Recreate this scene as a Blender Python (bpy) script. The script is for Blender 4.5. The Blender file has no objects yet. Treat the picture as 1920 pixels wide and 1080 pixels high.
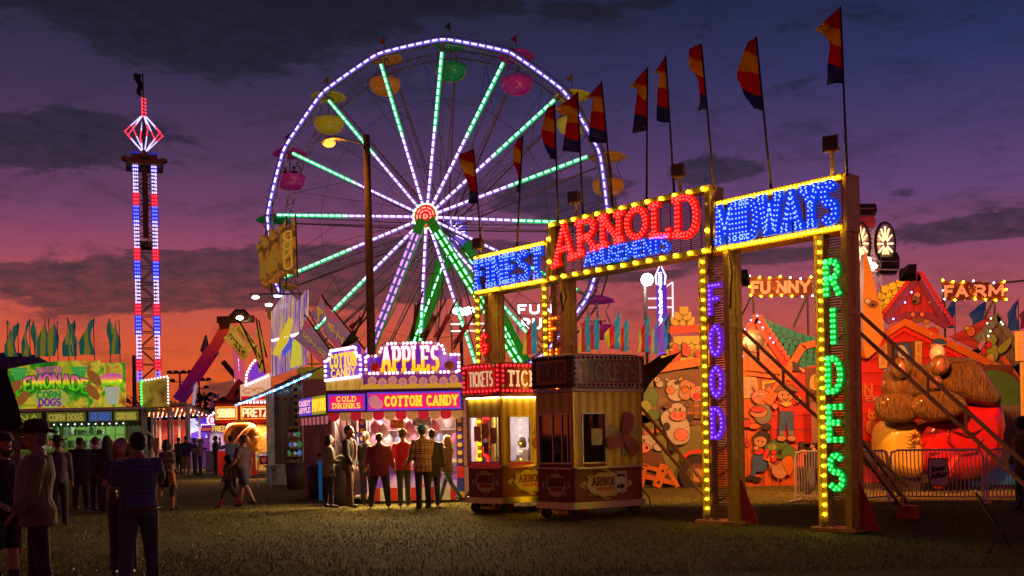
import bpy, math, random
from mathutils import Vector, Matrix, noise
R = math.radians; PI = math.pi; sin = math.sin; cos = math.cos
random.seed(11)
sc = bpy.context.scene
# ------------------------------------------------------------------ camera
F, HV, ROLL, CAMH = 1900.0, 812.0, R(1.15), 1.6
cam = bpy.data.cameras.new('camera'); cam.sensor_width = 36; cam.lens = F/1920*36
cam.shift_y = (HV-540)/1920; cam.clip_end = 3000; cam.clip_start = .1
camo = bpy.data.objects.new('camera', cam); sc.collection.objects.link(camo)
camo.matrix_world = Matrix.Translation((0, 0, CAMH)) @ Matrix.Rotation(R(90), 4, 'X') @ Matrix.Rotation(-ROLL, 4, 'Z')
sc.camera = camo
sc.view_settings.view_transform = 'Standard'; sc.view_settings.look = 'None'
sc.view_settings.exposure = 0.0; sc.view_settings.gamma = 1
sc.render.engine = 'CYCLES'
cy = sc.cycles
cy.use_denoising = True; cy.max_bounces = 5; cy.diffuse_bounces = 2; cy.glossy_bounces = 3
cy.transparent_max_bounces = 8; cy.sample_clamp_indirect = 3; cy.caustics_reflective = False; cy.caustics_refractive = False

def W(u, v, d):
    'a point of the place: seen at photo pixel (u, v), d metres ahead of the camera'
    X, Y = (u-960)/F, (HV-v)/F
    return Vector(((X*cos(ROLL)+Y*sin(ROLL))*d, d, CAMH+(-X*sin(ROLL)+Y*cos(ROLL))*d))
def GX(u, d): # x on the ground-ish level
    p = W(u, HV+(-(u-960)*sin(ROLL))+CAMH/d*F, d); return p.x

def lin(c):
    c /= 255.0
    return c/12.92 if c <= .04045 else ((c+.055)/1.055)**2.4
def rgb(r, g, b): return (lin(r), lin(g), lin(b))
def c4(c): return (c[0], c[1], c[2], 1)

class NT:
    def __init__(s, tree): s.t = tree; s.n = tree.nodes; s.l = tree.links
    def node(s, kind, **kw):
        n = s.n.new(kind)
        for k, v in kw.items(): setattr(n, k, v)
        return n
    def put(s, sock, v):
        if isinstance(v, bpy.types.NodeSocket): s.l.new(v, sock)
        else: sock.default_value = v
    def m(s, op, a, b=None, c=None, clamp=False):
        n = s.n.new('ShaderNodeMath'); n.operation = op; n.use_clamp = clamp
        s.put(n.inputs[0], a)
        if b is not None: s.put(n.inputs[1], b)
        if c is not None: s.put(n.inputs[2], c)
        return n.outputs[0]
    def mix(s, f, a, b, mode='MIX'):
        n = s.n.new('ShaderNodeMix'); n.data_type = 'RGBA'; n.blend_type = mode
        s.put(n.inputs[0], f); s.put(n.inputs[6], a); s.put(n.inputs[7], b)
        return n.outputs[2]
    def ramp(s, f, stops, interp='LINEAR'):
        n = s.n.new('ShaderNodeValToRGB'); cr = n.color_ramp; cr.interpolation = interp
        while len(cr.elements) < len(stops): cr.elements.new(.5)
        for e, (p, c) in zip(cr.elements, stops): e.position = p; e.color = c4(c)
        s.put(n.inputs[0], f); return n.outputs[0]
    def noise(s, vec, scale, detail=3, rough=.55, dist=0):
        n = s.n.new('ShaderNodeTexNoise'); n.inputs['Scale'].default_value = scale
        n.inputs['Detail'].default_value = detail; n.inputs['Roughness'].default_value = rough
        n.inputs['Distortion'].default_value = dist
        if vec is not None: s.l.new(vec, n.inputs['Vector'])
        return n
    def sep(s, vec):
        n = s.n.new('ShaderNodeSeparateXYZ'); s.l.new(vec, n.inputs[0]); return n.outputs
    def comb(s, x, y, z):
        n = s.n.new('ShaderNodeCombineXYZ')
        s.put(n.inputs[0], x); s.put(n.inputs[1], y); s.put(n.inputs[2], z); return n.outputs[0]

# ------------------------------------------------------------------ dusk sky (world)
wd = bpy.data.worlds.new('World'); sc.world = wd; wd.use_nodes = True
wt = NT(wd.node_tree); wt.n.clear()
tc = wt.node('ShaderNodeTexCoord'); d_ = wt.sep(tc.outputs['Generated'])
az = wt.m('ARCTAN2', d_[0], d_[1]); el = wt.m('DIVIDE', d_[2], wt.m('SQRT', wt.m('ADD', wt.m('POWER', d_[0], 2.), wt.m('POWER', d_[1], 2.))))
hor = wt.m('DIVIDE', wt.m('ADD', az, .18), .62, clamp=True)
elr = wt.m('MULTIPLY', el, 2.0)
def ev(v): return max(0, (HV-v)/F*2)
skyL = wt.ramp(elr, [(0, rgb(214,78,30)), (ev(700), rgb(222,84,36)), (ev(640), rgb(214,82,48)), (ev(560), rgb(190,76,72)), (ev(480), rgb(152,68,96)),
                     (ev(400), rgb(112,58,100)), (ev(300), rgb(80,50,90)), (ev(170), rgb(54,42,78)), (ev(20), rgb(36,32,58)), (1, rgb(20,24,52))])
skyR = wt.ramp(elr, [(0, rgb(206,76,58)), (ev(700), rgb(200,76,66)), (ev(640), rgb(186,78,76)), (ev(560), rgb(156,74,94)), (ev(480), rgb(124,66,106)),
                     (ev(400), rgb(98,62,116)), (ev(300), rgb(72,56,106)), (ev(170), rgb(42,46,96)), (ev(20), rgb(26,34,74)), (1, rgb(14,26,62))])
skyc = wt.mix(hor, skyL, skyR)
cv = wt.comb(wt.m('MULTIPLY', az, 5.0), wt.m('MULTIPLY', el, 13.0), 0.0)
n1 = wt.noise(cv, 2.2, 8, .62, .5); n2 = wt.noise(cv, 8.5, 6, .65, .3)
nn = wt.m('ADD', wt.m('MULTIPLY', n1.outputs[0], 1.05), wt.m('MULTIPLY', n2.outputs[0], .5))
def blob(u, v, su, sv, amp):
    a0 = math.atan((u-960)/F); e0 = (HV-v)/F
    qx = wt.m('MULTIPLY', wt.m('SUBTRACT', az, a0), F/su); qy = wt.m('MULTIPLY', wt.m('SUBTRACT', el, e0), F/sv)
    q = wt.m('ADD', wt.m('MULTIPLY', qx, qx), wt.m('MULTIPLY', qy, qy))
    return wt.m('MULTIPLY', wt.m('EXPONENT', wt.m('MULTIPLY', q, -1.)), amp)
tot = None
for b in [(230, 35, 420, 80, 1.25), (430, 110, 200, 60, .95), (620, 30, 260, 50, .7), (60, 300, 230, 46, 1.6), (230, 265, 110, 30, .5), (260, 545, 300, 40, 1.5), (480, 520, 240, 36, 1.4), (720, 485, 240, 34, 1.35), (700, 540, 260, 30, 1.0), (455, 722, 60, 18, 1.3), (235, 790, 60, 50, 1.3), (1000, 10, 260, 30, .5),
          (500, 500, 200, 26, .5), (1060, 372, 125, 40, 1.6), (1340, 335, 95, 26, 1.5), (880, 465, 160, 22, 1.2), (1450, 90, 200, 36, .5), (1180, 20, 160, 26, .5),
          (1500, 190, 60, 18, .55), (1840, 480, 150, 26, 1.6), (1700, 405, 60, 11, .75), (1830, 120, 60, 12, .5), (1440, 500, 140, 15, 1.2), (1200, 525, 120, 14, 1.0),
          (300, 478, 60, 6, .6), (40, 520, 90, 10, .5), (90, 405, 110, 8, .4), (1870, 345, 60, 7, .5), (330, 735, 260, 10, .3)]:
    g = blob(*b); tot = g if tot is None else wt.m('ADD', tot, g)
base = wt.m('MULTIPLY', wt.m('SMOOTH_MIN', tot, 1.1, .3), .5)
dens = wt.m('ADD', base, nn)
msk = wt.node('ShaderNodeMapRange'); msk.interpolation_type = 'SMOOTHSTEP'
wt.l.new(dens, msk.inputs[0]); msk.inputs[1].default_value = .98; msk.inputs[2].default_value = 1.17
cm = wt.m('MULTIPLY', msk.outputs[0], .93)
clc = wt.ramp(elr, [(0, rgb(66,38,46)), (ev(560), rgb(52,34,50)), (ev(380), rgb(34,28,46)), (ev(200), rgb(24,21,38)), (ev(0), rgb(19,15,28))])
clv = wt.mix(wt.m('MULTIPLY_ADD', n2.outputs[0], 2.2, -.75, clamp=True), clc, wt.mix(.5, clc, skyc))
wisp = wt.m('MULTIPLY', wt.m('SUBTRACT', nn, .76, clamp=True), 1.8, clamp=True)
sk2 = wt.mix(wisp, skyc, clc)
final = wt.mix(cm, sk2, clv)
nish = wt.node('ShaderNodeTexSky'); nish.sky_type = 'NISHITA'; nish.sun_disc = False; nish.sun_elevation = R(-3); nish.sun_rotation = R(-12)
bg = wt.node('ShaderNodeBackground'); bg2 = wt.node('ShaderNodeBackground'); add = wt.node('ShaderNodeAddShader'); wo = wt.node('ShaderNodeOutputWorld')
wt.l.new(final, bg.inputs[0]); bg.inputs[1].default_value = .95
wt.l.new(nish.outputs[0], bg2.inputs[0]); bg2.inputs[1].default_value = .05
wt.l.new(bg.outputs[0], add.inputs[0]); wt.l.new(bg2.outputs[0], add.inputs[1]); wt.l.new(add.outputs[0], wo.inputs[0])

# ------------------------------------------------------------------ materials
MC = {}
def mat(name, col=(.5, .5, .5), rough=.6, metal=0, em=None, es=0, var=.25, sc_=6., bump=.15, coat=0, dirt=0):
    if name in MC: return MC[name]
    m = bpy.data.materials.new(name); m.use_nodes = True; t = NT(m.node_tree); p = t.n['Principled BSDF']
    tcn = t.node('ShaderNodeTexCoord'); nz = t.noise(tcn.outputs['Object'], sc_, 5, .6)
    f = t.m('MULTIPLY_ADD', nz.outputs[0], 1.6, -.3, clamp=True)
    lo = tuple(x*(1-var) for x in col); hi = tuple(min(1, x*(1+var*.6)) for x in col)
    cc = t.mix(f, c4(lo), c4(hi))
    if dirt:
        nz2 = t.noise(tcn.outputs['Object'], sc_*.35, 6, .7, .4)
        fd = t.m('MULTIPLY', t.m('SUBTRACT', nz2.outputs[0], .5, clamp=True), 5*dirt, clamp=True)
        cc = t.mix(fd, cc, c4(rgb(60, 45, 30)))
    t.l.new(cc, p.inputs['Base Color']); p.inputs['Roughness'].default_value = rough; p.inputs['Metallic'].default_value = metal
    if coat: p.inputs['Coat Weight'].default_value = coat; p.inputs['Coat Roughness'].default_value = .12
    if em is not None:
        p.inputs['Emission Color'].default_value = c4(em); p.inputs['Emission Strength'].default_value = es
    if bump and es < 1:
        b = t.node('ShaderNodeBump'); b.inputs['Strength'].default_value = bump; b.inputs['Distance'].default_value = .02
        nb = t.noise(tcn.outputs['Object'], sc_*5, 3, .6); t.l.new(nb.outputs[0], b.inputs['Height']); t.l.new(b.outputs[0], p.inputs['Normal'])
    MC[name] = m; return m
def art(name, stops, scale=3., kind='noise', es=0, axis=None, rough=.5, stretch=(1, 1, 1), coords='Object', detail=4, dist=.5, interp='LINEAR', coat=0):
    'printed or painted colour pattern; es > 0 makes it glow'
    if name in MC: return MC[name]
    m = bpy.data.materials.new(name); m.use_nodes = True; t = NT(m.node_tree); p = t.n['Principled BSDF']
    tcn = t.node('ShaderNodeTexCoord'); mp = t.node('ShaderNodeMapping'); mp.inputs['Scale'].default_value = stretch
    t.l.new(tcn.outputs[coords], mp.inputs[0]); v = mp.outputs[0]
    if kind == 'noise': f = t.m('MULTIPLY_ADD', t.noise(v, scale, detail, .6, dist).outputs[0], 2.2, -.6, clamp=True)
    elif kind == 'axis': f = t.sep(v)[axis]
    elif kind == 'wave':
        f = t.m('FRACT', t.m('ADD', t.m('MULTIPLY', t.sep(v)[axis], scale), 100.))
    elif kind == 'vor':
        n = t.node('ShaderNodeTexVoronoi'); n.inputs['Scale'].default_value = scale; t.l.new(v, n.inputs['Vector']); f = t.sep(n.outputs['Color'])[0]
    elif kind == 'brick':
        x = t.sep(v); zz = t.m('MULTIPLY', x[2], scale); f = t.m('FRACT', t.m('ADD', zz, 100.))
    cc = t.ramp(f, stops, interp)
    nz = t.noise(tcn.outputs['Object'], 7, 5, .6)
    cc2 = t.mix(t.m('MULTIPLY', nz.outputs[0], .35), cc, c4((.02, .015, .01)))
    t.l.new(cc2, p.inputs['Base Color']); p.inputs['Roughness'].default_value = rough
    if coat: p.inputs['Coat Weight'].default_value = coat
    if es: t.l.new(cc, p.inputs['Emission Color']); p.inputs['Emission Strength'].default_value = es
    MC[name] = m; return m
def glow(name, col, es, base=None):
    if name in MC: return MC[name]
    m = bpy.data.materials.new(name); m.use_nodes = True; p = m.node_tree.nodes['Principled BSDF']
    p.inputs['Base Color'].default_value = c4(base or tuple(.3*min(1, x) for x in col)); p.inputs['Roughness'].default_value = .35
    p.inputs['Emission Color'].default_value = c4(col); p.inputs['Emission Strength'].default_value = es
    MC[name] = m; return m

# ------------------------------------------------------------------ mesh builder
class MB:
    def __init__(s): s.v = []; s.f = []; s.m = []; s.c = 0
    def add(s, vs, fs):
        o = len(s.v); s.v += [tuple(x) for x in vs]
        s.f += [tuple(o+i for i in f) for f in fs]; s.m += [s.c]*len(fs); return s
    def mi(s, i): s.c = i; return s
    def box(s, x0, y0, z0, x1, y1, z1):
        return s.add([(x0,y0,z0),(x1,y0,z0),(x1,y1,z0),(x0,y1,z0),(x0,y0,z1),(x1,y0,z1),(x1,y1,z1),(x0,y1,z1)],
                     [(0,3,2,1),(4,5,6,7),(0,1,5,4),(1,2,6,5),(2,3,7,6),(3,0,4,7)])
    def beam(s, a, b, w, h=None, up=(0, 0, 1)):
        a = Vector(a); b = Vector(b); h = h or w; d = (b-a).normalized(); u = Vector(up)
        if abs(d.dot(u)) > .97: u = Vector((0, 1, 0))
        x = d.cross(u).normalized()*w/2; y = x.cross(d).normalized()*h/2
        vs = [p+q for p in (a, b) for q in (-x-y, x-y, x+y, -x+y)]
        return s.add(vs, [(0,3,2,1),(4,5,6,7),(0,1,5,4),(1,2,6,5),(2,3,7,6),(3,0,4,7)])
    def tube(s, a, b, r0, r1=None, n=8):
        return s.path([a, b], [r0, r0 if r1 is None else r1], n)
    def path(s, pts, r, n=8, fx=1, fy=1, up=None):
        pts = [Vector(p) for p in pts]; k = len(pts)
        rs = r if isinstance(r, (list, tuple)) else [r]*k
        rings = []; px = None
        for i, p in enumerate(pts):
            d = (pts[min(i+1, k-1)]-pts[max(i-1, 0)]).normalized()
            if px is None:
                u = Vector(up) if up else (Vector((0, 0, 1)) if abs(d.z) < .9 else Vector((0, 1, 0)))
                px = d.cross(u).normalized()
            px = (px-d*px.dot(d)).normalized(); py = d.cross(px)
            rings.append([p+px*cos(2*PI*j/n)*rs[i]*fx+py*sin(2*PI*j/n)*rs[i]*fy for j in range(n)])
        return s.loft(rings)
    def loft(s, rings, cap=True):
        n = len(rings[0]); vs = [p for r in rings for p in r]; fs = []
        for i in range(len(rings)-1):
            for j in range(n):
                a, b = i*n+j, i*n+(j+1) % n; fs.append((a, b, b+n, a+n))
        if cap: fs += [tuple(range(n-1, -1, -1)), tuple((len(rings)-1)*n+j for j in range(n))]
        return s.add(vs, fs)
    def sph(s, c, r, sx=1, sy=1, sz=1, nu=8, nv=5, rot=None):
        c = Vector(c); vs = [Vector((0, 0, r*sz))]
        for i in range(1, nv):
            t = PI*i/nv
            for j in range(nu): vs.append(Vector((r*sx*sin(t)*cos(2*PI*j/nu), r*sy*sin(t)*sin(2*PI*j/nu), r*sz*cos(t))))
        vs.append(Vector((0, 0, -r*sz))); fs = []
        for j in range(nu):
            fs.append((0, 1+j, 1+(j+1) % nu))
            for i in range(nv-2):
                a, b = 1+i*nu+j, 1+i*nu+(j+1) % nu; fs.append((a, a+nu, b+nu, b))
            fs.append((len(vs)-1, 1+(nv-2)*nu+(j+1) % nu, 1+(nv-2)*nu+j))
        if rot: vs = [rot @ v for v in vs]
        return s.add([c+v for v in vs], fs)
    def lathe(s, prof, c=(0, 0, 0), n=24, sx=1, sy=1):
        c = Vector(c); return s.loft([[c+Vector((r*sx*cos(2*PI*j/n), r*sy*sin(2*PI*j/n), z)) for j in range(n)] for r, z in prof])
    def prism(s, poly, y0, y1):
        'poly in (x, z), counter-clockwise seen from -y'
        n = len(poly); vs = [(x, y0, z) for x, z in poly]+[(x, y1, z) for x, z in poly]
        fs = [tuple(range(n)), tuple(range(2*n-1, n-1, -1))]+[((i+1) % n, i, i+n, (i+1) % n+n) for i in range(n)]
        return s.add(vs, fs)
    def grid(s, fn, nu, nv):
        vs = [fn(i/nu, j/nv) for j in range(nv+1) for i in range(nu+1)]
        return s.add(vs, [(j*(nu+1)+i, j*(nu+1)+i+1, (j+1)*(nu+1)+i+1, (j+1)*(nu+1)+i) for j in range(nv) for i in range(nu)])
    def build(s, name, mats, parent=None, smooth=False, label=None, solid=0, off=-1, loc=None, rem=0, kind=None):
        me = bpy.data.meshes.new(name); me.from_pydata(s.v, [], s.f)
        if not isinstance(mats, (list, tuple)): mats = [mats]
        for m in mats: me.materials.append(m)
        if len(mats) > 1: me.polygons.foreach_set('material_index', s.m)
        if smooth: me.polygons.foreach_set('use_smooth', [True]*len(s.f))
        me.update(); o = bpy.data.objects.new(name, me); sc.collection.objects.link(o)
        if parent: o.parent = parent
        if loc is not None: o.location = loc
        if label: o['label'] = label
        if kind: o['kind'] = kind
        if solid:
            md = o.modifiers.new('thickness', 'SOLIDIFY'); md.thickness = solid; md.offset = off
        if rem:
            md = o.modifiers.new('r', 'REMESH'); md.mode = 'VOXEL'; md.voxel_size = rem; md.use_smooth_shade = True
            ms = o.modifiers.new('s', 'SMOOTH'); ms.factor = .5; ms.iterations = 2
            dg = bpy.context.evaluated_depsgraph_get(); m2 = bpy.data.meshes.new_from_object(o.evaluated_get(dg))
            o.modifiers.clear(); o.data = m2
            if not len(m2.materials): m2.materials.append(mats[0])
            m2.polygons.foreach_set('use_smooth', [True]*len(m2.polygons))
        return o

SPLIT = {'post', 'scallop', 'mirrored_post', 'striped_pole', 'light_panel', 'work_light', 'awning_post', 'awning_strut', 'support', 'window_mullion', 'mullion', 'drink_machines', 'prizes', 'notice_paper', 'paper_tickets', 'skirt_stripe', 'tower_leg', 'lens', 'housing', 'trestle_leg', 'painted_letter', 'shelves', 'pole', 'white_frame', 'tied_sheets', 'roof_log', 'bracing_cable', 'candy_floss_picture', 'power_cable', 'conduit', 'work_light', 'red_seat_arm', 'tile_roof', 'porch_railing', 'prize_shelf', 'gable_scales', 'teal_roof', 'ticket_bow'}
def islands(mb):
    par = list(range(len(mb.v)))
    def find(a):
        while par[a] != a: par[a] = par[par[a]]; a = par[a]
        return a
    for f in mb.f:
        r = find(f[0])
        for i in f[1:]:
            q = find(i)
            if q != r: par[q] = r
    g = {}
    for f, m in zip(mb.f, mb.m): g.setdefault(find(f[0]), []).append((f, m))
    out = []
    for fs in g.values():
        n = MB(); mp = {}
        for f, m in fs:
            for i in f:
                if i not in mp: mp[i] = len(n.v); n.v.append(mb.v[i])
            n.f.append(tuple(mp[i] for i in f)); n.m.append(m)
        out.append(n)
    return out
_b0 = MB.build
def _build(s, name, mats, parent=None, **k):
    if parent is not None and name in SPLIT:
        P = islands(s)
        if 1 < len(P) <= 100:
            o = None
            for p in P:
                q = _b0(p, name, mats, parent, **k); o = o or q
            return o
    return _b0(s, name, mats, parent, **k)
MB.build = _build
def thing(name, label, cat, loc=(0, 0, 0), rz=0, group=None, kind=None):
    o = bpy.data.objects.new(name, None); sc.collection.objects.link(o); o.empty_display_size = .3
    o.location = loc; o.rotation_euler = (0, 0, rz); return tag(o, label, cat, group, kind)
def tag(o, label=None, cat=None, group=None, kind=None):
    if label: o['label'] = label
    if cat: o['category'] = cat
    if group: o['group'] = group
    if kind: o['kind'] = kind
    return o
def kids(o): return [c for c in bpy.data.objects if c.parent == o]
def copy_tree(o, label=None, loc=None, rz=None, parent=None):
    c = o.copy(); sc.collection.objects.link(c); c.parent = parent
    if label: c['label'] = label
    if loc is not None: c.location = loc
    if rz is not None: c.rotation_euler = (0, 0, rz)
    for ch in kids(o): copy_tree(ch, parent=c)
    return c

# ------------------------------------------------------------------ stroke lettering
def arc(cx, cy_, rx, ry, a0, a1, n=8): return [(cx+rx*cos(R(a0+(a1-a0)*i/n)), cy_+ry*sin(R(a0+(a1-a0)*i/n))) for i in range(n+1)]
FONT = {
 'A': (.8, [[(0,0),(.4,1),(.8,0)], [(.15,.33),(.65,.33)]]),
 'B': (.62, [[(0,0),(0,1)], [(0,1)]+arc(.32,.76,.26,.24,90,-90)+[(0,.52)], [(0,.52)]+arc(.32,.26,.3,.26,90,-90)+[(0,0)]]),
 'C': (.68, [arc(.38,.5,.38,.5,45,315,12)]),
 'D': (.68, [[(0,0),(0,1)], [(0,1),(.2,1)]+arc(.25,.5,.43,.5,85,-85,10)+[(.2,0),(0,0)]]),
 'E': (.58, [[(0,0),(0,1)], [(0,1),(.58,1)], [(0,.52),(.45,.52)], [(0,0),(.58,0)]]),
 'F': (.56, [[(0,0),(0,1)], [(0,1),(.56,1)], [(0,.52),(.44,.52)]]),
 'G': (.7, [arc(.38,.5,.38,.5,45,330,12)+[(.7,.45),(.45,.45)]]),
 'H': (.66, [[(0,0),(0,1)], [(.66,0),(.66,1)], [(0,.5),(.66,.5)]]),
 'I': (.12, [[(.06,0),(.06,1)]]),
 'J': (.5, [[(.5,1),(.5,.25)]+arc(.25,.25,.25,.25,0,-180)]),
 'K': (.66, [[(0,0),(0,1)], [(.62,1),(0,.42)], [(.2,.6),(.66,0)]]),
 'L': (.54, [[(0,1),(0,0)], [(0,0),(.54,0)]]),
 'M': (.86, [[(0,0),(.04,1),(.43,.25),(.82,1),(.86,0)]]),
 'N': (.68, [[(0,0),(0,1)], [(0,1),(.68,0)], [(.68,0),(.68,1)]]),
 'O': (.74, [arc(.37,.5,.37,.5,90,450,16)]),
 'P': (.62, [[(0,0),(0,1)], [(0,1),(.2,1)]+arc(.32,.72,.3,.28,85,-85)+[(.2,.44),(0,.44)]]),
 'Q': (.74, [arc(.37,.5,.37,.5,90,450,16), [(.45,.25),(.75,-.05)]]),
 'R': (.66, [[(0,0),(0,1)], [(0,1),(.2,1)]+arc(.32,.74,.28,.26,85,-85)+[(.2,.48),(0,.48)], [(.3,.48),(.66,0)]]),
 'S': (.6, [arc(.3,.74,.28,.26,40,250,9)+arc(.3,.25,.3,.26,80,-140,9)]),
 'T': (.64, [[(.32,0),(.32,1)], [(0,1),(.64,1)]]),
 'U': (.66, [[(0,1),(0,.35)]+arc(.33,.33,.33,.33,180,360,8)+[(.66,1)]]),
 'V': (.74, [[(0,1),(.37,0),(.74,1)]]),
 'W': (1.0, [[(0,1),(.24,0),(.5,.8),(.76,0),(1.,1)]]),
 'X': (.66, [[(0,0),(.66,1)], [(0,1),(.66,0)]]),
 'Y': (.7, [[(0,1),(.35,.5),(.7,1)], [(.35,.5),(.35,0)]]),
 'Z': (.62, [[(0,1),(.62,1),(0,0),(.62,0)]]),
 '-': (.4, [[(0,.5),(.4,.5)]]), '$': (.6, [arc(.3,.7,.26,.22,40,250,9)+arc(.3,.27,.28,.22,80,-140,9), [(.3,-.1),(.3,1.1)]]),
 '2': (.6, [arc(.3,.7,.28,.3,160,-40,8)+[(0,0),(.6,0)]]), '4': (.6, [[(.45,0),(.45,1),(0,.3),(.62,.3)]]), '1': (.2, [[(0,.8),(.15,1),(.15,0)]]), ' ': (.35, [])}
def serifs(pl):
    out = []
    for (p, q) in ((pl[0], pl[1]), (pl[-1], pl[-2])):
        if (abs(p[1]) < .01 or abs(p[1]-1) < .01) and abs(p[1]-q[1]) > abs(p[0]-q[0])*1.0:
            out.append([(p[0]-.15, p[1]), (p[0]+.15, p[1])])
        elif abs(p[1]-q[1]) < .01 and p[0] > q[0]+.2 and q[0] < .1 and abs(p[1]-.5) > .3:
            out.append([(p[0], p[1]), (p[0], p[1]+(.17 if p[1] < .5 else -.17))])
    return out
def layout(text, serif=False, gap=.26):
    out = []; x = 0
    for ch in text:
        w, st = FONT.get(ch, FONT[' ']); st = list(st)
        if serif: st = st+[q for p in FONT.get(ch, FONT[' '])[1] if ch not in 'CGOQS$' for q in serifs(p)]
        out.append((x, w, st)); x += w+gap+(.14 if serif else 0)
    return out, x-gap-(.14 if serif else 0)
def letters(text, x0, z0, w, h, y, sw=.16, th=.01, serif=False, gap=.26, warp=None):
    'list of MB (one per letter) of stroke letters in the xz plane, front at y, thickness th; and polylines'
    lay, tw = layout(text, serif, gap); kx = w/max(tw, .01); res = []; eps = 0
    for (lx, lw, st) in lay:
        mb = MB(); pls = []
        for pl in st:
            P = [(x0+(lx+a)*kx, z0+b*h) for a, b in pl]
            if warp: P = [warp(*p) for p in P]
            pls.append(P)
            for i in range(len(P)-1):
                (ax, az_), (bx, bz) = P[i], P[i+1]; dx, dz = bx-ax, bz-az_; l = math.hypot(dx, dz) or 1
                dx /= l; dz /= l; e = sw*h*.36; q = sw*h*.5
                eps += 1; yy = y-(eps % 7)*.0004
                ax -= dx*e; az_ -= dz*e; bx += dx*e; bz += dz*e
                mb.prism([(ax+dz*q, az_-dx*q), (bx+dz*q, bz-dx*q), (bx-dz*q, bz+dx*q), (ax-dz*q, az_+dx*q)], yy, yy+th)
        res.append((mb, pls))
    return res
def word(text, x0, z0, w, h, y, m, parent, sw=.16, th=.01, serif=False, gap=.26, name='lettering', warp=None, outline=None, osw=.12):
    if outline:
        mb = MB()
        for q, _ in letters(text, x0, z0, w, h, y+.004, sw+osw, .004, serif, gap, warp): mb.add(q.v, q.f)
        mb.build('lettering_outline', outline, parent)
    mb = MB()
    for q, _ in letters(text, x0, z0, w, h, y, sw, th, serif, gap, warp): mb.add(q.v, q.f)
    return mb.build(name, m, parent)
def along(P, step):
    out = []; acc = 0; 
    L = sum(math.dist(P[i], P[i+1]) for i in range(len(P)-1)); n = max(1, round(L/step)); st = L/n; t = 0
    for i in range(len(P)-1):
        l = math.dist(P[i], P[i+1])
        while t <= acc+l+1e-6 and l > 0:
            k = (t-acc)/l; out.append(tuple(P[i][j]+(P[i+1][j]-P[i][j])*k for j in range(len(P[i])))); t += st
        acc += l
    return out
def bulb(mb, c, r, n=6): mb.sph(c, r, nu=n, nv=4)
# ------------------------------------------------------------------ common materials
STEEL = mat('galvanised_steel', (.32, .31, .3), .42, .7, sc_=9)
DSTEEL = mat('dark_steel', (.06, .055, .05), .5, .5)
BRASS = mat('bronze_painted_steel', (.62, .50, .09), .36, .35, sc_=12, var=.45, dirt=.12)
WHITE = mat('white_paint', (.72, .7, .68), .45, dirt=.2)
BLACK = mat('black_rubber', (.02, .02, .02), .7)
WOOD = mat('pole_wood', (.12, .065, .03), .8, var=.5, sc_=5, bump=.5)
RED = mat('red_paint', (.52, .03, .02), .4); YEL = mat('yellow_paint', (.62, .42, .05), .45)
ALU = mat('brushed_aluminium', (.5, .48, .47), .3, .9, sc_=14, dirt=.3)
GLASS = bpy.data.materials.new('window_glass'); GLASS.use_nodes = True
_t = NT(GLASS.node_tree); _t.n.clear(); _o = _t.node('ShaderNodeOutputMaterial'); _a = _t.node('ShaderNodeBsdfTransparent'); _g = _t.node('ShaderNodeBsdfGlossy')
_g.inputs['Roughness'].default_value = .03; _m = _t.node('ShaderNodeMixShader'); _f = _t.node('ShaderNodeFresnel'); _f.inputs[0].default_value = 1.5
_a.inputs[0].default_value = (.88, .9, .9, 1); _t.l.new(_f.outputs[0], _m.inputs[0]); _t.l.new(_a.outputs[0], _m.inputs[1]); _t.l.new(_g.outputs[0], _m.inputs[2]); _t.l.new(_m.outputs[0], _o.inputs[0])
BULB_Y = glow('yellow_bulb', (1.0, .52, .004), 75.); BULB_W = glow('white_bulb', (1.0, .72, .82), 3.6); BULB_R = glow('red_bulb', (1.0, .012, .01), 14)
BULB_B = glow('blue_bulb', (.05, .09, 1.), 11.); BULB_V = glow('violet_bulb', (.07, .025, 1.), 11); BULB_G = glow('green_bulb', (.02, 1., .07), 10)
BULB_O = glow('orange_bulb', (1., .12, .005), 14)
BULB_OFF = mat('unlit_bulb', (.12, .01, .02), .25, coat=.6)
FACE_R = glow('red_letter_face', (1, .01, .005), .30, (.5, .01, .01)); FACE_B = glow('blue_letter_face', (.0, .06, .95), .5, (.01, .05, .5))  # letter faces glow: bulb light falling on them put into their colour
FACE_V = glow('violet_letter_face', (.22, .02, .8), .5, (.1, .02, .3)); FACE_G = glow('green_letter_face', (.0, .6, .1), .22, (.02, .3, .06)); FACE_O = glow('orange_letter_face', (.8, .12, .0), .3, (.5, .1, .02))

# ------------------------------------------------------------------ ground
gm = bpy.data.materials.new('dry_grass_ground'); gm.use_nodes = True; t = NT(gm.node_tree); p = t.n['Principled BSDF']
tcn = t.node('ShaderNodeTexCoord'); P3 = tcn.outputs['Object']
a = t.noise(P3, .35, 6, .6, .3); b = t.noise(P3, 3.2, 6, .7); c = t.noise(P3, 26, 4, .7)
f = t.m('MULTIPLY_ADD', a.outputs[0], 2.4, -.7, clamp=True)
g1 = t.ramp(t.m('MULTIPLY_ADD', b.outputs[0], 2.2, -.6, clamp=True), [(0, (.08, .09, .015)), (.5, (.17, .17, .03)), (1, (.27, .23, .055))])
g2 = t.ramp(t.m('MULTIPLY_ADD', c.outputs[0], 2.6, -.8, clamp=True), [(0, (.08, .07, .02)), (.5, (.15, .12, .035)), (1, (.26, .21, .07))])
t.l.new(t.mix(.55, t.mix(f, g1, c4((.14, .09, .035))), g2), p.inputs['Base Color']); p.inputs['Roughness'].default_value = .95
p.inputs['Specular IOR Level'].default_value = .1
bp = t.node('ShaderNodeBump'); bp.inputs['Strength'].default_value = .5; bp.inputs['Distance'].default_value = .05
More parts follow.
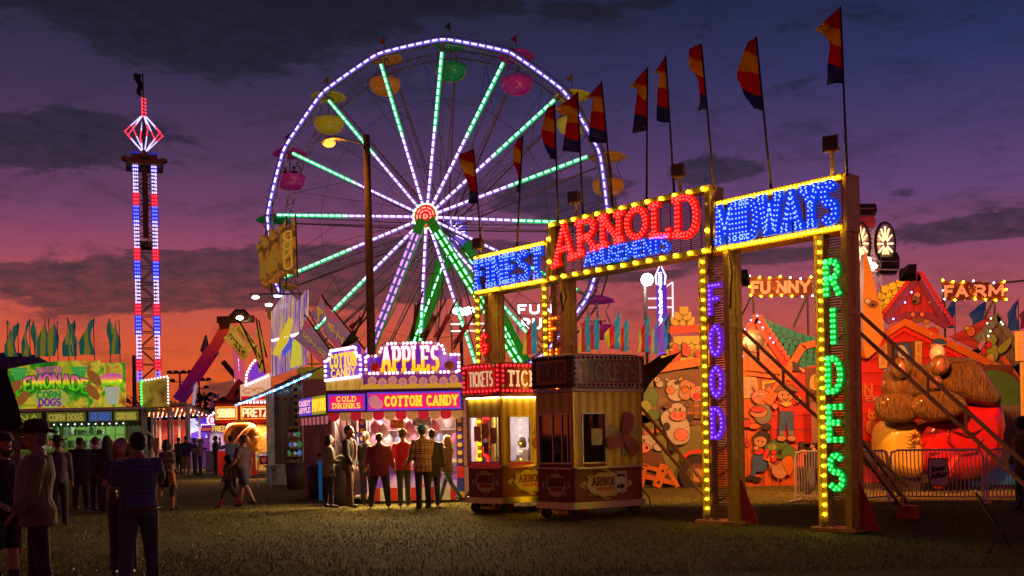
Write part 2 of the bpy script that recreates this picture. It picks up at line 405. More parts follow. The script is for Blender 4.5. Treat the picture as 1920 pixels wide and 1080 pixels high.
t.l.new(t.m('ADD', t.noise(P3, 14, 5, .7).outputs[0], t.m('MULTIPLY', t.noise(P3, 60, 3, .6).outputs[0], .6)), bp.inputs['Height']); t.l.new(bp.outputs[0], p.inputs['Normal'])
m = MB()
def gfn(i, j):
    x = (i-.5)*2; x = 900*math.copysign(abs(x)**2.2, x); y = -40+1400*j**2.2
    return (x, y, -.015+.03*(noise.noise(Vector((x*.25, y*.25, 0))) if y < 120 else 0))
m.grid(gfn, 120, 140); tag(m.build('ground', gm, smooth=True), kind='structure')
# blades of dry grass on the nearer field
m = MB(); rr = random.Random(3)
for k in range(60000):
    y = 11.3+19*rr.random()**1.25; x = (rr.random()-.5)*1.1*y; h = .02+.04*rr.random()**2; a_ = rr.random()*PI; w = .005+.006*rr.random()
    dx, dy = cos(a_)*w, sin(a_)*w; ox, oy = (rr.random()-.5)*.04, (rr.random()-.5)*.04
    z = gfn(0, 0)[2] if 0 else -.015+.03*noise.noise(Vector((x*.25, y*.25, 0)))
    m.add([(x-dx, y-dy, z-.004), (x+dx, y+dy, z-.004), (x+ox, y+oy, z+h)], [(0, 1, 2)])
tag(m.build('grass', art('grass_blades', [(0, (.09, .12, .02)), (.5, (.17, .18, .035)), (1, (.3, .27, .07))], 2.5)), 'short dry grass covering the dark fairground field', 'grass', kind='stuff')

# ------------------------------------------------------------------ far background
HILL = mat('dusk_hill', (.035, .03, .035), .95, var=.4, sc_=.02, bump=0)
m = MB(); N_ = 90
def hp(i):
    u = -300+2700*i/N_; v = 772+4*sin(i*.7)+3*sin(i*1.9)-10*math.exp(-((u-455)/90)**2)-14*math.exp(-((u-200)/90)**2)-10*math.exp(-((u-1850)/200)**2)
    return W(u, v, 620)
for i in range(N_):
    a, b = hp(i), hp(i+1)
    m.add([(a.x, 560, -1), (b.x, 560, -1), b, a, (b.x, 760, -1), (a.x, 760, -1)], [(0, 1, 2, 3), (3, 2, 4, 5)])
tag(m.build('hills', HILL, smooth=True), kind='structure')
LEAF = art('dusk_foliage', [(0, (.012, .016, .01)), (.5, (.03, .04, .02)), (1, (.05, .06, .03))], 1.5)
def far_tree(u, vtop, d, w, label, seed):
    rr = random.Random(seed); x = GX(u, d); ztop = W(u, vtop, d).z; t_ = thing('tree', label, 'tree', (x, d, 0), 0, 'trees on the far skyline')
    MB().path([(0, 0, -.1), (.2, 0, ztop*.4), (0, 0, ztop*.8)], [.35, .25, .1], 7).build('trunk', WOOD, t_)
    m = MB()
    cl = [(Vector((rr.uniform(-.5, .5)*w, rr.uniform(-.4, .4)*w, ztop*rr.uniform(.35, .92))), rr.uniform(.12, .26)*w) for _ in range(16)]
    for c_, r_ in cl:
        for _ in range(70):
            v_ = Vector((rr.gauss(0, 1), rr.gauss(0, 1), rr.gauss(0, .8))).normalized()*r_*rr.random()**.4+c_
            if v_.z > ztop: continue
            s_ = rr.uniform(.15, .4); q = Vector((rr.gauss(0, 1), rr.gauss(0, 1), rr.gauss(0, 1))).normalized()*s_; q2 = q.cross(Vector((rr.random(), rr.random(), 1))).normalized()*s_
            m.add([v_-q, v_+q2, v_+q], [(0, 1, 2)])
    m.build('crown', LEAF, t_)
far_tree(285, 742, 130, 9, 'dark bushy tree just right of the lit drop tower base', 1)
far_tree(345, 748, 140, 10, 'low dark tree between the two floodlight masts', 2)
far_tree(408, 752, 150, 8, 'dark tree left of the small palm on the skyline', 3)
far_tree(560, 760, 150, 12, 'dark tree behind the striped marquee wall', 5)
far_tree(1880, 645, 60, 4, 'dark leafy tree behind the right end of the farm roof', 6)
def palm(u, vtop, d, label, seed):
    rr = random.Random(seed); x = GX(u, d); z = W(u, vtop, d).z; t_ = thing('palm_tree', label, 'tree', (x, d, 0))
    MB().path([(0, 0, -.1), (.15, 0, z*.5), (0, 0, z-1)], [.28, .2, .16], 7).build('trunk', WOOD, t_)
    m = MB()
    for k in range(26):
        a_ = k*2.4; e = rr.uniform(-.3, 1.2); L = rr.uniform(1.6, 2.4); prev = None
        for j in range(7):
            s_ = j/6; pt = Vector((cos(a_)*L*s_, sin(a_)*L*s_, z-1+L*(e*s_-.9*s_*s_)))
            if prev:
                sd = Vector((-sin(a_), cos(a_), 0))*.25*(1-s_*.7)
                m.add([prev, pt, pt+sd+Vector((0, 0, -.3))], [(0, 1, 2)]); m.add([prev, pt, pt-sd+Vector((0, 0, -.3))], [(0, 1, 2)])
            prev = pt
    m.build('crown', LEAF, t_)
palm(386, 728, 110, 'small dark palm tree on the skyline behind the awning', 1)
palm(436, 735, 100, 'dark palm tree directly above the grey awning edge', 2)
def light_mast(u, vtop, d, label, lamps=4):
    z = W(u, vtop, d).z; t_ = thing('stadium_light', label, 'light mast', (GX(u, d), d, 0), 0, 'unlit stadium light masts')
    MB().tube((0, 0, 0), (0, 0, z), .18, .1).build('mast', DSTEEL, t_)
    if lamps:
        m = MB().beam((-1.2, 0, z-.2), (1.2, 0, z-.2), .1).beam((-.9, 0, z-1.2), (.9, 0, z-1.2), .1)
        m.build('crossarm', DSTEEL, t_)
        for sx, zz in ((-1.2, z), (-.45, z), (.45, z), (1.2, z), (-.9, z-1), (.9, z-1)):
            MB().lathe([(.05, .2), (.32, .1), (.36, -.2), (.05, -.22)], (sx, 0, zz), 10).build('lamp_head', DSTEEL, t_)
light_mast(340, 697, 120, 'unlit stadium light mast with six lamps left of the red ride arm')
light_mast(376, 711, 130, 'unlit stadium light mast right of the red ride arm')
light_mast(255, 666, 60, 'thin dark pole just left of the lit drop tower', 0)

# ------------------------------------------------------------------ wooden lamp post with sodium lamp
px = W(695, 650, 30).x; pz = W(690, 253, 30).z
t_ = thing('street_lamp', 'tall brown wooden pole with glowing orange sodium lamp on a curved arm', 'street lamp', (px, 30, 0))
MB().path([(0, 0, -.1), (.02, 0, 5), (0, 0, pz)], [.15, .125, .1], 12).build('pole', WOOD, t_, smooth=True)
MB().path([(0, -.08, pz-.75), (-.05, -.1, pz-.45), (-.2, -.12, pz-.27), (-.45, -.14, pz-.2), (-.75, -.16, pz-.2)], .024, 8).build('arm', DSTEEL, t_, smooth=True)
MB().path([(-.5, -.14, pz-.2), (-.62, -.15, pz-.17), (-.9, -.17, pz-.13), (-1.15, -.18, pz-.18), (-1.3, -.18, pz-.26)], [.03, .08, .13, .15, .08], 10, fy=.6).build('lamp_head', STEEL, t_, smooth=True)
MB().sph((-1.08, -.18, pz-.27), .17, 1.15, .8, .75, 12, 8).build('lens', glow('sodium_lens', (1, .36, .05), 2.0), t_, smooth=True)
def lamp(kind, name, loc, col, power, size=.2, rot=None, spot=None, parent=None):
    l = bpy.data.lights.new(name, kind); l.color = col; l.energy = power
    if kind == 'AREA':
        l.size = size if not isinstance(size, tuple) else size[0]
        if isinstance(size, tuple): l.shape = 'RECTANGLE'; l.size_y = size[1]
    else: l.shadow_soft_size = size
    if spot: l.spot_size = spot; l.spot_blend = .6
    o = bpy.data.objects.new(name, l); sc.collection.objects.link(o); o.location = loc
    if rot is not None: o.rotation_euler = rot
    if parent: o.parent = parent
    return o
def aim(o, target):
    o.rotation_euler = (Vector(target)-o.location).to_track_quat('-Z', 'Y').to_euler(); return o
lamp('POINT', 'sodium_light', (-1.08, -.6, pz-.9), (1, .36, .05), 160, .15, parent=t_)

# ------------------------------------------------------------------ big wheel
def strip(mbs, pts, step, dl, r, k=lambda s: 0):
    'dashes of light along a polyline; mbs = [mesh per colour]'
    L = sum(math.dist(pts[i], pts[i+1]) for i in range(len(pts)-1))
    P = along([tuple(p) for p in pts], step)
    for i in range(len(P)-1):
        a = Vector(P[i]); b = Vector(P[i+1]); f0 = (1-dl/step)/2
        mbs[k(i/(len(P)-1))].beam(a.lerp(b, f0), a.lerp(b, 1-f0), r, r, up=(0, 1, 0))
LED_G = glow('green_white_led', (.26, 1., .45), 3.4); LED_V = glow('violet_white_led', (.72, .5, 1.), 3.); LED_P = glow('violet_rim_led', (.55, .45, 1.), 3.)
CAS_G = glow('green_led_casing', (.0, .5, .18), .55, (.03, .2, .1)); CAS_V = glow('violet_led_casing', (.3, .12, .6), .5, (.12, .1, .25)); CAS_P = glow('blue_led_casing', (.16, .1, .75), .65, (.1, .1, .3))  # casing glow stands for the halo round the tubes
RIMS = mat('wheel_steel', (.3, .28, .3), .4, .6)
whx = W(826, 700, 57).x
fw = thing('ferris_wheel', 'giant lit ferris wheel with green and violet light spokes and coloured tub gondolas', 'ferris wheel', (whx, 57, 0), R(-14))
HZ, RW, YF, YR = 13.45, 10.1, -1.1, 1.1; A0 = R(84.5)
def rimr(a): q = (a-A0) % (PI/8)-PI/16; return 1-.8*(1-cos(PI/16)/cos(q))
def ring_pt(a, r, y):
    if r > 9: r *= rimr(a)
    return Vector((r*cos(a), y, HZ+r*sin(a)))
for (yy, nm) in ((YF, 'front_rim'), (YR, 'rear_rim')):
    m = MB(); n = 96
    for rr_ in (RW, RW-.42):
        m.loft([[ring_pt(2*PI*i/n, rr_+.055*cos(q), yy+.055*sin(q)) for q in (0, PI/2, PI, 3*PI/2)] for i in range(n+1)], cap=False)
    for i in range(n):
        m.beam(ring_pt(2*PI*i/n, RW, yy), ring_pt(2*PI*(i+.5)/n, RW-.42, yy), .03); m.beam(ring_pt(2*PI*(i+.5)/n, RW-.42, yy), ring_pt(2*PI*(i+1)/n, RW, yy), .03)
    ro = m.build(nm, RIMS, fw)
    if yy == YF:
        m = MB(); m.loft([[ring_pt(2*PI*i/n, RW-.21+dx_, yy-.07+dy_) for dx_, dy_ in ((-.1, 0), (.1, 0), (.1, -.06), (-.1, -.06))] for i in range(n+1)], cap=False)
        m.build('light_casing', CAS_P, ro)
        mb_ = MB(); strip([mb_], [ring_pt(2*PI*i/192, RW-.21, yy-.16) for i in range(193)], .46, .3, .075)
        mb_.build('light_tubes', LED_P, ro)
A0 = R(84.5)
for k in range(16):
    a_ = A0+k*PI/8; hub = Vector((0, -1.75, HZ))+Vector((cos(a_), 0, sin(a_)))*.55
    tip = ring_pt(a_, RW-.2, YF-.05)
    m = MB().beam(hub, tip, .14, .1); q = Vector((0, 1.0, 0))
    m.beam(Vector((0, .2, HZ))+Vector((cos(a_), 0, sin(a_)))*.4, ring_pt(a_, RW-.3, YF+.1), .05)
    for j in range(1, 7):
        A_ = hub.lerp(tip, j/7); B_ = (Vector((0, .2, HZ))+Vector((cos(a_), 0, sin(a_)))*.4).lerp(ring_pt(a_, RW-.3, YF+.1), (j+.35)/7.2); m.beam(A_, B_, .03)
    so = m.build('spoke', RIMS, fw)
    off = Vector((0, -.1, 0)); tip2 = hub.lerp(tip, .93 if .5 < (k % 16) < 15.5 else .92); mid = hub.lerp(tip2, .48)
    MB().beam(mid+off*.8, tip2+off*.8, .22, .05, up=(0, 1, 0)).build('light_casing', CAS_G, so); MB().beam(hub+off*.8, mid+off*.8, .19, .05, up=(0, 1, 0)).build('light_casing', CAS_V, so)
    mg, mv = MB(), MB(); strip([mv, mg], [hub+off*1.8, tip2+off*1.8], .42, .29, .085, lambda s: 0 if s < .5 else 1)
    mg.build('light_tubes', LED_G, so); mv.build('light_tubes', LED_V, so)
    hr = Vector((0, 1.9, HZ))+Vector((cos(a_), 0, sin(a_)))*.5; tr = ring_pt(a_, RW-.2, YR)
    m = MB().beam(hr, tr, .08).beam(hr+Vector((0, -1, 0)), tr, .04)
    m.build('rear_spoke', RIMS, fw)
m = MB()
for fr in (.3, .66):
    for k in range(16):
        m.tube(ring_pt(A0+k*PI/8, RW*fr, YF-.2*(1-fr)), ring_pt(A0+(k+1)*PI/8, RW*fr, YF-.2*(1-fr)), .012, n=4)
        m.tube(ring_pt(A0+k*PI/8, RW*fr, YR+.3*(1-fr)), ring_pt(A0+(k+.5)*PI/8, RW*.95, YR), .012, n=4)
m.build('bracing_cable', DSTEEL, fw)
def ylathe(mb, prof, y, cx=0, cz=HZ, n=32):
    return mb.loft([[Vector((cx+r*cos(2*PI*j/n), y+dy, cz+r*sin(2*PI*j/n))) for j in range(n)] for r, dy in prof])
ax = ylathe(MB(), [(.32, 0), (.32, 5.4)], -1.9).build('axle', DSTEEL, fw)
hp_ = ylathe(MB(), [(.62, 0), (.72, .1), (.55, .35)], -2.1).build('hub_plate', glow('red_hub_plate', (1, .02, .02), .55, (.5, .02, .02)), fw)
m = MB(); strip([m], [ring_pt(2*PI*i/64, .69, -2.14) for i in range(65)], .27, .2, .07); m.build('light_tubes', LED_G, hp_)
m = MB()
for rr_, n in ((.5, 9), (.34, 7), (.17, 3)):
    strip([m], [ring_pt(2*PI*i/n, rr_, -2.13) for i in range(n+1)], 2*rr_*sin(PI/n)+.001, 2*rr_*sin(PI/n)*.7, .035)
m.build('light_tubes', glow('red_pink_led', (1, .35, .25), 2.5), hp_)
rh = ylathe(MB(), [(.3, 0), (.9, .2), (.9, .5), (.2, .6)], 2.6).build('rear_hub', glow('blue_hub', (.12, .08, .7), .5, (.1, .1, .3)), fw)
m = MB()
for k in range(12): m.beam(ring_pt(k*PI/6, .35, 2.55), ring_pt(k*PI/6, .85, 2.55), .07)
m.build('light_tubes', LED_V, rh)
# support legs
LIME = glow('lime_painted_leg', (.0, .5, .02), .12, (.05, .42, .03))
def leg(top, foot, w, dashes, cas, rows=2):
    top = Vector(top); foot = Vector(foot); m = MB(); d = (foot-top).normalized(); s_ = d.cross(Vector((0, 1, 0))).normalized()
    m.beam(top-s_*w/2, foot-s_*w/2, .1, .16, up=(0, 1, 0)).beam(top+s_*w/2, foot+s_*w/2, .1, .16, up=(0, 1, 0)).beam(top, foot, .035, w, up=s_)
    m.box(foot.x-.5, foot.y-.4, 0, foot.x+.5, foot.y+.4, .15)
    lo = m.build('support_leg', LIME, fw)
    m = MB(); offs = [(-.14), (.14)] if rows == 2 else [0]
    for o_ in offs: strip([m], [top+s_*o_+d*.8+Vector((0, -.12, 0)), foot+s_*o_+Vector((0, -.12, 0))], .5, .34, .085)
    m.build('light_tubes', dashes, lo)
    for o_ in offs: MB().beam(top+s_*o_+d*.8+Vector((0, -.07, 0)), foot+s_*o_+Vector((0, -.07, 0)), .16, .05, up=(0, 1, 0)).build('light_casing', cas, lo)
leg((-.1, -2.3, HZ-.2), (-6.0, -2.6, 0), .42, glow('pink_violet_led', (.8, .25, .9), 1.7), CAS_V); leg((.3, -2.3, HZ-.2), (8.4, -2.6, 0), .42, LED_G, LIME)
leg((-.2, 3.6, HZ-.2), (-6.2, 4.4, 0), .85, LED_G, LIME, 1); leg((.2, 3.6, HZ-.2), (6.6, 4.4, 0), .85, LED_G, LIME, 1)
m = MB().box(-8, -4, .1, 9, 5.5, .35)
for k in range(-3, 4): m.box(k*2.4-.1, -4.2, .0, k*2.4+.1, 5.8, .1)
m.build('base_deck', STEEL, fw)
# gondolas
GC = [('green', (.01, .3, .06)), ('orange', (.65, .22, .02)), ('yellow', (.62, .45, .02)), ('magenta', (.5, .02, .22))]
for k in range(16):
    nm, col = GC[k % 4]; a_ = A0+k*PI/8; pt = ring_pt(a_, RW+.05, 0)
    gmat = mat('gondola_'+nm, col, .3, coat=.5, em=col, es=.13, var=.15)  # glow in the tub paint stands for the wheel's light on it
    x, z = pt.x, pt.z
    rows = [(.05, -2.15), (.4, -2.12), (.72, -1.95), (.86, -1.65), (.9, -1.38), (.86, -1.38), (.8, -1.62), (.6, -1.9), (.05, -1.98)]
    g = MB().lathe([(r_, z+dz) for r_, dz in rows], (x, 0, 0), 18).build('gondola', gmat, fw, smooth=True)
    MB().lathe([(.02, z+.28), (.3, z+.25), (.75, z+.1), (1.0, z-.05), (1.0, z-.1), (.7, z-.02), (.02, z+.1)], (x, 0, 0), 20).build('canopy', gmat, g, smooth=True)
    m = MB().tube((x, 0, z+.05), (x, 0, z-1.95), .05)
    for sx in (-1, 1): m.path([(x+.75*sx, 0, z-.1), (x+.45*sx, 0, z-.6), (x+.75*sx, 0, z-1.4)], .03, 6)
    m.beam((x, -1.1, z), (x, 1.1, z), .09); m.build('hanger', RIMS, g)
    MB().path([(x+.5*cos(q), .5*sin(q), z-1.15) for q in [i*PI/6 for i in range(13)]], .025, 5).build('wheel_rail', ALU, g)
    m = MB().tube((x, 0, z+.25), (x, 0, z+1.15), .02, n=5).build('flag_pole', DSTEEL, g)
    MB().add([(x, 0, z+1.15), (x-.38, .05, z+.92), (x, 0, z+.7)], [(0, 1, 2)]).build('pennant', mat('pennant_'+nm, tuple(v*.5 for v in col), .8), g, solid=.01)

# ------------------------------------------------------------------ drop tower
dx_ = W(276, 560, 75); T0 = dx_.x; ztop = W(269, 290, 75).z; zsp = W(268, 138, 75).z
dt = thing('drop_tower', 'tall thin drop tower ride lit in red white and blue with a spiked crown', 'drop tower', (T0, 75, 0), R(20))
m = MB(); hw = .62
for sx in (-1, 1):
    for sy in (-1, 1): m.beam((sx*hw, sy*hw, 0), (sx*hw, sy*hw, ztop), .12)
z = 0; kk = 0
while z < ztop-1.2:
    for (A_, B_) in (((-hw, -hw), (hw, -hw)), ((-hw, hw), (hw, hw)), ((-hw, -hw), (-hw, hw)), ((hw, -hw), (hw, hw))):
        m.beam((*A_, z), (*B_, z), .06); m.beam((*(A_ if kk % 2 else B_), z), (*(B_ if kk % 2 else A_), z+1.2), .06)
    z += 1.2; kk += 1
m.build('lattice_mast', DSTEEL, dt)
led = {'r': glow('tower_led_red', (1, .03, .06), 2.2), 'b': glow('tower_led_blue', (.08, .1, 1), 3.), 'w': glow('tower_led_white', (.6, .5, 1), 2.0)}
zb = W(280, 715, 75).z; seq = []
H = ztop-.3-zb; nled = int(H/.27)
cols = {k: MB() for k in 'rbw'}; pan = {k: MB() for k in 'rb'}
for sx, sy in ((-1, -1), (1, -1), (1, 1), (-1, 1)):
    X, Y = sx*(hw+.02), sy*(hw+.08)
    for i in range(nled):
        zz = zb+i*.27; ph = ((ztop-zz)/4.0) % 1
        k_ = 'b' if ph < .26 else ('w' if ph < .8 else 'r')
        for o_ in (-.13, 0, .13):
            if sy < 0: cols[k_].box(X+o_-.045, Y-.06, zz, X+o_+.045, Y-.02, zz+.14)
        if sy > 0 or True: cols[k_].box(X+sx*.13-.03, sy*hw-.05+.0, zz, X+sx*.13+.03, sy*hw+.05, zz+.13)
    for i in range(int(H/4)+1):
        for ph0, ph1, k_ in ((0, .36, 'b'), (.74, 1., 'r')):
            z1, z0 = ztop-4*(i+ph0), ztop-4*(i+ph1)
            if z0 > zb and sy < 0: pan[k_].box(X-.26, Y-.015, z0, X+.26, Y, z1)
for k_ in 'rbw': cols[k_].build('tower_lights', led[k_], dt)
pan['b'].build('light_panel', glow('tower_blue_panel', (.03, .03, .8), .55), dt); pan['r'].build('light_panel', glow('tower_red_panel', (.9, .02, .06), .5), dt)
m = MB().box(-1.3, -1.3, ztop-1.0, 1.3, 1.3, ztop-.7).box(-.9, -.9, ztop-.7, .9, .9, ztop-.2)
for a_ in range(4):
    q = a_*PI/2; m.sph((1.25*cos(q), 1.25*sin(q), ztop-.4), .32, 1.2, 1.2, .7)
    m.beam((.5*cos(q), .5*sin(q), ztop-.6), (1.6*cos(q), 1.6*sin(q), ztop-.3), .16)
m.build('head_frame', mat('tower_head', (.22, .12, .04), .5, .4), dt)
m = MB()
for k in range(10):
    zz = ztop-7+k*.0; 
m.box(-.72, -.6, ztop-6.9, .72, .72, ztop-6.5); m.box(-.2, -.7, ztop-6.3, .2, -.5, ztop-1)
m.build('carriage', mat('tower_carriage', (.12, .08, .03), .5, .4), dt)
m1, m2 = MB(), MB(); z0, z1, zm = ztop+.35, ztop+2.75, ztop+1.55; zr_ = W(268, 180, 75).z
for k in range(8):
    q = k*PI/4+.2; A_ = Vector((.25*cos(q), .25*sin(q), z0)); B_ = Vector((1.35*cos(q), 1.35*sin(q), zm)); C_ = Vector((.25*cos(q), .25*sin(q), z1))
    for P_, Q_ in ((A_, B_), (B_, C_)):
        for i in range(13):
            pt = P_.lerp(Q_, i/12); (m2 if (pt-B_).length < .55 else m1).sph(pt, .06, nu=5, nv=3)
m1.build('crown_lights', led['w'], dt); m2.build('crown_lights', led['r'], dt)
m = MB().tube((0, 0, ztop-.3), (0, 0, z1+.2), .12).tube((0, 0, z1), (0, 0, zsp), .05)
m.build('spire', DSTEEL, dt)
m = MB()
for i in range(int((zr_-z1)/.25)):
    for q in range(3): m.sph((.14*cos(q*2.1), .14*sin(q*2.1), z1+.1+i*.25), .09, nu=5, nv=3)
m.build('crown_lights', led['r'], dt)
m = MB().grid(lambda u, v: Vector((-.05-.55*u*(1-.5*v)-.1*sin(v*9), .1*sin(u*6+v*5), zsp-.05-1.6*v)), 4, 8)
m.build('flag', mat('black_cloth', (.015, .012, .015), .9), dt, solid=.02)

# ------------------------------------------------------------------ entrance arch
ar = thing('entrance_arch', 'long bulb-lit entrance arch on four gilded truss posts with blue and red letters', 'entrance arch', (-.77, 21.8, 0), math.atan2(-.7412, .6716))
def bulbs(mb, p0, p1, step, r, n=6):
    for p in along([p0, p1], step): bulb(mb, p, r, n)
GRILLE = mat('panel_grille', (.10, .085, .07), .5, .5); CHAN = mat('bulb_channel', (.16, .12, .02), .4, .3, var=.4, em=(.5, .35, .02), es=.04)  # faint channel glow stands for bulb light reflected in it
def sign_panel(x0, x1, z0, z1, step, y0=0, dense=.045):
    fr = .09; m = MB()
    m.box(x0, y0, z0, x1, y0+.4, z0+.05).box(x0, y0, z1-.05, x1, y0+.4, z1).box(x0, y0, z0+.052, x0+.06, y0+.4, z1-.052).box(x1-.06, y0, z0+.052, x1, y0+.4, z1-.052)
    pn = m.build('sign_frame', BRASS, ar)
    m = MB()
    k = z0+.08
    while k < z1-.08: m.box(x0+.06, y0+.14, k, x1-.06, y0+.144, k+.016); k += .034
    k = x0+.1
    while k < x1-.08: m.box(k, y0+.146, z0+.05, k+.02, y0+.15, z1-.05); k += .22
    m.build('grille', GRILLE, pn)
    m = MB(); c_ = .1
    m.box(x0+.062, y0-.004, z0+.002, x1-.062, y0-.001, z0+c_).box(x0+.062, y0-.004, z1-c_, x1-.062, y0-.001, z1-.002)
    if x1-x0 > 3: m.box(x0+.002, y0-.004, z0+c_+.002, x0+c_, y0-.001, z1-c_-.002).box(x1-c_, y0-.004, z0+c_+.002, x1-.002, y0-.001, z1-c_-.002)
    m.build('bulb_channel', CHAN, pn)
    m = MB(); r = .021 if step < .2 else .03
    bulbs(m, (x0+.12, y0-.03, z0+.055), (x1-.12, y0-.03, z0+.055), step, r); bulbs(m, (x0+.12, y0-.03, z1-.055), (x1-.12, y0-.03, z1-.055), step, r)
    if x1-x0 > 3:
        for q in (.33, .72):
            bulb(m, (x0+.05, y0-.03, z0+(z1-z0)*q), r); bulb(m, (x1-.05, y0-.03, z0+(z1-z0)*q), r)
    m.build('bulb_row', BULB_Y, pn)
    return pn
def bulb_word(text, x0, z0, w, h, y, face, bulbm, parent, sw=.26, rows=2, step=.07, r=.014, serif=True, warp=None, gap=.26, th=.07):
    for mb, pls in letters(text, x0, z0, w, h, y, sw, th, serif, gap, warp):
        if not mb.v: continue
        lo = mb.build('letter', face, parent); m = MB()
        for P in pls:
            off = [0] if rows == 1 else [-sw*h*.24, sw*h*.24]
            for o_ in off:
                Q = []
                for i, p in enumerate(P):
                    a_ = P[max(i-1, 0)]; b_ = P[min(i+1, len(P)-1)]; dx, dz = b_[0]-a_[0], b_[1]-a_[1]; l = math.hypot(dx, dz) or 1
                    Q.append((p[0]-dz/l*o_, p[1]+dx/l*o_))
                for q in along(Q, step): bulb(m, (q[0], y-.012, q[1]), r, 5)
        m.build('letter_bulbs', bulbm, lo)
p1_ = sign_panel(0, 2.30, 4.57, 5.42, .085)
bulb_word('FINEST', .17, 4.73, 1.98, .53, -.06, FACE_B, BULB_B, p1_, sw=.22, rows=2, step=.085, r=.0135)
p2_ = sign_panel(2.34, 6.27, 4.58, 5.74, .30, y0=-.03)
def wa(x, z):
    s_ = (x-2.6)/3.4; sc2 = 1+.45*(abs(s_-.5)*2)**1.5; zz = 5.60-(5.58-z)*sc2*(1 if s_ < .5 else .95); return (x, zz-.02*sin(s_*PI))
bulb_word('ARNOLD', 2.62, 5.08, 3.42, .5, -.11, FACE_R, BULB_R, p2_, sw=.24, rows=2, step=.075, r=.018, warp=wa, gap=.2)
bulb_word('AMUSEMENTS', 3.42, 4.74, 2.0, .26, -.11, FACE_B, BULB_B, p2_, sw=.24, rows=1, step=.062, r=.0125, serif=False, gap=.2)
p3_ = sign_panel(6.31, 8.77, 4.57, 5.44, .075)
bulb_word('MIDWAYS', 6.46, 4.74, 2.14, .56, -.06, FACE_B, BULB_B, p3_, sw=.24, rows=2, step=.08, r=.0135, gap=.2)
def post(x0, x1, ztop, text, face, bulbm, zl, lh, border=True, bstep=.16):
    m = MB(); D = .27; w = .055
    for x in (x0, x1-.1):
        for y in (0, D): m.box(x, y, 0.02, x+(w if x == x0 else .1), y+.1, ztop)
    m.tube((x1-.02, .14, .02), (x1-.02, .14, ztop-.02), .035, n=10).tube((x1-.02, .24, .02), (x1-.02, .24, ztop-.02), .04, n=10)
    zq = .5
    while zq < ztop: m.box(x1-.07, .102, zq, x1-.03, D-.002, zq+.04); zq += .16
    z = .3; k = 0
    while z < ztop-.4:
        m.beam((x0+w/2, D+w/2, z), (x1-w/2, D+w/2, z+.35), .03); m.beam((x1-w/2, .06, z), (x1-w/2, D, z+.35 if k % 2 else z-.0), .035); m.beam((x0+w/2, .06, z), (x0+w/2, D, z+.3), .03)
        z += .42; k += 1
    m.box(x0-.1, -.1, .0, x1+.1, D+.15, .05)
    for zz in (1.1, 2.2, 3.3): m.box(x0+.003, -.004, zz, x1-.003, -.001, zz+.05) if 0 else m.box(x1-w-.004, -.02, zz, x1+.02, D+w+.01, zz+.09)
    po = m.build('post', BRASS, ar)
    m = MB(); k = .1
    while k < ztop-.05: m.box(x0+.15, .14, k, x1-.08, .146, k+.03); k += .042
    m.build('grille', mat('post_grille', (.42, .3, .07), .45, .2), po)
    m = MB().box(x0+.058, -.006, .12, x0+.16, .02, ztop-.01).build('bulb_channel', CHAN, po)
    m = MB(); bulbs(m, (x0+.105, -.03, .25), (x0+.105, -.03, ztop-.12), bstep, .019); m.build('bulb_row', BULB_Y, po)
    cxl = (x0+.17+x1-.06)/2; lw = lh*.42
    for i, ch in enumerate(text):
        zc = zl-i*lh*1.48; wv = lw*(.25 if ch == 'I' else 1)
        bulb_word(ch, cxl-wv/2, zc, wv, lh, -.05, face, bulbm, po, sw=.19, rows=2 if face is FACE_G else 1, step=.085 if face is FACE_G else .075, r=.017, serif=False, th=.05)
    m = MB().prism([(x1+.02, .02), (x1+.35, .02), (x1+.02, .75)], .2, .23); m.build('gusset', RED, po)
    return po
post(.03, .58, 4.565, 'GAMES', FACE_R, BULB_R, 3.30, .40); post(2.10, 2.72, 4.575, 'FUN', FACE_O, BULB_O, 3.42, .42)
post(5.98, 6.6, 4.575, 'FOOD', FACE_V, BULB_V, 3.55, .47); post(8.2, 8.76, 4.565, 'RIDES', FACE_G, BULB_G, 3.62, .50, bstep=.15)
def ladder_brace(a, b, parent, gap=.3, w=.045, rung=.75, m_=BRASS):
    a = Vector(a); b = Vector(b); u = Vector((0, 0, gap)); m = MB().beam(a, b, w).beam(a-u, b-u, w); n = int((b-a).length/rung)
    for i in range(1, n+1): m.beam(a.lerp(b, i/(n+.5)), a.lerp(b, (i)/(n+.5))-u, w*.8)
    return m.build('brace', m_, parent)
Mi = (Matrix.Translation((-.77, 21.8, 0)) @ Matrix.Rotation(math.atan2(-.7412, .6716), 4, 'Z')).inverted()
def AL(u, v, d): return Mi @ W(u, v, d)
def footz(u, d, z=.05): p = W(u, 800, d); return Mi @ Vector((p.x, d, z))
ladder_brace(AL(1372, 600, 17.4), footz(1700, 19.7, .4), ar); ladder_brace(AL(1612, 588, 15.7), AL(1925, 872, 13.6), ar)
ladder_brace(AL(1612, 820, 15.8), footz(1700, 17.5, .25), ar, gap=.22); ladder_brace(AL(1203, 765, 19.6), footz(1325, 22.6, .3), ar, gap=.3)
pt = footz(1700, 17.4, 0); MB().box(pt.x-.15, pt.y-.12, 0, pt.x+.15, pt.y+.12, .22).build('brace_foot', RED, ar)
pt = W(1925, 870, 13.6); m = MB(); q0 = AL(1840, 930, 13.2); 
m.beam(AL(1830, 925, 13.4), footz(1890, 12.6), .03); m.beam(AL(1912, 930, 13.4), footz(1850, 12.2), .03); m.build('trestle_leg', DSTEEL, ar)
# sagging cables by the posts
MB().path([(2.75, -.05, 4.6), (2.9, -.1, 4.2), (2.8, -.1, 3.95), (2.72, -.08, 4.3)], .02, 6).path([(6.62, -.02, 4.6), (6.72, -.05, 4.2), (6.68, -.05, 3.9), (6.64, -.02, 3.6)], .018, 6).build('power_cable', BLACK, ar)

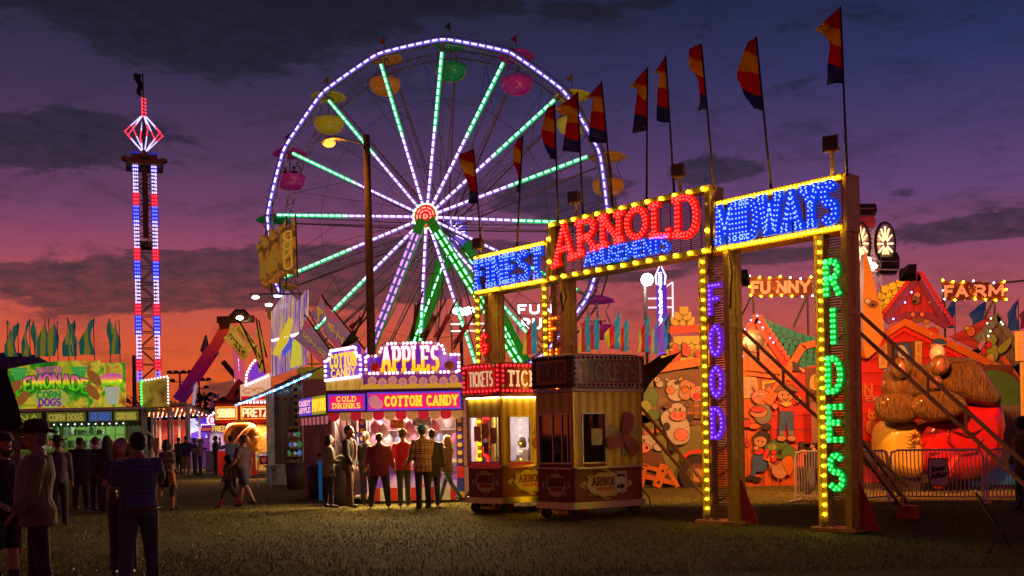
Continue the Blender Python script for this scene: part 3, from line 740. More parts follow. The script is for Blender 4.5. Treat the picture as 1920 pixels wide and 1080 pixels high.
# flags on the arch
FM = bpy.data.materials.new('banded_flag_cloth'); FM.use_nodes = True; t = NT(FM.node_tree); p = t.n['Principled BSDF']; tcn = t.node('ShaderNodeTexCoord')
gz = t.sep(tcn.outputs['Generated']); fz = t.m('ADD', gz[2], t.m('MULTIPLY', t.m('SUBTRACT', gz[0], .5), .12))
cc = t.ramp(fz, [(0, rgb(50, 75, 160)), (.24, rgb(50, 78, 165)), (.26, rgb(225, 24, 40)), (.52, rgb(215, 16, 40)), (.54, rgb(240, 205, 25)), (.74, rgb(235, 195, 25)), (.78, rgb(205, 26, 45)), (1, rgb(190, 24, 50))])
pn_ = t.noise(tcn.outputs['Object'], 26, 2, .6); lg = t.m('MULTIPLY', t.m('GREATER_THAN', pn_.outputs[0], .53), t.m('MULTIPLY', t.m('LESS_THAN', gz[2], .21), t.m('GREATER_THAN', gz[2], .05)))
lg = t.m('MULTIPLY', lg, t.m('MULTIPLY', t.m('GREATER_THAN', gz[0], .3), t.m('LESS_THAN', gz[0], .85)))
t.l.new(t.mix(t.m('MULTIPLY', lg, .6), cc, c4(rgb(150, 150, 130))), p.inputs['Base Color']); p.inputs['Roughness'].default_value = .8
tr_ = t.node('ShaderNodeBsdfTranslucent'); ms_ = t.node('ShaderNodeMixShader'); ms_.inputs[0].default_value = .55
t.l.new(cc, tr_.inputs[0]); t.l.new(p.outputs[0], ms_.inputs[1]); t.l.new(tr_.outputs[0], ms_.inputs[2]); t.l.new(ms_.outputs[0], t.n['Material Output'].inputs[0])
FD = [  # pole foot u, v; top u, v; flag bottom v; width px; curl; label bit; depth
 (903, 462, 888, 279, 381, 28, 0, 'leftmost flag on the entrance arch, red and blue, hanging almost straight', 21.6),
 (969, 452, 980, 254, 361, 17, 1, 'narrow twisted flag above the gap between blue and red signs', 20.9),
 (1046, 412, 1040, 195, 300, 26, 2, 'narrow dark flag over the left edge of the red letters', 19.9),
 (1093, 400, 1083, 172, 286, 44, 3, 'flag with its top folded left in front of the yellow gondola', 19.5),
 (1150, 388, 1128, 153, 268, 36, 4, 'flag right of the yellow gondola with a wide blue foot', 19.1),
 (1212, 370, 1214, 126, 246, 30, 5, 'flag with a pointed red tip curling left, midway over the red letters', 18.6),
 (1264, 352, 1248, 104, 229, 26, 4, 'flag left of the darkest cloud with a hooked top', 18.0),
 (1339, 343, 1315, 82, 206, 24, 0, 'slim upright flag above the joint of the red and blue signs', 17.1),
 (1446, 345, 1418, 69, 208, 38, 6, 'wide flag bowed away from its leaning pole above the blue right sign', 16.4),
 (1588, 316, 1576, 12, 157, 36, 7, 'tallest flag at the right end of the arch with a broad tip blown left', 15.3)]
for (u0, v0, u1, v1, vb, wp, sh, lab, d) in FD:
    A_, B_ = W(u0, v0, d), W(u1, v1, d); A_.z = max(A_.z-.12, 5.2); fl = thing('flag', lab, 'flag', A_, 0, 'flags along the top of the arch')
    B_ = B_-A_; MB().tube((0, 0, 0), B_, .022, .014, 8).build('pole', DSTEEL, fl, smooth=True)
    Lf = (vb-v1)/F*d; wd_ = wp/F*d; rs = random.Random(u0)
    ph = rs.random()*6
    def ffn(s, q, B_=B_, Lf=Lf, wd_=wd_, sh=sh, ph=ph):
        pole = B_+(-B_.normalized())*(q*Lf)
        prof = [.75+.25*sin(q*5+1), .6+.4*sin(q*6), .55+.45*sin(q*3.4), (1-.55*q if q < .35 else .45+.5*(q-.35)), (1.0 if q < .2 else .5+.6*(q-.2)), (1.1-2*q if q < .25 else .62+.35*(q-.25)), .45+.6*sin(q*3.0), (1.35-2.2*q if q < .25 else .8+.05*sin(q*9))][sh]
        back = {6: -.0}.get(sh, 0)
        x = -wd_*s*prof; dz = 0
        if sh in (5, 7, 4, 3) and q < .3: dz = -Lf*.30*s*(1-q/.3)*1.0
        if sh in (0, 2, 6, 1): dz = -.05*s*(1-q)*Lf*1.6
        y = .10*sin(q*7+ph+s*3)*s+.05*sin(q*15+ph)*s
        return Vector((pole.x+x, pole.y+y, pole.z+dz))
    MB().grid(ffn, 8, 22).build('cloth', FM, fl, smooth=True, solid=.006)
# unlit floodlights on the arch
for (u, v, d, up, lab) in ((900, 458, 21.7, 0, 'unlit floodlight at the left end of the arch top'), (1080, 372, 19.6, 0, 'unlit floodlight on a stub post over the left red letters'),
                       (1275, 322, 17.8, 0, 'unlit floodlight above the right end of the red letters'), (1560, 272, 15.5, 0, 'unlit floodlight near the right end of the arch beside the tallest flag')):
    p_ = W(u, v, d); zt = 5.74 if 1040 < u < 1330 else 5.44
    fl = thing('floodlight', lab, 'floodlight', (p_.x, p_.y, zt), R(-30), 'unlit floodlights on the arch')
    h = p_.z-zt
    MB().tube((0, 0, 0), (0, 0, h-.08), .03).box(-.12, -.02, h-.1, .12, .02, h-.06).build('stand', BRASS, fl)
    MB().loft([[Vector((x*sx, -.1+y_, h+z_*sx)) for x, z_ in ((-.06, -.06), (.06, -.06), (.06, .06), (-.06, .06))] for sx, y_ in ((.8, .2), (1.2, .17), (1.9, 0), (1.9, -.04))]).build('lamp_housing', mat('weathered_housing', (.16, .1, .04), .5, .4), fl)
    MB().box(-.09, -.15, h-.08, .09, -.142, h+.09).build('lens', mat('dark_lens', (.03, .025, .02), .35), fl)
# ------------------------------------------------------------------ helpers for stalls
def xf(mb, M): mb.v = [tuple(M @ Vector(v)) for v in mb.v]; return mb
def face(a, b, z=0):
    'frame of a wall from a to b (x, y): local x along the wall, -y outwards, z up; returns matrix, width'
    dx, dy = b[0]-a[0], b[1]-a[1]
    return Matrix.Translation((a[0], a[1], z)) @ Matrix.Rotation(math.atan2(dy, dx), 4, 'Z'), math.hypot(dx, dy)
def wall_hole(mb, x0, z0, x1, z1, hx0, hz0, hx1, hz1, y0, y1):
    mb.box(x0, y0, z0, x1, y1, hz0); mb.box(x0, y0, hz1, x1, y1, z1)
    mb.box(x0, y0, hz0, hx0, y1, hz1); mb.box(hx1, y0, hz0, x1, y1, hz1); return mb
def frame_of(mb, x0, z0, x1, z1, w, y0, y1):
    return wall_hole(mb, x0-w, z0-w, x1+w, z1+w, x0, z0, x1, z1, y0, y1)
class Part:
    'collects wall-local geometry and builds it as a child of a stall'
    def __init__(s, M, parent): s.M = M; s.p = parent
    def b(s, mb, name, m, parent=None, **k): return xf(mb, s.M).build(name, m, parent or s.p, **k)
    def word(s, text, x0, z0, w, h, y, m, parent=None, **k):
        ol = k.pop('outline', None); osw = k.pop('osw', .12); sw = k.pop('sw', .16); th = k.pop('th', .01); nm = k.pop('name', 'lettering')
        if ol:
            mb = MB()
            for q, _ in letters(text, x0, z0, w, h, y+.006, sw+osw, .005, **k): mb.add(q.v, q.f)
            s.b(mb, 'lettering_outline', ol, parent)
        mb = MB()
        for q, _ in letters(text, x0, z0, w, h, y, sw, th, **k): mb.add(q.v, q.f)
        return s.b(mb, nm, m, parent)
def scallop(x0, x1, ztop, h, n, y):
    a, b = MB(), MB()
    for i in range(n):
        l, r = x0+(x1-x0)*i/n+.002, x0+(x1-x0)*(i+1)/n-.002; c = (l+r)/2; q = (r-l)/2
        poly = [(l, ztop), (l, ztop-h*.55)]+[(c-q*cos(t*PI/8), ztop-h*.55-h*.45*sin(t*PI/8)) for t in range(1, 8)]+[(r, ztop-h*.55), (r, ztop)]
        (a if i % 2 == 0 else b).prism(poly, y, y+.015)
    return a, b
def bulb_border(mb, pts, step, r, y):
    P = along([(x, z) for x, z in pts], step)
    for x, z in P[:-1] if pts[0] == pts[-1] else P: bulb(mb, (x, y, z), r)

PINKW = mat('stall_interior', (.75, .55, .5), .6, var=.2)
S_MAG = glow('magenta_sign', (.85, .01, .18), .75, (.6, .02, .1)); S_BLU = glow('blue_sign_edge', (.12, .05, .75), .7, (.1, .05, .5)); S_YEL = glow('yellow_sign_letters', (1., .62, .03), 1.1, (.7, .5, .05))
S_PUR = art('purple_sign', [(0, (.05, .01, .5)), (.5, (.12, .02, .55)), (.8, (.3, .05, .7)), (1, (.6, .3, .9))], .9, es=.6, detail=1)
DARKP = mat('dark_fascia', (.10, .045, .03), .5)
def zgrad(name, stops, z0, z1, es):
    'letters printed in bands of colour from bottom to top'
    if name in MC: return MC[name]
    m = bpy.data.materials.new(name); m.use_nodes = True; t = NT(m.node_tree); p = t.n['Principled BSDF']; tcn = t.node('ShaderNodeTexCoord')
    f = t.m('DIVIDE', t.m('SUBTRACT', t.sep(tcn.outputs['Object'])[2], z0), z1-z0, clamp=True); c = t.ramp(f, stops)
    t.l.new(c, p.inputs['Base Color']); t.l.new(c, p.inputs['Emission Color']); p.inputs['Emission Strength'].default_value = es; MC[name] = m; return m

# ------------------------------------------------------------------ candy apple stand
D0 = 24.0
def sx(u, d=D0): return (u-960)/F*d+.02*(.1)*d*0
def sz(v, hv=815.5, d=D0): return CAMH+(hv-v)/F*d
st = thing('candy_stand', 'bright carnival stand with an APPLES marquee and a COTTON CANDY fascia', 'food stand', (0, D0, 0))
xl, xm, xr = sx(617), sx(684), sx(869)
I = Part(Matrix.Identity(4), st)
bd = 2.3
m = MB().box(xl, .1, .12, xr, bd, .16).box(xl, bd-.04, .16, xr, bd, 2.7).box(xr-.04, .1, .16, xr, bd-.04, 2.7).box(xl, .02, 2.62, xr, bd, 2.7).box(xl-.0, .6, .16, xl+.03, bd-.04, 2.62)
I.b(m, 'body', PINKW)
m = MB()
for i in range(6):
    x = xl+.25+i*(xr-xl-.3)/6
    m.box(x, bd-.09, 1.15, x+.03, bd-.045, 2.6)
m.box(xl+.1, bd-.3, 1.28, xr-.1, bd-.045, 1.31).box(xl+.1, bd-.3, 1.72, xr-.1, bd-.045, 1.74).box(xm, .25, .95, xr-.05, .6, 1.0).box(xm+.05, .5, 1.3, xr-.1, .52, 1.33).box(xm+.7, .5, 1.0, xm+.72, .52, 1.97).box(xm+1.3, .5, 1.0, xm+1.32, .52, 1.97).box(xm+1.75, .5, 1.0, xm+1.77, .52, 1.97).box(xm+2.1, .5, 1.0, xm+2.12, .52, 1.97)
I.b(m, 'shelves', WHITE)
# goods: cotton candy bags, jars, apples
rr = random.Random(5)
CANDY = [mat('candy_bag_pink', (.75, .25, .4), .4, bump=.5), mat('candy_bag_blue', (.3, .45, .8), .4, bump=.5), mat('candy_bag_white', (.8, .72, .75), .35, bump=.5)]
for k in range(16):
    x = xl+.2+k*(xr-xl-.35)/16+rr.uniform(-.06, .06); z = [1.74, 1.31][k % 2]
    m = MB().path([(x, bd-.18, z+.01), (x+.01, bd-.18, z+.05), (x, bd-.2, z+.2), (x+.01, bd-.18, z+.3), (x, bd-.18, z+.34)], [.05, .1, .12, .07, .02], 8, fy=.7)
    tag(m.build('candy_bag', CANDY[k % 3], smooth=True, loc=(0, D0, 0)), f'{["pink", "blue", "white"][k % 3]} bag of cotton candy on the {["upper", "lower"][k % 2]} back shelf of the candy stand', 'candy bag', 'cotton candy bags inside the candy stand')
for k, (u, v, col) in enumerate([(700, 800, 0), (716, 806, 2), (752, 800, 2), (766, 803, 0), (790, 808, 2), (812, 800, 0)]):
    x, z = sx(u), sz(v)
    m = MB().path([(x, .35, z-.16), (x+.02, .35, z-.08), (x, .33, z+.05), (x-.01, .35, z+.14), (x, .35, z+.2)], [.06, .12, .13, .08, .02], 9, fy=.8)
    tag(m.build('candy_bag', CANDY[col], smooth=True, loc=(0, D0, 0)), 'pale bag of cotton candy hanging under the scalloped awning of the candy stand', 'candy bag', 'cotton candy bags hanging in the window')
m = MB().box(sx(731), .12, sz(802), sx(756), .13, sz(786)); pb = I.b(m, 'picture_board', art('brown_food_photo', [(0, (.15, .02, .01)), (.5, (.5, .2, .03)), (1, (.8, .55, .1))], 14))
m = MB().box(sx(773), .12, sz(798), sx(807), .13, sz(782)); pb = I.b(m, 'picture_board', mat('blue_board', (.08, .16, .3), .5)); I.word('BOTTLED', sx(777), sz(789), .36, .06, .11, WHITE, pb); I.word('WATER', sx(780), sz(796), .3, .06, .11, WHITE, pb)
# lower skirt
m = MB().box(xm+.1, 0, .12, xr-.1, .1, .93); sk = I.b(m, 'counter_front', art('counter_print', [(0, (.06, .04, .5)), (.4, (.25, .1, .7)), (.7, (.7, .5, .8)), (1, (.8, .05, .1))], 1.3, es=.12))
m = MB(); m2 = MB(); n = 9
for i in range(n):
    x0_ = xm+.1+(xr-xm-.2)*i/n; x1_ = xm+.1+(xr-xm-.2)*(i+1)/n; (m if i % 2 else m2).box(x0_+.002, -.012, .05, x1_-.002, -.002, .36)
I.b(m, 'skirt_stripe', WHITE, sk); I.b(m2, 'skirt_stripe', RED, sk)
m = MB().sph((sx(808), -.05, .66), .2, 1, .4, .85, 14, 9); I.b(m, 'caramel_apple_picture', mat('caramel', (.4, .13, .02), .3, bump=.6, coat=.4), sk, smooth=True); I.b(MB().tube((sx(808), -.06, .8), (sx(808)+.01, -.06, 1.05), .018), 'stick', WHITE, sk)
m = MB().box(xm+.02, -.05, .93, xr-.02, .3, .97); I.b(m, 'counter', WHITE)
m = MB().box(xl, .15, .2, xm, .2, 1.0); I.b(m, 'side_panel', mat('mauve_panel', (.35, .2, .18), .6))
m = MB().box(xl+.02, .14, 1.0, xl+.07, .19, 2.6).box(xl+.38, .14, 1.0, xl+.42, .19, 2.6).box(xl+.58, .14, 1.0, xl+.63, .19, 2.6); I.b(m, 'window_mullion', mat('pink_white_frame', (.7, .5, .5), .4))
for u in (680, 862):
    x = sx(u); c_ = I.b(MB().box(x-.085, -.06, .1, x+.085, .03, 2.02), 'column', art('column_bands', [(0, (.7, .5, .04)), (.12, (.7, .5, .04)), (.121, (.02, .05, .5)), (.28, (.02, .05, .5)), (.281, (.6, .02, .05)), (.42, (.6, .02, .05)), (.421, (.04, .03, .35)), (1, (.12, .03, .4))], kind='axis', axis=2, stretch=(1, 1, .5), interp='CONSTANT'))
    m = MB()
    for k in range(6): ylathe(m, [(.055, 0), (.055, .012)], -.074, x, 1.92-k*.19, 12)
    I.b(m, 'lollipop_print', mat('lollipop', (.75, .4, .05), .5), c_)
# fascia and signs
m = MB().box(xl-.02, -.25, 2.16, xr+.02, .1, 2.68); fa = I.b(m, 'fascia', DARKP)
def signbox(P, x0, z0, x1, z1, y, text, par, edge=S_BLU, fc=S_MAG, lm=S_YEL, b=.04, pad=.08, hfrac=.6, sw=.2, serif=True, xs=0, **k):
    s_ = P.b(MB().box(x0, y, z0, x1, y+.04, z1), 'sign', edge, par); P.b(MB().box(x0+b, y-.004, z0+b, x1-b, y-.001, z1-b), 'sign_face', fc, s_)
    rows = text.split('|'); H_ = (z1-z0-2*b); n = len(rows); lh = H_*hfrac/n*(1 if n == 1 else 1.12)
    for i, t_ in enumerate(rows):
        zc = z0+b+H_*(1-(i+.5)/n); wv = (x1-x0-2*b-2*pad-xs)*(1 if n == 1 or len(t_) == max(map(len, rows)) else .75*len(t_)/max(map(len, rows))+.2)
        cx_ = (x0+x1+xs)/2; P.word(t_, cx_-wv/2, zc-lh/2, wv, lh, y-.02, lm, s_, sw=sw, serif=serif, th=.012, **k)
    return s_
signbox(I, sx(620), sz(768), sx(689), sz(737), -.30, 'COLD|DRINKS', fa)
cs = signbox(I, sx(693), sz(769), sx(867), sz(735), -.30, 'COTTON CANDY', fa, xs=.33, pad=.06, outline=glow('orange_outline', (.9, .2, .02), .6), osw=.08)
m = MB(); I.b(MB().sph((sx(706), -.31, sz(752)), .15, .9, .25, 1, 10, 7).sph((sx(713), -.31, sz(757)), .12, 1, .25, 1, 10, 7), 'candy_floss_picture', glow('floss_pink', (.95, .3, .35), .5), cs, smooth=True)
a_, b_ = scallop(xl+.02, xr, 2.16, .2, 12, -.2); I.b(a_, 'scallop', mat('red_scallop', (.6, .02, .05), .6, em=(.8, .02, .06), es=.25), fa); I.b(b_, 'scallop', mat('cream_scallop', (.65, .45, .2), .6, em=(.8, .45, .15), es=.2), fa)
# lolly band
m = MB().prism([(xm, 2.70), (xr, 2.70), (xr, 3.03), (xm, 3.03)], -.12, .05)
lb = I.b(m, 'lollipop_band', art('band_purple', [(0, (.2, .03, .3)), (1, (.3, .05, .4))], 4, es=.35))
I.b(MB().prism([(xm+.002, 2.701)]+[(xr-.002, 2.701)]+[(xr-.002-(xr-xm-.004)*i/18, 2.80+(.035 if i % 2 else 0)) for i in range(19)], -.126, -.121), 'gold_swag', glow('gold_swag', (.85, .42, .03), .6), lb)
m = MB(); m2 = MB()
for k in range(9):
    x = xm+.22+k*(xr-xm-.42)/8; z = 2.87+(.025 if k % 2 == 0 else -.015)
    ylathe(m, [(.105, 0), (.105, .01)], -.14, x, z, 16)
    for q in range(5):
        m2.path([(x+.012*r_*cos(q*1.2566+r_*.16), -.146, z+.012*r_*sin(q*1.2566+r_*.16)) for r_ in range(1, 8)], .009, 4)
l_ = I.b(m, 'lollipop', glow('lollipop_glow', (.85, .35, .12), .6), lb); I.b(m2, 'swirl', glow('lollipop_swirl', (.5, .1, .5), .5), l_)
# APPLES marquee
zb_, zt_ = 3.04, 3.80
def marquee_outline(g):
    a, b = xm+.04+g, xr-.04-g; s1 = a+.33; s2 = b-.33; zs = 3.50-g*.6; zl, zh = zb_+g, zt_-g
    return [(a, zl), (b, zl), (b, zs), (s2, zs), (s2, zs+.06), (s2-.06, zh-.08), (s2-.22, zh), (s1+.22, zh), (s1+.06, zh-.08), (s1, zs+.06), (s1, zs), (a, zs)]
mq = I.b(MB().prism(marquee_outline(-.01), -.1, .12), 'marquee', mat('marquee_frame', (.3, .15, .2), .4)); I.b(MB().prism(marquee_outline(.075), -.106, -.101), 'marquee_face', S_PUR, mq)
m, m2 = MB(), MB(); o_ = marquee_outline(.032)
for i, (x, z) in enumerate(along(o_+[o_[0]], .093)[:-1]): bulb(m if (i*7) % 9 > 1 else m2, (x, -.125, z), .034, 8)
I.b(m, 'marquee_bulbs', BULB_W, mq); I.b(m2, 'marquee_bulbs', mat('dim_bulb', (.5, .2, .2), .3, em=(.8, .3, .3), es=.5), mq)
I.word('APPLES', xm+.47, 3.14, 1.3, .53, -.125, zgrad('apples_letters', [(0, rgb(255, 190, 10)), (.42, rgb(255, 215, 60)), (.5, rgb(255, 235, 235)), (1, rgb(255, 240, 250))], 3.14, 3.66, 1.1), mq, sw=.145, serif=True, gap=.3, outline=glow('apples_outline', (.8, .01, .1), .7), osw=.075)
for x, c_ in ((xm+.29, (.5, .015, .015)), (xr-.29, (.28, .06, .015))):
    ap = I.b(MB().sph((x, -.12, 3.22), .125, 1, .35, .95, 14, 9), 'apple', mat('apple_%d' % (c_[0]*100), c_, .25, coat=.7, em=c_, es=.25, bump=.3), mq, smooth=True); I.b(MB().tube((x, -.13, 3.32), (x-.02, -.13, 3.46), .013), 'stick', WHITE, ap)
# angled left marquee
Mx, wx = face((sx(613, 25.6), 1.6), (xm-.03, .02)); Q = Part(Mx, st)
mq = Q.b(MB().prism([(0, 2.98), (wx, 2.98), (wx, 3.55), (wx-.2, 3.55), (wx-.25, 3.78), (.3, 3.78), (.2, 3.55), (0, 3.55)], 0, .1), 'side_marquee', S_PUR)
m = MB(); o_ = [(.04, 3.02), (wx-.04, 3.02), (wx-.04, 3.5), (wx-.24, 3.52), (wx-.3, 3.74), (.34, 3.74), (.24, 3.52), (.04, 3.5)]; bulb_border(m, o_+[o_[0]], .12, .036, -.03); Q.b(m, 'marquee_bulbs', BULB_W, mq)
Q.word('COTTON|CANDY'.split('|')[0], .3, 3.32, wx-.6, .3, -.02, S_YEL, mq, sw=.2, serif=True); Q.word('CANDY', .35, 3.08, wx-.7, .18, -.02, S_YEL, mq, sw=.2)
Q.b(MB().box(0, .0, 2.62, wx, .08, 2.98), 'gold_band', art('gold_streaks', [(0, (.1, .03, .01)), (.4, (.6, .3, .03)), (.7, (.9, .6, .1)), (1, (.35, .5, .1))], 9, es=.5, stretch=(3, 3, .3)))
# side awning with two hanging signs
Mx, wx = face((sx(562, 26.9), 2.9), (xl-.02, .02)); Q = Part(Mx, st)
fs = Q.b(MB().box(0, .05, 2.1, wx, .3, 2.62), 'side_fascia', DARKP)
signbox(Q, .08, 2.16, wx/2-.06, 2.6, -.02, 'CANDY|APPLE', fs, fc=S_PUR, lm=glow('pink_letters', (1, .5, .6), 1), pad=.05); signbox(Q, wx/2+.04, 2.16, wx-.05, 2.6, -.02, 'POPCORN', fs, fc=glow('orange_sign', (.9, .25, .02), .7), edge=glow('green_edge', (.3, .6, .05), .5), pad=.05, hfrac=.7)
a_, b_ = scallop(.05, wx-.05, 2.1, .2, 14, .0); Q.b(a_, 'scallop', MC['red_scallop'], fs); Q.b(b_, 'scallop', mat('white_scallop', (.7, .6, .6), .6, em=(.8, .5, .5), es=.25), fs)
Q.b(MB().box(.2, .6, .15, wx, .64, 2.1), 'side_wall', mat('mauve_wall', (.5, .3, .26), .7)); m = MB()
for a0, a1 in (((.9, .0, 2.1), (1.5, .55, 1.35)), ((2.0, .0, 2.1), (2.5, .55, 1.3))): m.tube(a0, a1, .018)
Q.b(m, 'awning_strut', STEEL); m = MB()
for u0, u1 in ((627, 646), (655, 679), (692, 690)): m.tube((sx(u0), -.15, 2.15), (sx(u1), .1, 1.35 if u1 != 690 else 1.0), .014)
I.b(m, 'awning_strut', DSTEEL)
lamp('AREA', 'stand_light', (xm+1.1, 1.0, 2.55), (1, .64, .5), 48, (2.2, .8), (0, 0, 0), parent=st)
lamp('AREA', 'stand_light', (xl+.4, 1.0, 2.55), (1, .7, .55), 60, (.6, .8), (0, 0, 0), parent=st)
lamp('AREA', 'awning_fill', (xm+1.0, -.22, 2.12), (1, .68, .3), 330, (2.6, .06), (R(-52), 0, 0)) if 0 else lamp('AREA', 'awning_fill', (xm+1.0, -.27, 2.1), (1, .68, .3), 480, (2.6, .06), (R(-62), 0, 0), parent=st)  # unseen fill lamp added under the awning to brighten the ground
I.b(MB().box(xl+.3, .9, 2.57, xr-.3, 1.0, 2.6), 'tube_light', glow('stall_tube', (1, .85, .8), 6))
tag(MB().box(-.4, 0, .0, .3, .04, 3.1).box(-.44, -.02, 3.1, .34, .06, 3.2).build('storage_trailer', mat('beige_trailer', (.5, .3, .24), .7, dirt=.3), loc=(sx(596, 28), 28, 0)), 'plain beige trailer wall behind the left side of the candy stand', 'trailer')
# small things by the stand
def bin_(u, vb, hv, r, h, label):
    d = CAMH*F/(vb-hv); t_ = thing('trash_bin', label, 'trash bin', ((u-960)/F*d, d, 0), 0, 'grey bins by the stands')
    MB().lathe([(r*.82, 0), (r*.95, h*.5), (r, h)], n=16).build('bin', mat('grey_plastic_bin', (.07, .075, .08), .55, dirt=.3), t_, smooth=True)
    MB().lathe([(r*1.06, h), (r*1.06, h+.05), (r*.9, h+.06), (r*.9, h)], n=16).build('rim', mat('bin_liner', (.12, .12, .13), .3), t_)
bin_(595, 934, 819, .30, .82, 'dark grey bin between the blue post and the game counter')
bin_(554, 916, 820, .34, .8, 'dark bin with a crumpled liner right of the white chair')
bin_(642, 946, 818, .26, .9, 'grey bin with a white plate on top between the woman and the bearded man')
d = 25.5; t_ = thing('water_post', 'bright blue post with a meter box standing left of the queue', 'post', ((599-960)/F*d, d, 0))
MB().box(-.04, -.04, 0, .04, .04, 1.0).build('post', mat('bright_blue_paint', (.02, .3, .75), .4, em=(.02, .3, .8), es=.12), t_)
MB().box(-.09, -.1, 1.0, .09, .02, 1.3).box(-.13, -.06, 1.3, .02, .0, 1.62).build('meter_box', mat('meter_grey', (.35, .28, .25), .4, .3), t_)
m = MB(); ylathe(m, [(.05, 0), (.05, .02)], -.13, 0, 1.15, 12); m.build('dial', DSTEEL, t_)

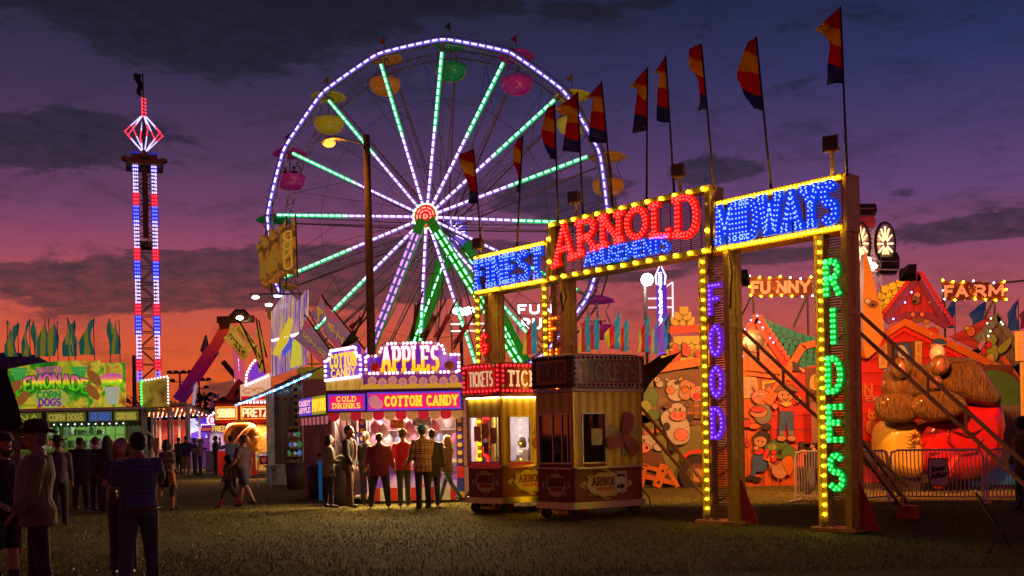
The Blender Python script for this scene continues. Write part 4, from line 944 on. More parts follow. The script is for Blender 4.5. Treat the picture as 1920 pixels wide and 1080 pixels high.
# ------------------------------------------------------------------ ticket booths
def booth(name, label, A, B, C, lit, Dp, Ep):
    bx = thing(name, label, 'ticket booth', (B[0], B[1], 0), 0, 'ticket booths beside the arch')
    rel = lambda p: (p[0]-B[0], p[1]-B[1]); A, B, C, Dp, Ep = map(rel, (A, B, C, Dp, Ep)); poly = [A, B, C, Dp, Ep]
    cx_, cy_ = sum(p[0] for p in poly)/5, sum(p[1] for p in poly)/5
    def ring(s, z, poly=poly): return [Vector((cx_+(p[0]-cx_)*s, cy_+(p[1]-cy_)*s, z)) for p in poly]
    MB().loft([ring(1.05, .2), ring(1.05, .32)]).build('chassis', ALU, bx)
    for q in (A, B, C, Dp, Ep):
        x, y = cx_+(q[0]-cx_)*.86, cy_+(q[1]-cy_)*.86
        w_ = ylathe(MB(), [(.05, 0), (.105, .01), (.105, .09), (.05, .1)], y-.05, x, .105, 14).build('wheel', BLACK, bx)
        MB().box(x-.03, y-.06, .1, x+.03, y+.06, .22).build('fork', DSTEEL, w_)
    stripe = art('yellow_stripes', [(0, (.8, .7, .08)), (.5, (.8, .7, .08)), (.501, (.62, .4, .06)), (1, (.62, .4, .06))], 6.2, 'wave', axis=0, interp='CONSTANT')
    inner = mat('booth_interior_lit' if lit else 'booth_interior_dark', (.8, .72, .74) if lit else (.16, .12, .18), .7)  # unlit booth's shade put into a darker lining colour
    maroon = mat('maroon_panel', (.20, .03, .02), .45, dirt=.3)
    MB().loft([ring(.97, .33), ring(.97, .4)]).build('floor', DSTEEL, bx)
    for i, (a, b) in enumerate(((A, B), (B, C), (C, Dp), (Dp, Ep), (Ep, A))):
        M, w = face(a, b); Pt = Part(M, bx)
        Pt.b(MB().box(0, 0, .32, w, .03, .93), 'lower_panel', maroon)
        if i == 0: hx0, hx1, hz0, hz1 = .06, w-.06, 1.04, 1.92
        elif i == 1: hx0, hx1, hz0, hz1 = .2, .68, 1.04, 1.92
        if i < 2:
            wl = Pt.b(wall_hole(MB(), 0, .932, w, 2.32, hx0, hz0, hx1, hz1, 0, .03), 'wall', stripe)
            fr_ = Pt.b(frame_of(MB(), hx0, hz0, hx1, hz1, .022, -.02, .02), 'window_frame', ALU if not lit else WHITE, wl)
            Pt.b(MB().box(hx0, .01, hz0, hx1, .015, hz1), 'pane', GLASS, fr_)
            if i == 0:
                Pt.b(MB().box(hx0+.3, -.01, hz0, hx0+.32, .008, hz1).box(hx0+.52, -.01, hz0, hx0+.54, .008, hz1).box(hx0+.66, -.01, hz0, hx0+.68, .008, hz1), 'mullion', ALU, fr_)
            Pt.b(MB().box(hx0, -.006, hz0-.14, hx1, -.001, hz0-.025), 'red_sill_panel', mat('red_sill', (.5, .015, .015), .4, em=(.6, .02, .02), es=.25 if lit else .0) if lit else maroon, wl)
            Pt.b(MB().box(-.03, -.14, .93, w+.03, -.004, .955), 'counter', ALU)
            # ornament on the lower panel
            oc = w*.5 if i == 0 else w*.46; rx = .3 if i == 0 else .52; pts = []
            for q in range(40):
                a_ = q/40*2*PI; rj = 1+.09*cos(a_*8)+.05*cos(a_*4); pts.append((oc+rx*rj*cos(a_), .63+.25*rj*sin(a_)))
            orn = Pt.b(MB().prism(pts, -.008, -.003), 'painted_emblem', mat('emblem_yellow', (.5, .38, .1), .5, dirt=.2), None)
            pts = [(oc+(rx*.78)*(1+.05*cos(6*q*PI/12))*cos(q*PI/12), .63+.19*(1+.05*cos(6*q*PI/12))*sin(q*PI/12)) for q in range(24)]
            Pt.b(MB().prism(pts, -.012, -.0085), 'emblem_center', mat('emblem_pale', (.55, .42, .16), .5), orn)
            Pt.word('ARNOLD', oc-rx*.6, .62, rx*1.2, .13, -.016, mat('emblem_brown', (.14, .02, .01), .5), orn, sw=.26, serif=True); Pt.word('AMUSEMENTS', oc-rx*.45, .52, rx*.95, .06, -.016, mat('emblem_red', (.4, .04, .02), .5), orn, sw=.22)
            m = MB()
            for q in range(12):
                a_ = q*PI/6; m.path([(oc+rx*.92*cos(a_+t_*.12)*(1-.03*t_), -.014, .63+.225*sin(a_+t_*.12)*(1+.04*t_)) for t_ in range(5)], [.016, .013, .01, .008, .004], 5)
            Pt.b(m, 'emblem_scrolls', mat('emblem_dark', (.06, .02, .01), .5), orn)
        else: Pt.b(MB().box(0, 0, .932, w, .03, 2.32), 'wall', stripe)
        Pt.b(MB().box(0, .032, .4, w, .04, 1.0), 'inner_lining', inner)
        if i > 1: Pt.b(MB().box(0, .045, 1.0, w, .05, 2.3), 'inner_lining', inner)
        Pt.b(MB().box(-.015, -.02, .93, .03, .0, 2.32), 'corner_trim', ALU if i == 0 else mat('gold_trim', (.45, .32, .06), .3, .7))
        # sign box
        o_ = .05; Pt.b(MB().box(-o_, -.07, 2.4, w+o_, -.01, 2.99), 'sign_box', mat('sign_box_lit', (.4, .02, .02), .4) if lit else mat('sign_box_dark', (.05, .045, .05), .4), None)
        if i < 2:
            fc = glow('red_ticket_face', (.85, .015, .01), .45, (.4, .01, .01)) if lit and i == 0 else (mat('dim_ticket_face', (.22, .015, .01), .3, em=(.5, .01, .01), es=.12, coat=.3) if lit else mat('unlit_ticket_face', (.10, .035, .02), .25, coat=.6))
            if not lit and i == 1: Pt.b(frame_of(MB(), .08, 2.49, w-.08, 2.9, .085, -.078, -.072), 'bulb_frame', mat('lilac_frame', (.4, .32, .4), .5))
            sf = Pt.b(MB().box(.07, -.08, 2.48, w-.07, -.0715, 2.91), 'sign_face', fc, None)
            lm = glow('ticket_letters_lit', (1, .55, .3), .7, (.8, .6, .4)) if lit else mat('ticket_letters', (.42, .33, .17) if i else (.14, .13, .12), .45)
            Pt.word('TICKETS', .14, 2.55, w-.28, .28, -.088, lm, sf, sw=.17 if i else .12, serif=bool(i), outline=mat('ticket_letter_edge', (.06, .02, .01), .5), osw=.06, gap=.32)
            m = MB(); bulb_border(m, [(0, 2.445), (w, 2.445), (w, 2.945), (0, 2.945), (0, 2.445)], .098, .031, -.1); Pt.b(m, 'sign_bulbs', glow('red_round_bulb', (1, .03, .05), 1.3, (.6, .02, .05)) if lit else BULB_OFF, sf)
        if lit and i < 2: Pt.b(MB().box(.02, -.055, 2.3, w-.02, -.03, 2.36), 'strip_light', glow('warm_strip', (1, .62, .22), 16))
        if i == 1:
            # bow of tickets
            cx2, cz2 = w-.42, 1.5; bw = MB()
            for ang, L in ((75, .45), (200, .42), (-50, .42)):
                c_, s_ = cos(R(ang)), sin(R(ang))
                bw.grid(lambda u, v, c_=c_, s_=s_, L=L: Vector((cx2+c_*L*u-s_*(v-.5)*(.1+.16*sin(u*2.6)), -.05-.05*sin(u*3), cz2+s_*L*u+c_*(v-.5)*(.1+.16*sin(u*2.6)))), 8, 4)
            bo = Pt.b(bw, 'ticket_bow', mat('ticket_red', (.28, .07, .06), .5), None, solid=.015)
            tk = MB()
            for ang in (20, 155, -80):
                c_, s_ = cos(R(ang)), sin(R(ang)); tk.grid(lambda u, v, c_=c_, s_=s_: Vector((cx2+c_*(.1+.27*u)-s_*(v-.5)*.2, -.02-.01*sin(u*3), cz2+s_*(.1+.27*u)+c_*(v-.5)*.2)), 4, 2)
            Pt.b(tk, 'paper_tickets', art('paper_ticket', [(0, (.3, .27, .1)), (.5, (.5, .46, .22)), (1, (.2, .18, .08))], 18), bo, solid=.01)
        if i == 0:
            n_ = Pt.b(MB().box(.12, .05, 1.45, .3, .055, 1.75).box(.34, .05, 1.5, .5, .055, 1.8).box(.56, .05, 1.4, .7, .055, 1.72).box(.36, .05, 1.2, .48, .055, 1.42), 'notice_paper', art('notice_print', [(0, (.25, .22, .2)), (.5, (.6, .55, .5)), (1, (.7, .65, .62))], 30))
    if not lit:
        M, w = face(B, C); Pt = Part(M, bx)
        ws = Pt.b(MB().box(.88, -.024, .48, 1.14, -.018, .86), 'paper_sign', mat('white_paper', (.42, .4, .38), .6)); m = MB().prism([(.92, .55), (1.02, .55), (1.02, .52), (1.1, .58), (1.02, .64), (1.02, .61), (.92, .61)], -.03, -.026); Pt.b(m, 'arrow', BLACK, ws)
        Pt.word('ARMBAND', .92, .76, .18, .04, -.03, BLACK, ws); Pt.b(MB().box(.38, -.008, 1.35, .62, -.004, 1.65) , 'taped_notice', art('notice_print_y', [(0, (.35, .33, .1)), (1, (.55, .52, .25))], 25), None)
        MB().path([(C[0]+.0, C[1]+.1, .5), (C[0]+.12, C[1]-.05, .35), (C[0]+.15, C[1]-.1, .12), (C[0]+.3, C[1]-.3, .02)], .012, 6).build('cable', BLACK, bx)
    MB().loft([ring(1.07, 2.325), ring(1.07, 2.385)]).build('cornice', mat('pale_cornice', (.42, .33, .3), .5), bx)
    MB().loft([ring(.99, 2.985), ring(.93, 3.02)]).build('roof', DSTEEL, bx)
    if lit: MB().box(cx_-.4, cy_-.05, 2.26, cx_+.4, cy_+.05, 2.3).build('ceiling_lamp', glow('booth_tube', (1, .85, .9), 5), bx); lamp('AREA', 'booth_light', (cx_, cy_, 2.24), (1, .78, .8), 45, (.8, .5), (0, 0, 0), parent=bx)
    return bx
booth('ticket_booth', 'lit ticket booth with red bulbs round its sign and two people inside', (-.90, 20.6), (-.21, 20.1), (1.08, 20.95), True, (.95, 22.3), (-.75, 22.2))
booth('ticket_booth', 'unlit ticket booth with dead bulbs, ticket bow and paper arrow sign on its side', (.477, 18.85), (1.108, 18.25), (2.42, 19.0), False, (2.5, 20.4), (1.0, 20.3))
# dark awning hull behind the unlit booth
m = MB().loft([[Vector(p) for p in ((2.45, 20.4, 2.35), (2.75, 20.6, 2.95), (3.6, 21.3, 3.25), (2.9, 21.0, 2.6), (2.6, 20.6, 2.2))], [Vector(p) for p in ((2.3, 22.4, 2.35), (2.6, 22.4, 2.95), (3.6, 22.6, 3.25), (2.8, 22.5, 2.6), (2.5, 22.4, 2.2))]])
aw = thing('folded_awning', 'dark folded awning on poles behind the unlit ticket booth', 'awning', (0, 0, 0)); m.build('canvas', mat('dark_canvas', (.05, .03, .03), .8), aw); MB().tube((2.6, 21.6, 0), (2.6, 21.6, 2.6), .04).build('pole', STEEL, aw)
# ------------------------------------------------------------------ lemonade stand, far left
DL = 44.0
def lx(u, d=DL): return W(u, 800, d).x
def lz(v, u=130, d=DL): return W(u, v, d).z
S_GRN = art('green_lemon_print', [(0, (.0, .12, .01)), (.35, (.05, .4, .02)), (.5, (.5, .5, .02)), (.62, (.75, .65, .05)), (.75, (.6, .35, .03)), (1, (.35, .08, .02))], 1.05, es=.55, detail=2, dist=1.2)
ls = thing('lemonade_stand', 'green and yellow LEMONADE and CORN DOGS stand at the far left', 'food stand', (0, DL, 0)); I = Part(Matrix.Identity(4), ls)
x0, x1, x2 = lx(18), lx(188), lx(236)
LW = mat('green_white_wall', (.16, .3, .08), .6)
m = MB().box(x0, 2.4, .2, x2, 2.5, 3.0).box(x0, .0, .1, x2, 2.4, .2).box(x0, 0, 2.9, x2+.9, 2.5, 3.0).box(x2-.05, .1, .2, x2, 2.4, 2.9); I.b(m, 'body', LW)
m = MB()
for k in range(12): m.box(x0+.3+k*.42, .15, 1.3, x0+.33+k*.42, .2, 2.45)
m.box(x0, .1, 1.22, x2, .5, 1.3).box(x0, .12, 1.85, x2, .16, 1.88); I.b(m, 'window_mullion', mat('lime_frame', (.25, .5, .1), .5, em=(.2, .6, .05), es=.1))
cf = I.b(MB().box(x0, 0, .35, x2, .1, 1.22), 'counter_front', art('lemon_counter', [(0, (.0, .25, .02)), (.45, (.1, .5, .05)), (.6, (.6, .5, .05)), (.8, (.4, .1, .4)), (1, (.1, .6, .3))], 1.6, es=.05))
I.b(MB().box(x0, .02, .05, x2, .09, .34), 'skirt', mat('orange_skirt', (.5, .25, .05), .7))
m = MB()
for k in range(24):
    x = x0+.6+(k%14)*.33; h = .2+.25*random.random(); zz = 1.32 if k < 14 else 1.9; m.box(x, .5, zz, x+.2, .8, zz+h)
I.b(m, 'drink_machines', art('machine_print', [(0, (.03, .03, .03)), (.3, (.1, .3, .1)), (.5, (.7, .7, .7)), (.6, (.5, .05, .05)), (.75, (.1, .1, .5)), (1, (.8, .8, .7))], 2.2, 'vor', es=.1))
# big printed board with curved top
top = [(x0+(x1-x0)*i/16, lz(690)+(lz(677)-lz(690))*sin(min(1, i/16*1.6)*PI/2)) for i in range(17)]
mb = I.b(MB().prism([(x0, 3.05), (x1, 3.05)]+top[::-1], -.05, .1), 'picture_board', S_GRN)
LG = zgrad('lemonade_letters', [(0, rgb(60, 170, 20)), (.3, rgb(110, 200, 30)), (.48, rgb(240, 220, 40)), (.6, rgb(230, 120, 120)), (1, rgb(150, 20, 170))], 3.85, 4.62, .8)
cxm = (lx(35)+lx(167))/2
def warp1(x, z): s_ = (x-cxm)/1.6; return (x, z-.34*s_*s_)
I.word('LEMONADE', lx(35), 3.98, lx(167)-lx(35), .56, -.09, LG, mb, sw=.22, outline=glow('dark_green_edge', (.0, .12, .01), .3), osw=.14, warp=warp1, gap=.3)
I.b(MB().sph((lx(98), -.05, 3.5), .5, 1.55, .12, .85, 18, 10), 'lemon_picture', glow('lemon_slice', (.55, .6, .1), .5), mb, smooth=True)
I.word('CORN', lx(74), 3.52, .98, .27, -.14, glow('green_letters', (.0, .35, .05), .5), mb, sw=.26); I.word('DOGS', lx(77), 3.2, .92, .27, -.14, glow('purple_letters', (.22, .02, .35), .6), mb, sw=.26)
I.word('SQUEEZED', lx(72), 4.66, 1.1, .2, -.09, glow('pinkish_letters', (.6, .1, .3), .6), mb, sw=.24, warp=warp1)
I.word('FRESH', lx(80), 4.9, .7, .12, -.09, glow('dk_green_letters', (.02, .2, .02), .5), mb, sw=.24)
for xx, zz in ((lx(30), 4.0), (lx(180), 4.35), (lx(176), 3.75), (lx(45), 3.55)): I.b(MB().sph((xx, -.06, zz), .34, .62, .2, 1.25, 12, 9, Matrix.Rotation(R(40 if xx < cxm else -40), 3, 'Y')), 'corn_dog_picture', glow('corn_dog_brown', (.45, .16, .03), .45), mb, smooth=True)
for xx in (lx(40), lx(152)): I.b(MB().prism([(xx-.2, 4.3), (xx+.2, 4.3), (xx+.32, 4.72), (xx-.32, 4.72)], -.07, -.052).prism([(xx-.33, 4.73), (xx+.33, 4.73), (xx+.35, 4.86), (xx-.35, 4.86)], -.075, -.052), 'cup_picture', glow('green_cup', (.05, .45, .08), .6), mb)
b2 = I.b(MB().box(x1+.04, -.05, 3.08, x2, .1, lz(682)), 'side_picture_board', S_GRN); cxm = (x1+x2)/2+.02
I.word('LEMONADE', x1+.12, 4.1, x2-x1-.2, .4, -.07, LG, b2, sw=.24, warp=lambda x, z: (x, z-.5*(x-cxm)**2))
I.b(MB().prism([(cxm-.22, 3.2), (cxm+.2, 3.2), (cxm+.34, 3.95), (cxm-.34, 3.95)], -.07, -.055), 'cup_picture', glow('pale_cup', (.6, .65, .5), .5), b2)
I.b(MB().box(x0, -.12, lz(770), x2+.8, -.05, lz(765)), 'top_rail', WHITE)
fsx = lx(268); fs = I.b(MB().box(x0, -.1, lz(793), fsx, .1, lz(771)), 'fascia', mat('green_fascia', (.03, .10, .02), .5)); ov = glow('olive_sign', (.16, .2, .02), .4)
for u0, u1, tx in ((0, 80, 'TUNA'), (90, 163, 'CORN DOGS'), (169, 212, 'ICE COLD'), (216, 262, 'CORN DOGS')):
    s_ = I.b(MB().box(max(x0, lx(u0)), -.125, lz(791), lx(u1), -.102, lz(773)), 'sign', ov if tx != 'ICE COLD' else glow('blue_grey_sign', (.1, .14, .3), .4), fs)
    I.word(tx, lx(u0)+.12, lz(788), lx(u1)-lx(u0)-.24, lz(777)-lz(788), -.14, glow('dull_yellow_letters', (.5, .42, .06), .6) if tx != 'ICE COLD' else glow('dull_blue_letters', (.05, .15, .5), .6), s_, sw=.24)
a_, b_ = scallop(x0, fsx, lz(793), .2, 30, -.1); a_.add(b_.v, b_.f); I.b(a_, 'scallop', mat('green_scallop', (.02, .15, .03), .7), fs)
m = MB().box(x0+.35, -.2, 0, x0+.41, -.14, lz(770)).box(x2+.7, -.12, 0, x2+.76, -.06, 3.0); I.b(m, 'awning_post', STEEL)
lamp('AREA', 'lemonade_light', (-18.6, 1.2, 2.8), (.85, 1, .6), 80, (4, 1), (0, 0, 0), parent=ls)
m = MB(); k = x0+.2
while k < x2: bulb(m, (k, -.16, 2.36), .03, 5); k += .3
I.b(m, 'awning_bulbs', BULB_W)
for k_, (u, v0, v1, w_) in enumerate([(16, 600, 668, 15), (36, 604, 668, 22), (58, 598, 668, 14), (66, 602, 670, 13), (94, 597, 668, 21), (110, 602, 668, 22), (130, 596, 668, 18), (142, 600, 668, 22), (178, 596, 665, 26), (208, 596, 664, 15), (226, 600, 664, 18)]):
    d = 47; b_ = W(u, v1+14, d); t_ = W(u-3, v0, d)
    fl = thing('flag', f'green and yellow feather flag above the lemonade stand, {["first", "second", "third", "fourth", "fifth", "sixth", "seventh", "eighth", "ninth", "tenth", "last"][k_]} from the left', 'flag', b_, 0, 'feather flags behind the lemonade stand')
    MB().tube((0, 0, -2.0), t_-b_, .02, n=6).build('pole', DSTEEL, fl)
    Lf = (v1-v0)/F*d; w2 = w_/F*d; hh = (t_-b_).z; sgn = -1 if k_ % 3 else 1
    MB().grid(lambda s_, q, Lf=Lf, w2=w2, hh=hh, k_=k_, sgn=sgn: Vector((-.07+sgn*w2*s_*(.35+.65*min(1, q*1.8))+.06*sin(q*6+k_), .12*sin(q*5+s_*4+k_), hh-Lf*(q+.15*s_*(1-q)))), 6, 12).build('cloth',
        art('teal_yellow_cloth', [(0, (.02, .22, .16)), (.33, (.02, .24, .2)), (.34, (.42, .4, .04)), (.66, (.42, .38, .04)), (.67, (.03, .2, .2)), (1, (.03, .2, .22))], 1, 'axis', axis=0, coords='Generated', interp='CONSTANT', es=.22), fl, smooth=True, solid=.01)  # glow in the cloth imitates light from the stand below
# dark tent edge and beige post at the far left, near
tp = thing('dark_tent', 'black canvas tent top with a beige wall post at the left picture edge', 'tent', W(0, 812, 13)-Vector((0, 0, 1.6)))
p_ = lambda u, v: (W(u, v, 13).x-W(0, 812, 13).x, W(u, v, 13).z)
PT = [(-120, 806), (36, 806), (42, 795), (34, 760), (12, 694), (-40, 680), (-120, 680)]; m = MB().loft([[W(u, v, dd)-Vector(tp.location) for u, v in PT] for dd in (13, 14.5)]); m.build('canvas', mat('black_canvas', (.012, .01, .012), .9, bump=.6), tp)
MB().loft([[W(u, v, dd)-Vector(tp.location) for u, v in ((20, 806), (38, 806), (39, 1040), (21, 1040))] for dd in (13.1, 14.2)]).build('wall_post', mat('beige_wall', (.22, .13, .10), .8, dirt=.4), tp)

# ------------------------------------------------------------------ picture panel with bulbs, pavilion, oreo stand
def gpos(u, vb): # ground point
    for d in [x*.5 for x in range(20, 300)]:
        if W(u, vb, d).z <= 0: pass
    hv = HV-(u-960)*math.tan(ROLL); d = CAMH*F/(vb-hv); return (W(u, vb, d).x, d)
d = 50; t_ = thing('picture_panel', 'golden picture panel edged with white and green bulbs in front of the drop tower', 'sign', (W(290, 760, d).x, d, 0))
cx_ = W(290, 760, d).x; X = lambda u: W(u, 740, d).x-cx_; Z = lambda v: W(290, v, d).z
pn = MB().prism([(X(264), Z(764)), (X(317), Z(762)), (X(317), Z(705)), (X(264), Z(713))], 0, .12).build('panel', art('golden_picture', [(0, (.05, .03, .01)), (.4, (.35, .2, .02)), (.6, (.5, .35, .05)), (.8, (.5, .08, .02)), (1, (.5, .3, .1))], 1.2, es=.4), t_)
m = MB(); m2 = MB()
for i, q in enumerate(along([(X(265), Z(763)), (X(265), Z(714)), (X(316), Z(706)), (X(316), Z(762))], .15)): (m if i > 9 else m2).sph((q[0], -.04, q[1]), .045, nu=5, nv=3)
m.build('panel_bulbs', BULB_W, pn); m2.build('panel_bulbs', BULB_G, pn)
MB().tube((X(270), .2, 0), (X(270), .2, Z(760)), .06).tube((X(312), .2, 0), (X(312), .2, Z(760)), .06).build('post', STEEL, t_)
d = 52; pv = thing('ride_pavilion', 'open ride pavilion with white posts, bulb-lined ceiling and blue and red panels', 'pavilion', (W(310, 800, d).x, d, 0)); cx_ = W(310, 800, d).x
X = lambda u, dd=52: W(u, 800, dd).x-cx_; Z = lambda v: W(310, v, 52).z
m = MB()
for u in (285, 291, 322, 354): m.box(X(u)-.05, 0, 0, X(u)+.05, .1, Z(766))
for u in (262, 300, 340, 372): m.box(X(u)-.05, 3, 0, X(u)+.05, 3.1, Z(776))
m.build('post', WHITE, pv)
rf = MB().loft([[Vector(q) for q in ((X(236), 0, Z(768)), (X(356), 0, Z(762)), (X(356), 0, Z(758)), (X(236), 0, Z(764)))], [Vector(q) for q in ((X(246), 3.4, Z(781)), (X(356), 3.4, Z(776)), (X(356), 3.4, Z(770)), (X(246), 3.4, Z(776)))]]).build('roof', mat('pavilion_roof', (.25, .15, .1), .6), pv)
m = MB(); m2 = MB()
for i in range(13):
    for j in range(6): (m if j % 2 else m2).sph((X(244)+i*.24+j*.03, .2+j*.55, Z(767)-.05-j*.058+.006*i), .035, nu=5, nv=3)
m.build('ceiling_bulbs', BULB_W, rf); m2.build('ceiling_bulbs', BULB_O, rf)
MB().box(X(312), 3.2, Z(822), X(352), 3.3, Z(783)).build('blue_panel', art('blue_splash', [(0, (.03, .02, .5)), (.55, (.1, .05, .8)), (.62, (.7, .8, 1)), (1, (.3, .5, 1))], 1.5, es=.8), pv)
MB().box(X(250), 3.2, .4, X(310), 3.3, Z(785)).build('red_panel', art('red_ride_wall', [(0, (.15, .01, .02)), (.5, (.5, .04, .03)), (1, (.6, .2, .1))], 1.2, es=.25), pv)
m = MB()
for i in range(40): m.box(X(262)+i*.08, -.2, .1, X(262)+i*.08+.025, -.17, 1.05)
m.box(X(262), -.22, 1.05, X(262)+3.2, -.15, 1.1); m.build('railing', WHITE, pv)
MB().add([(X(283), -.3, Z(822)), (X(302), -.3, Z(820)), (X(297), -.3, Z(862))], [(0, 1, 2)]).build('pennant_cloth', mat('salmon_cloth', (.5, .25, .2), .7), pv, solid=.02)
MB().tube((X(272), -.4, Z(798)), (X(294), -.4, Z(822)), .05).build('lever_arm', WHITE, pv)
MB().tube((X(352), -.1, 0), (X(352), -.1, Z(757)), .09).beam((X(270), -.1, Z(760)), (X(352), -.1, Z(757)), .12).build('portal_frame', mat('pink_white', (.6, .42, .38), .5), pv)
lamp('AREA', 'pavilion_light', (0, 1.5, 2.4), (1, .5, .3), 160, (4, 2), (0, 0, 0), parent=pv)
# far midway stalls: red lit game, oval bulb sign, oreo stand
d = 58; t_ = thing('game_stall', 'distant purple and red game stall with a small oval bulb-edged sign', 'game stall', (W(385, 800, d).x, d, 0)); cx_ = W(385, 800, d).x; X = lambda u: W(u, 800, 58).x-cx_; Z = lambda v: W(385, v, 58).z
MB().box(X(356), 0, 0, X(425), 1.6, Z(806)).build('counter', art('purple_counter', [(0, (.08, .02, .15)), (.5, (.3, .05, .4)), (1, (.2, .2, .7))], 1.5, es=.35), t_)
MB().box(X(356), 1.6, 0, X(425), 1.7, Z(774)).build('back_wall', art('midway_back_wall', [(0, (.12, .01, .05)), (.5, (.4, .03, .08)), (.8, (.25, .1, .5)), (1, (.8, .4, .5))], 1.1, es=.4), t_)
m = MB()
for i in range(9):
    for j in range(4): m.sph((X(360)+i*.11, 1.5, Z(800)+j*.14+.03*(i % 2)), .03, nu=5, nv=3)
m.build('red_bulbs', glow('pinkred_bulb', (1, .1, .15), 3), t_)
ov_ = ylathe(MB(), [(.36, 0), (.36, .05)], 0, X(405), Z(788), 24).build('oval_sign', glow('pink_oval', (.8, .25, .4), .9), t_)
m = MB()
for q in range(18): m.sph((X(405)+.48*cos(q*PI/9), -.05, Z(788)+.34*sin(q*PI/9)), .055, nu=5, nv=3)
m.build('sign_bulbs', glow('blue_white_bulb', (.7, .75, 1), 4), ov_); word('DOG', X(405)-.25, Z(788)-.1, .5, .2, -.03, BULB_W, ov_)
d = 50; os_ = thing('oreo_stand', 'purple stand with a yellow FRIED OREOS sign behind the crowd', 'food stand', (W(440, 800, d).x, d, 0)); cx_ = W(440, 800, d).x; X = lambda u: W(u, 800, 50).x-cx_; Z = lambda v: W(440, v, 50).z
MB().box(X(384), .8, 0, X(470), .9, Z(796)).build('back_wall', art('oreo_wall', [(0, (.15, .05, .2)), (.5, (.45, .25, .4)), (1, (.8, .7, .7))], 2, es=.35), os_)
MB().box(X(384), 0, 0, X(470), .2, Z(845)).build('counter', mat('dark_purple_counter', (.08, .03, .1), .6), os_)
fs = MB().box(X(380), -.2, Z(810), X(470), .4, Z(796)).build('fascia', glow('purple_fascia', (.14, .02, .25), .5), os_); word('FRIED OREOS', X(401), Z(808), X(460)-X(401), Z(799)-Z(808), -.23, glow('oreo_yellow', (1, .55, .08), .9), fs, sw=.22); word('CORN DOGS', X(382), Z(806), X(398)-X(382), .12, -.23, glow('oreo_red', (.9, .1, .05), .8), fs)
m = MB()
for i in range(24): m.sph((X(381)+i*.1, -.22, Z(796)+.02), .035, nu=5, nv=3)
m.build('bulb_row', glow('violet_pink_bulb', (.9, .4, .8), 3), fs)
m = MB()
for i in range(46): m.box(X(384)+i*.06, -1.2, .1, X(384)+i*.06+.02, -1.17, .95)
m.box(X(384), -1.22, .95, X(384)+2.8, -1.15, 1.0); m.build('railing', mat('white_rail', (.5, .45, .45), .5), os_)
lamp('AREA', 'oreo_light', (0, .3, 1.9), (1, .6, .7), 30, (2.2, .4), (0, 0, 0), parent=os_)
# pretzel stand
d = 41; pz_ = thing('pretzel_stand', 'red stand with PRETZELS and STROMBOLI signs and a big orange pretzel', 'food stand', (W(460, 800, d).x, d, 0)); cx_ = W(460, 800, d).x; X = lambda u: W(u, 800, 41).x-cx_; Z = lambda v: W(460, v, 41).z
RD = mat('stall_red', (.45, .02, .015), .5, em=(.6, .02, .01), es=.15)
MB().box(X(404), 0, Z(797), X(507), 1.8, Z(750)).build('roof_box', mat('dark_red_box', (.15, .015, .01), .5), pz_)
fs = MB().box(X(404), -.06, Z(793), X(507), -.003, Z(756)).build('fascia', RD, pz_)
for u0, u1, tx in ((406, 446, 'STROMBOLI'), (453, 535, 'PRETZELS')):
    s_ = MB().box(X(u0), -.1, Z(786), X(u1), -.062, Z(762)).build('sign', S_YEL, fs); MB().box(X(u0)+.04, -.106, Z(785), X(u1)-.04, -.101, Z(763)).build('sign_face', glow('pretzel_red', (.7, .01, .01), .7), s_)
    word(tx, X(u0)+.1, Z(781), X(u1)-X(u0)-.2, Z(767)-Z(781), -.125, glow('pretzel_letters', (1, .75, .35), 1.2), s_, sw=.24)
m = MB().box(X(478), .0, .3, X(503), .1, Z(797)); bp_ = m.build('picture_panel', art('chips_picture', [(0, (.5, .02, .02)), (.45, (.6, .3, .03)), (.6, (.7, .5, .1)), (.8, (.1, .15, .5)), (1, (.8, .2, .1))], 3, es=.5), pz_)
MB().box(X(404), .2, .1, X(478), .3, 1.1).build('counter', RD, pz_); MB().box(X(404), 1.7, .1, X(507), 1.8, 3).build('back_wall', mat('stall_cream', (.5, .35, .25), .7), pz_)
pts = [(455+27*cos(q*2*PI/30)*(1+.0*sin(q)), 822+27*sin(q*2*PI/30)-abs(cos(q*2*PI/30))*4) for q in range(31)]
MB().path([(X(u), -.25, Z(v)) for u, v in pts], .14, 8).path([(X(440), -.3, Z(842)), (X(452), -.4, Z(825)), (X(462), -.35, Z(812)), (X(475), -.3, Z(800))], .12, 8).path([(X(482), -.2, Z(846)), (X(470), -.3, Z(828)), (X(458), -.3, Z(812))], .13, 8).build('pretzel', mat('glossy_pretzel', (.5, .17, .02), .3, coat=.6, em=(.6, .15, .02), es=.12), pz_, smooth=True)
MB().tube((X(455), -.3, 0), (X(455), -.3, Z(846)), .06).build('pretzel_post', DSTEEL, pz_)
MB().path([(X(470)+.3*cos(q*.5)*(1-q/16), -.3, Z(735)+.16*sin(q*.5)*(1-q/16)) for q in range(14)], .03, 5).path([(X(492)-.3*cos(q*.5)*(1-q/16), -.3, Z(735)+.16*sin(q*.5)*(1-q/16)) for q in range(14)], .03, 5).build('scroll_ornament', glow('orange_scroll', (.9, .25, .03), .6), pz_)
MB().prism([(X(454), Z(750)), (X(506), Z(750)), (X(506), Z(743)), (X(454), Z(743))], -.06, -.03).build('red_stripe', glow('pretzel_red', (.7, .01, .01), .7), pz_)
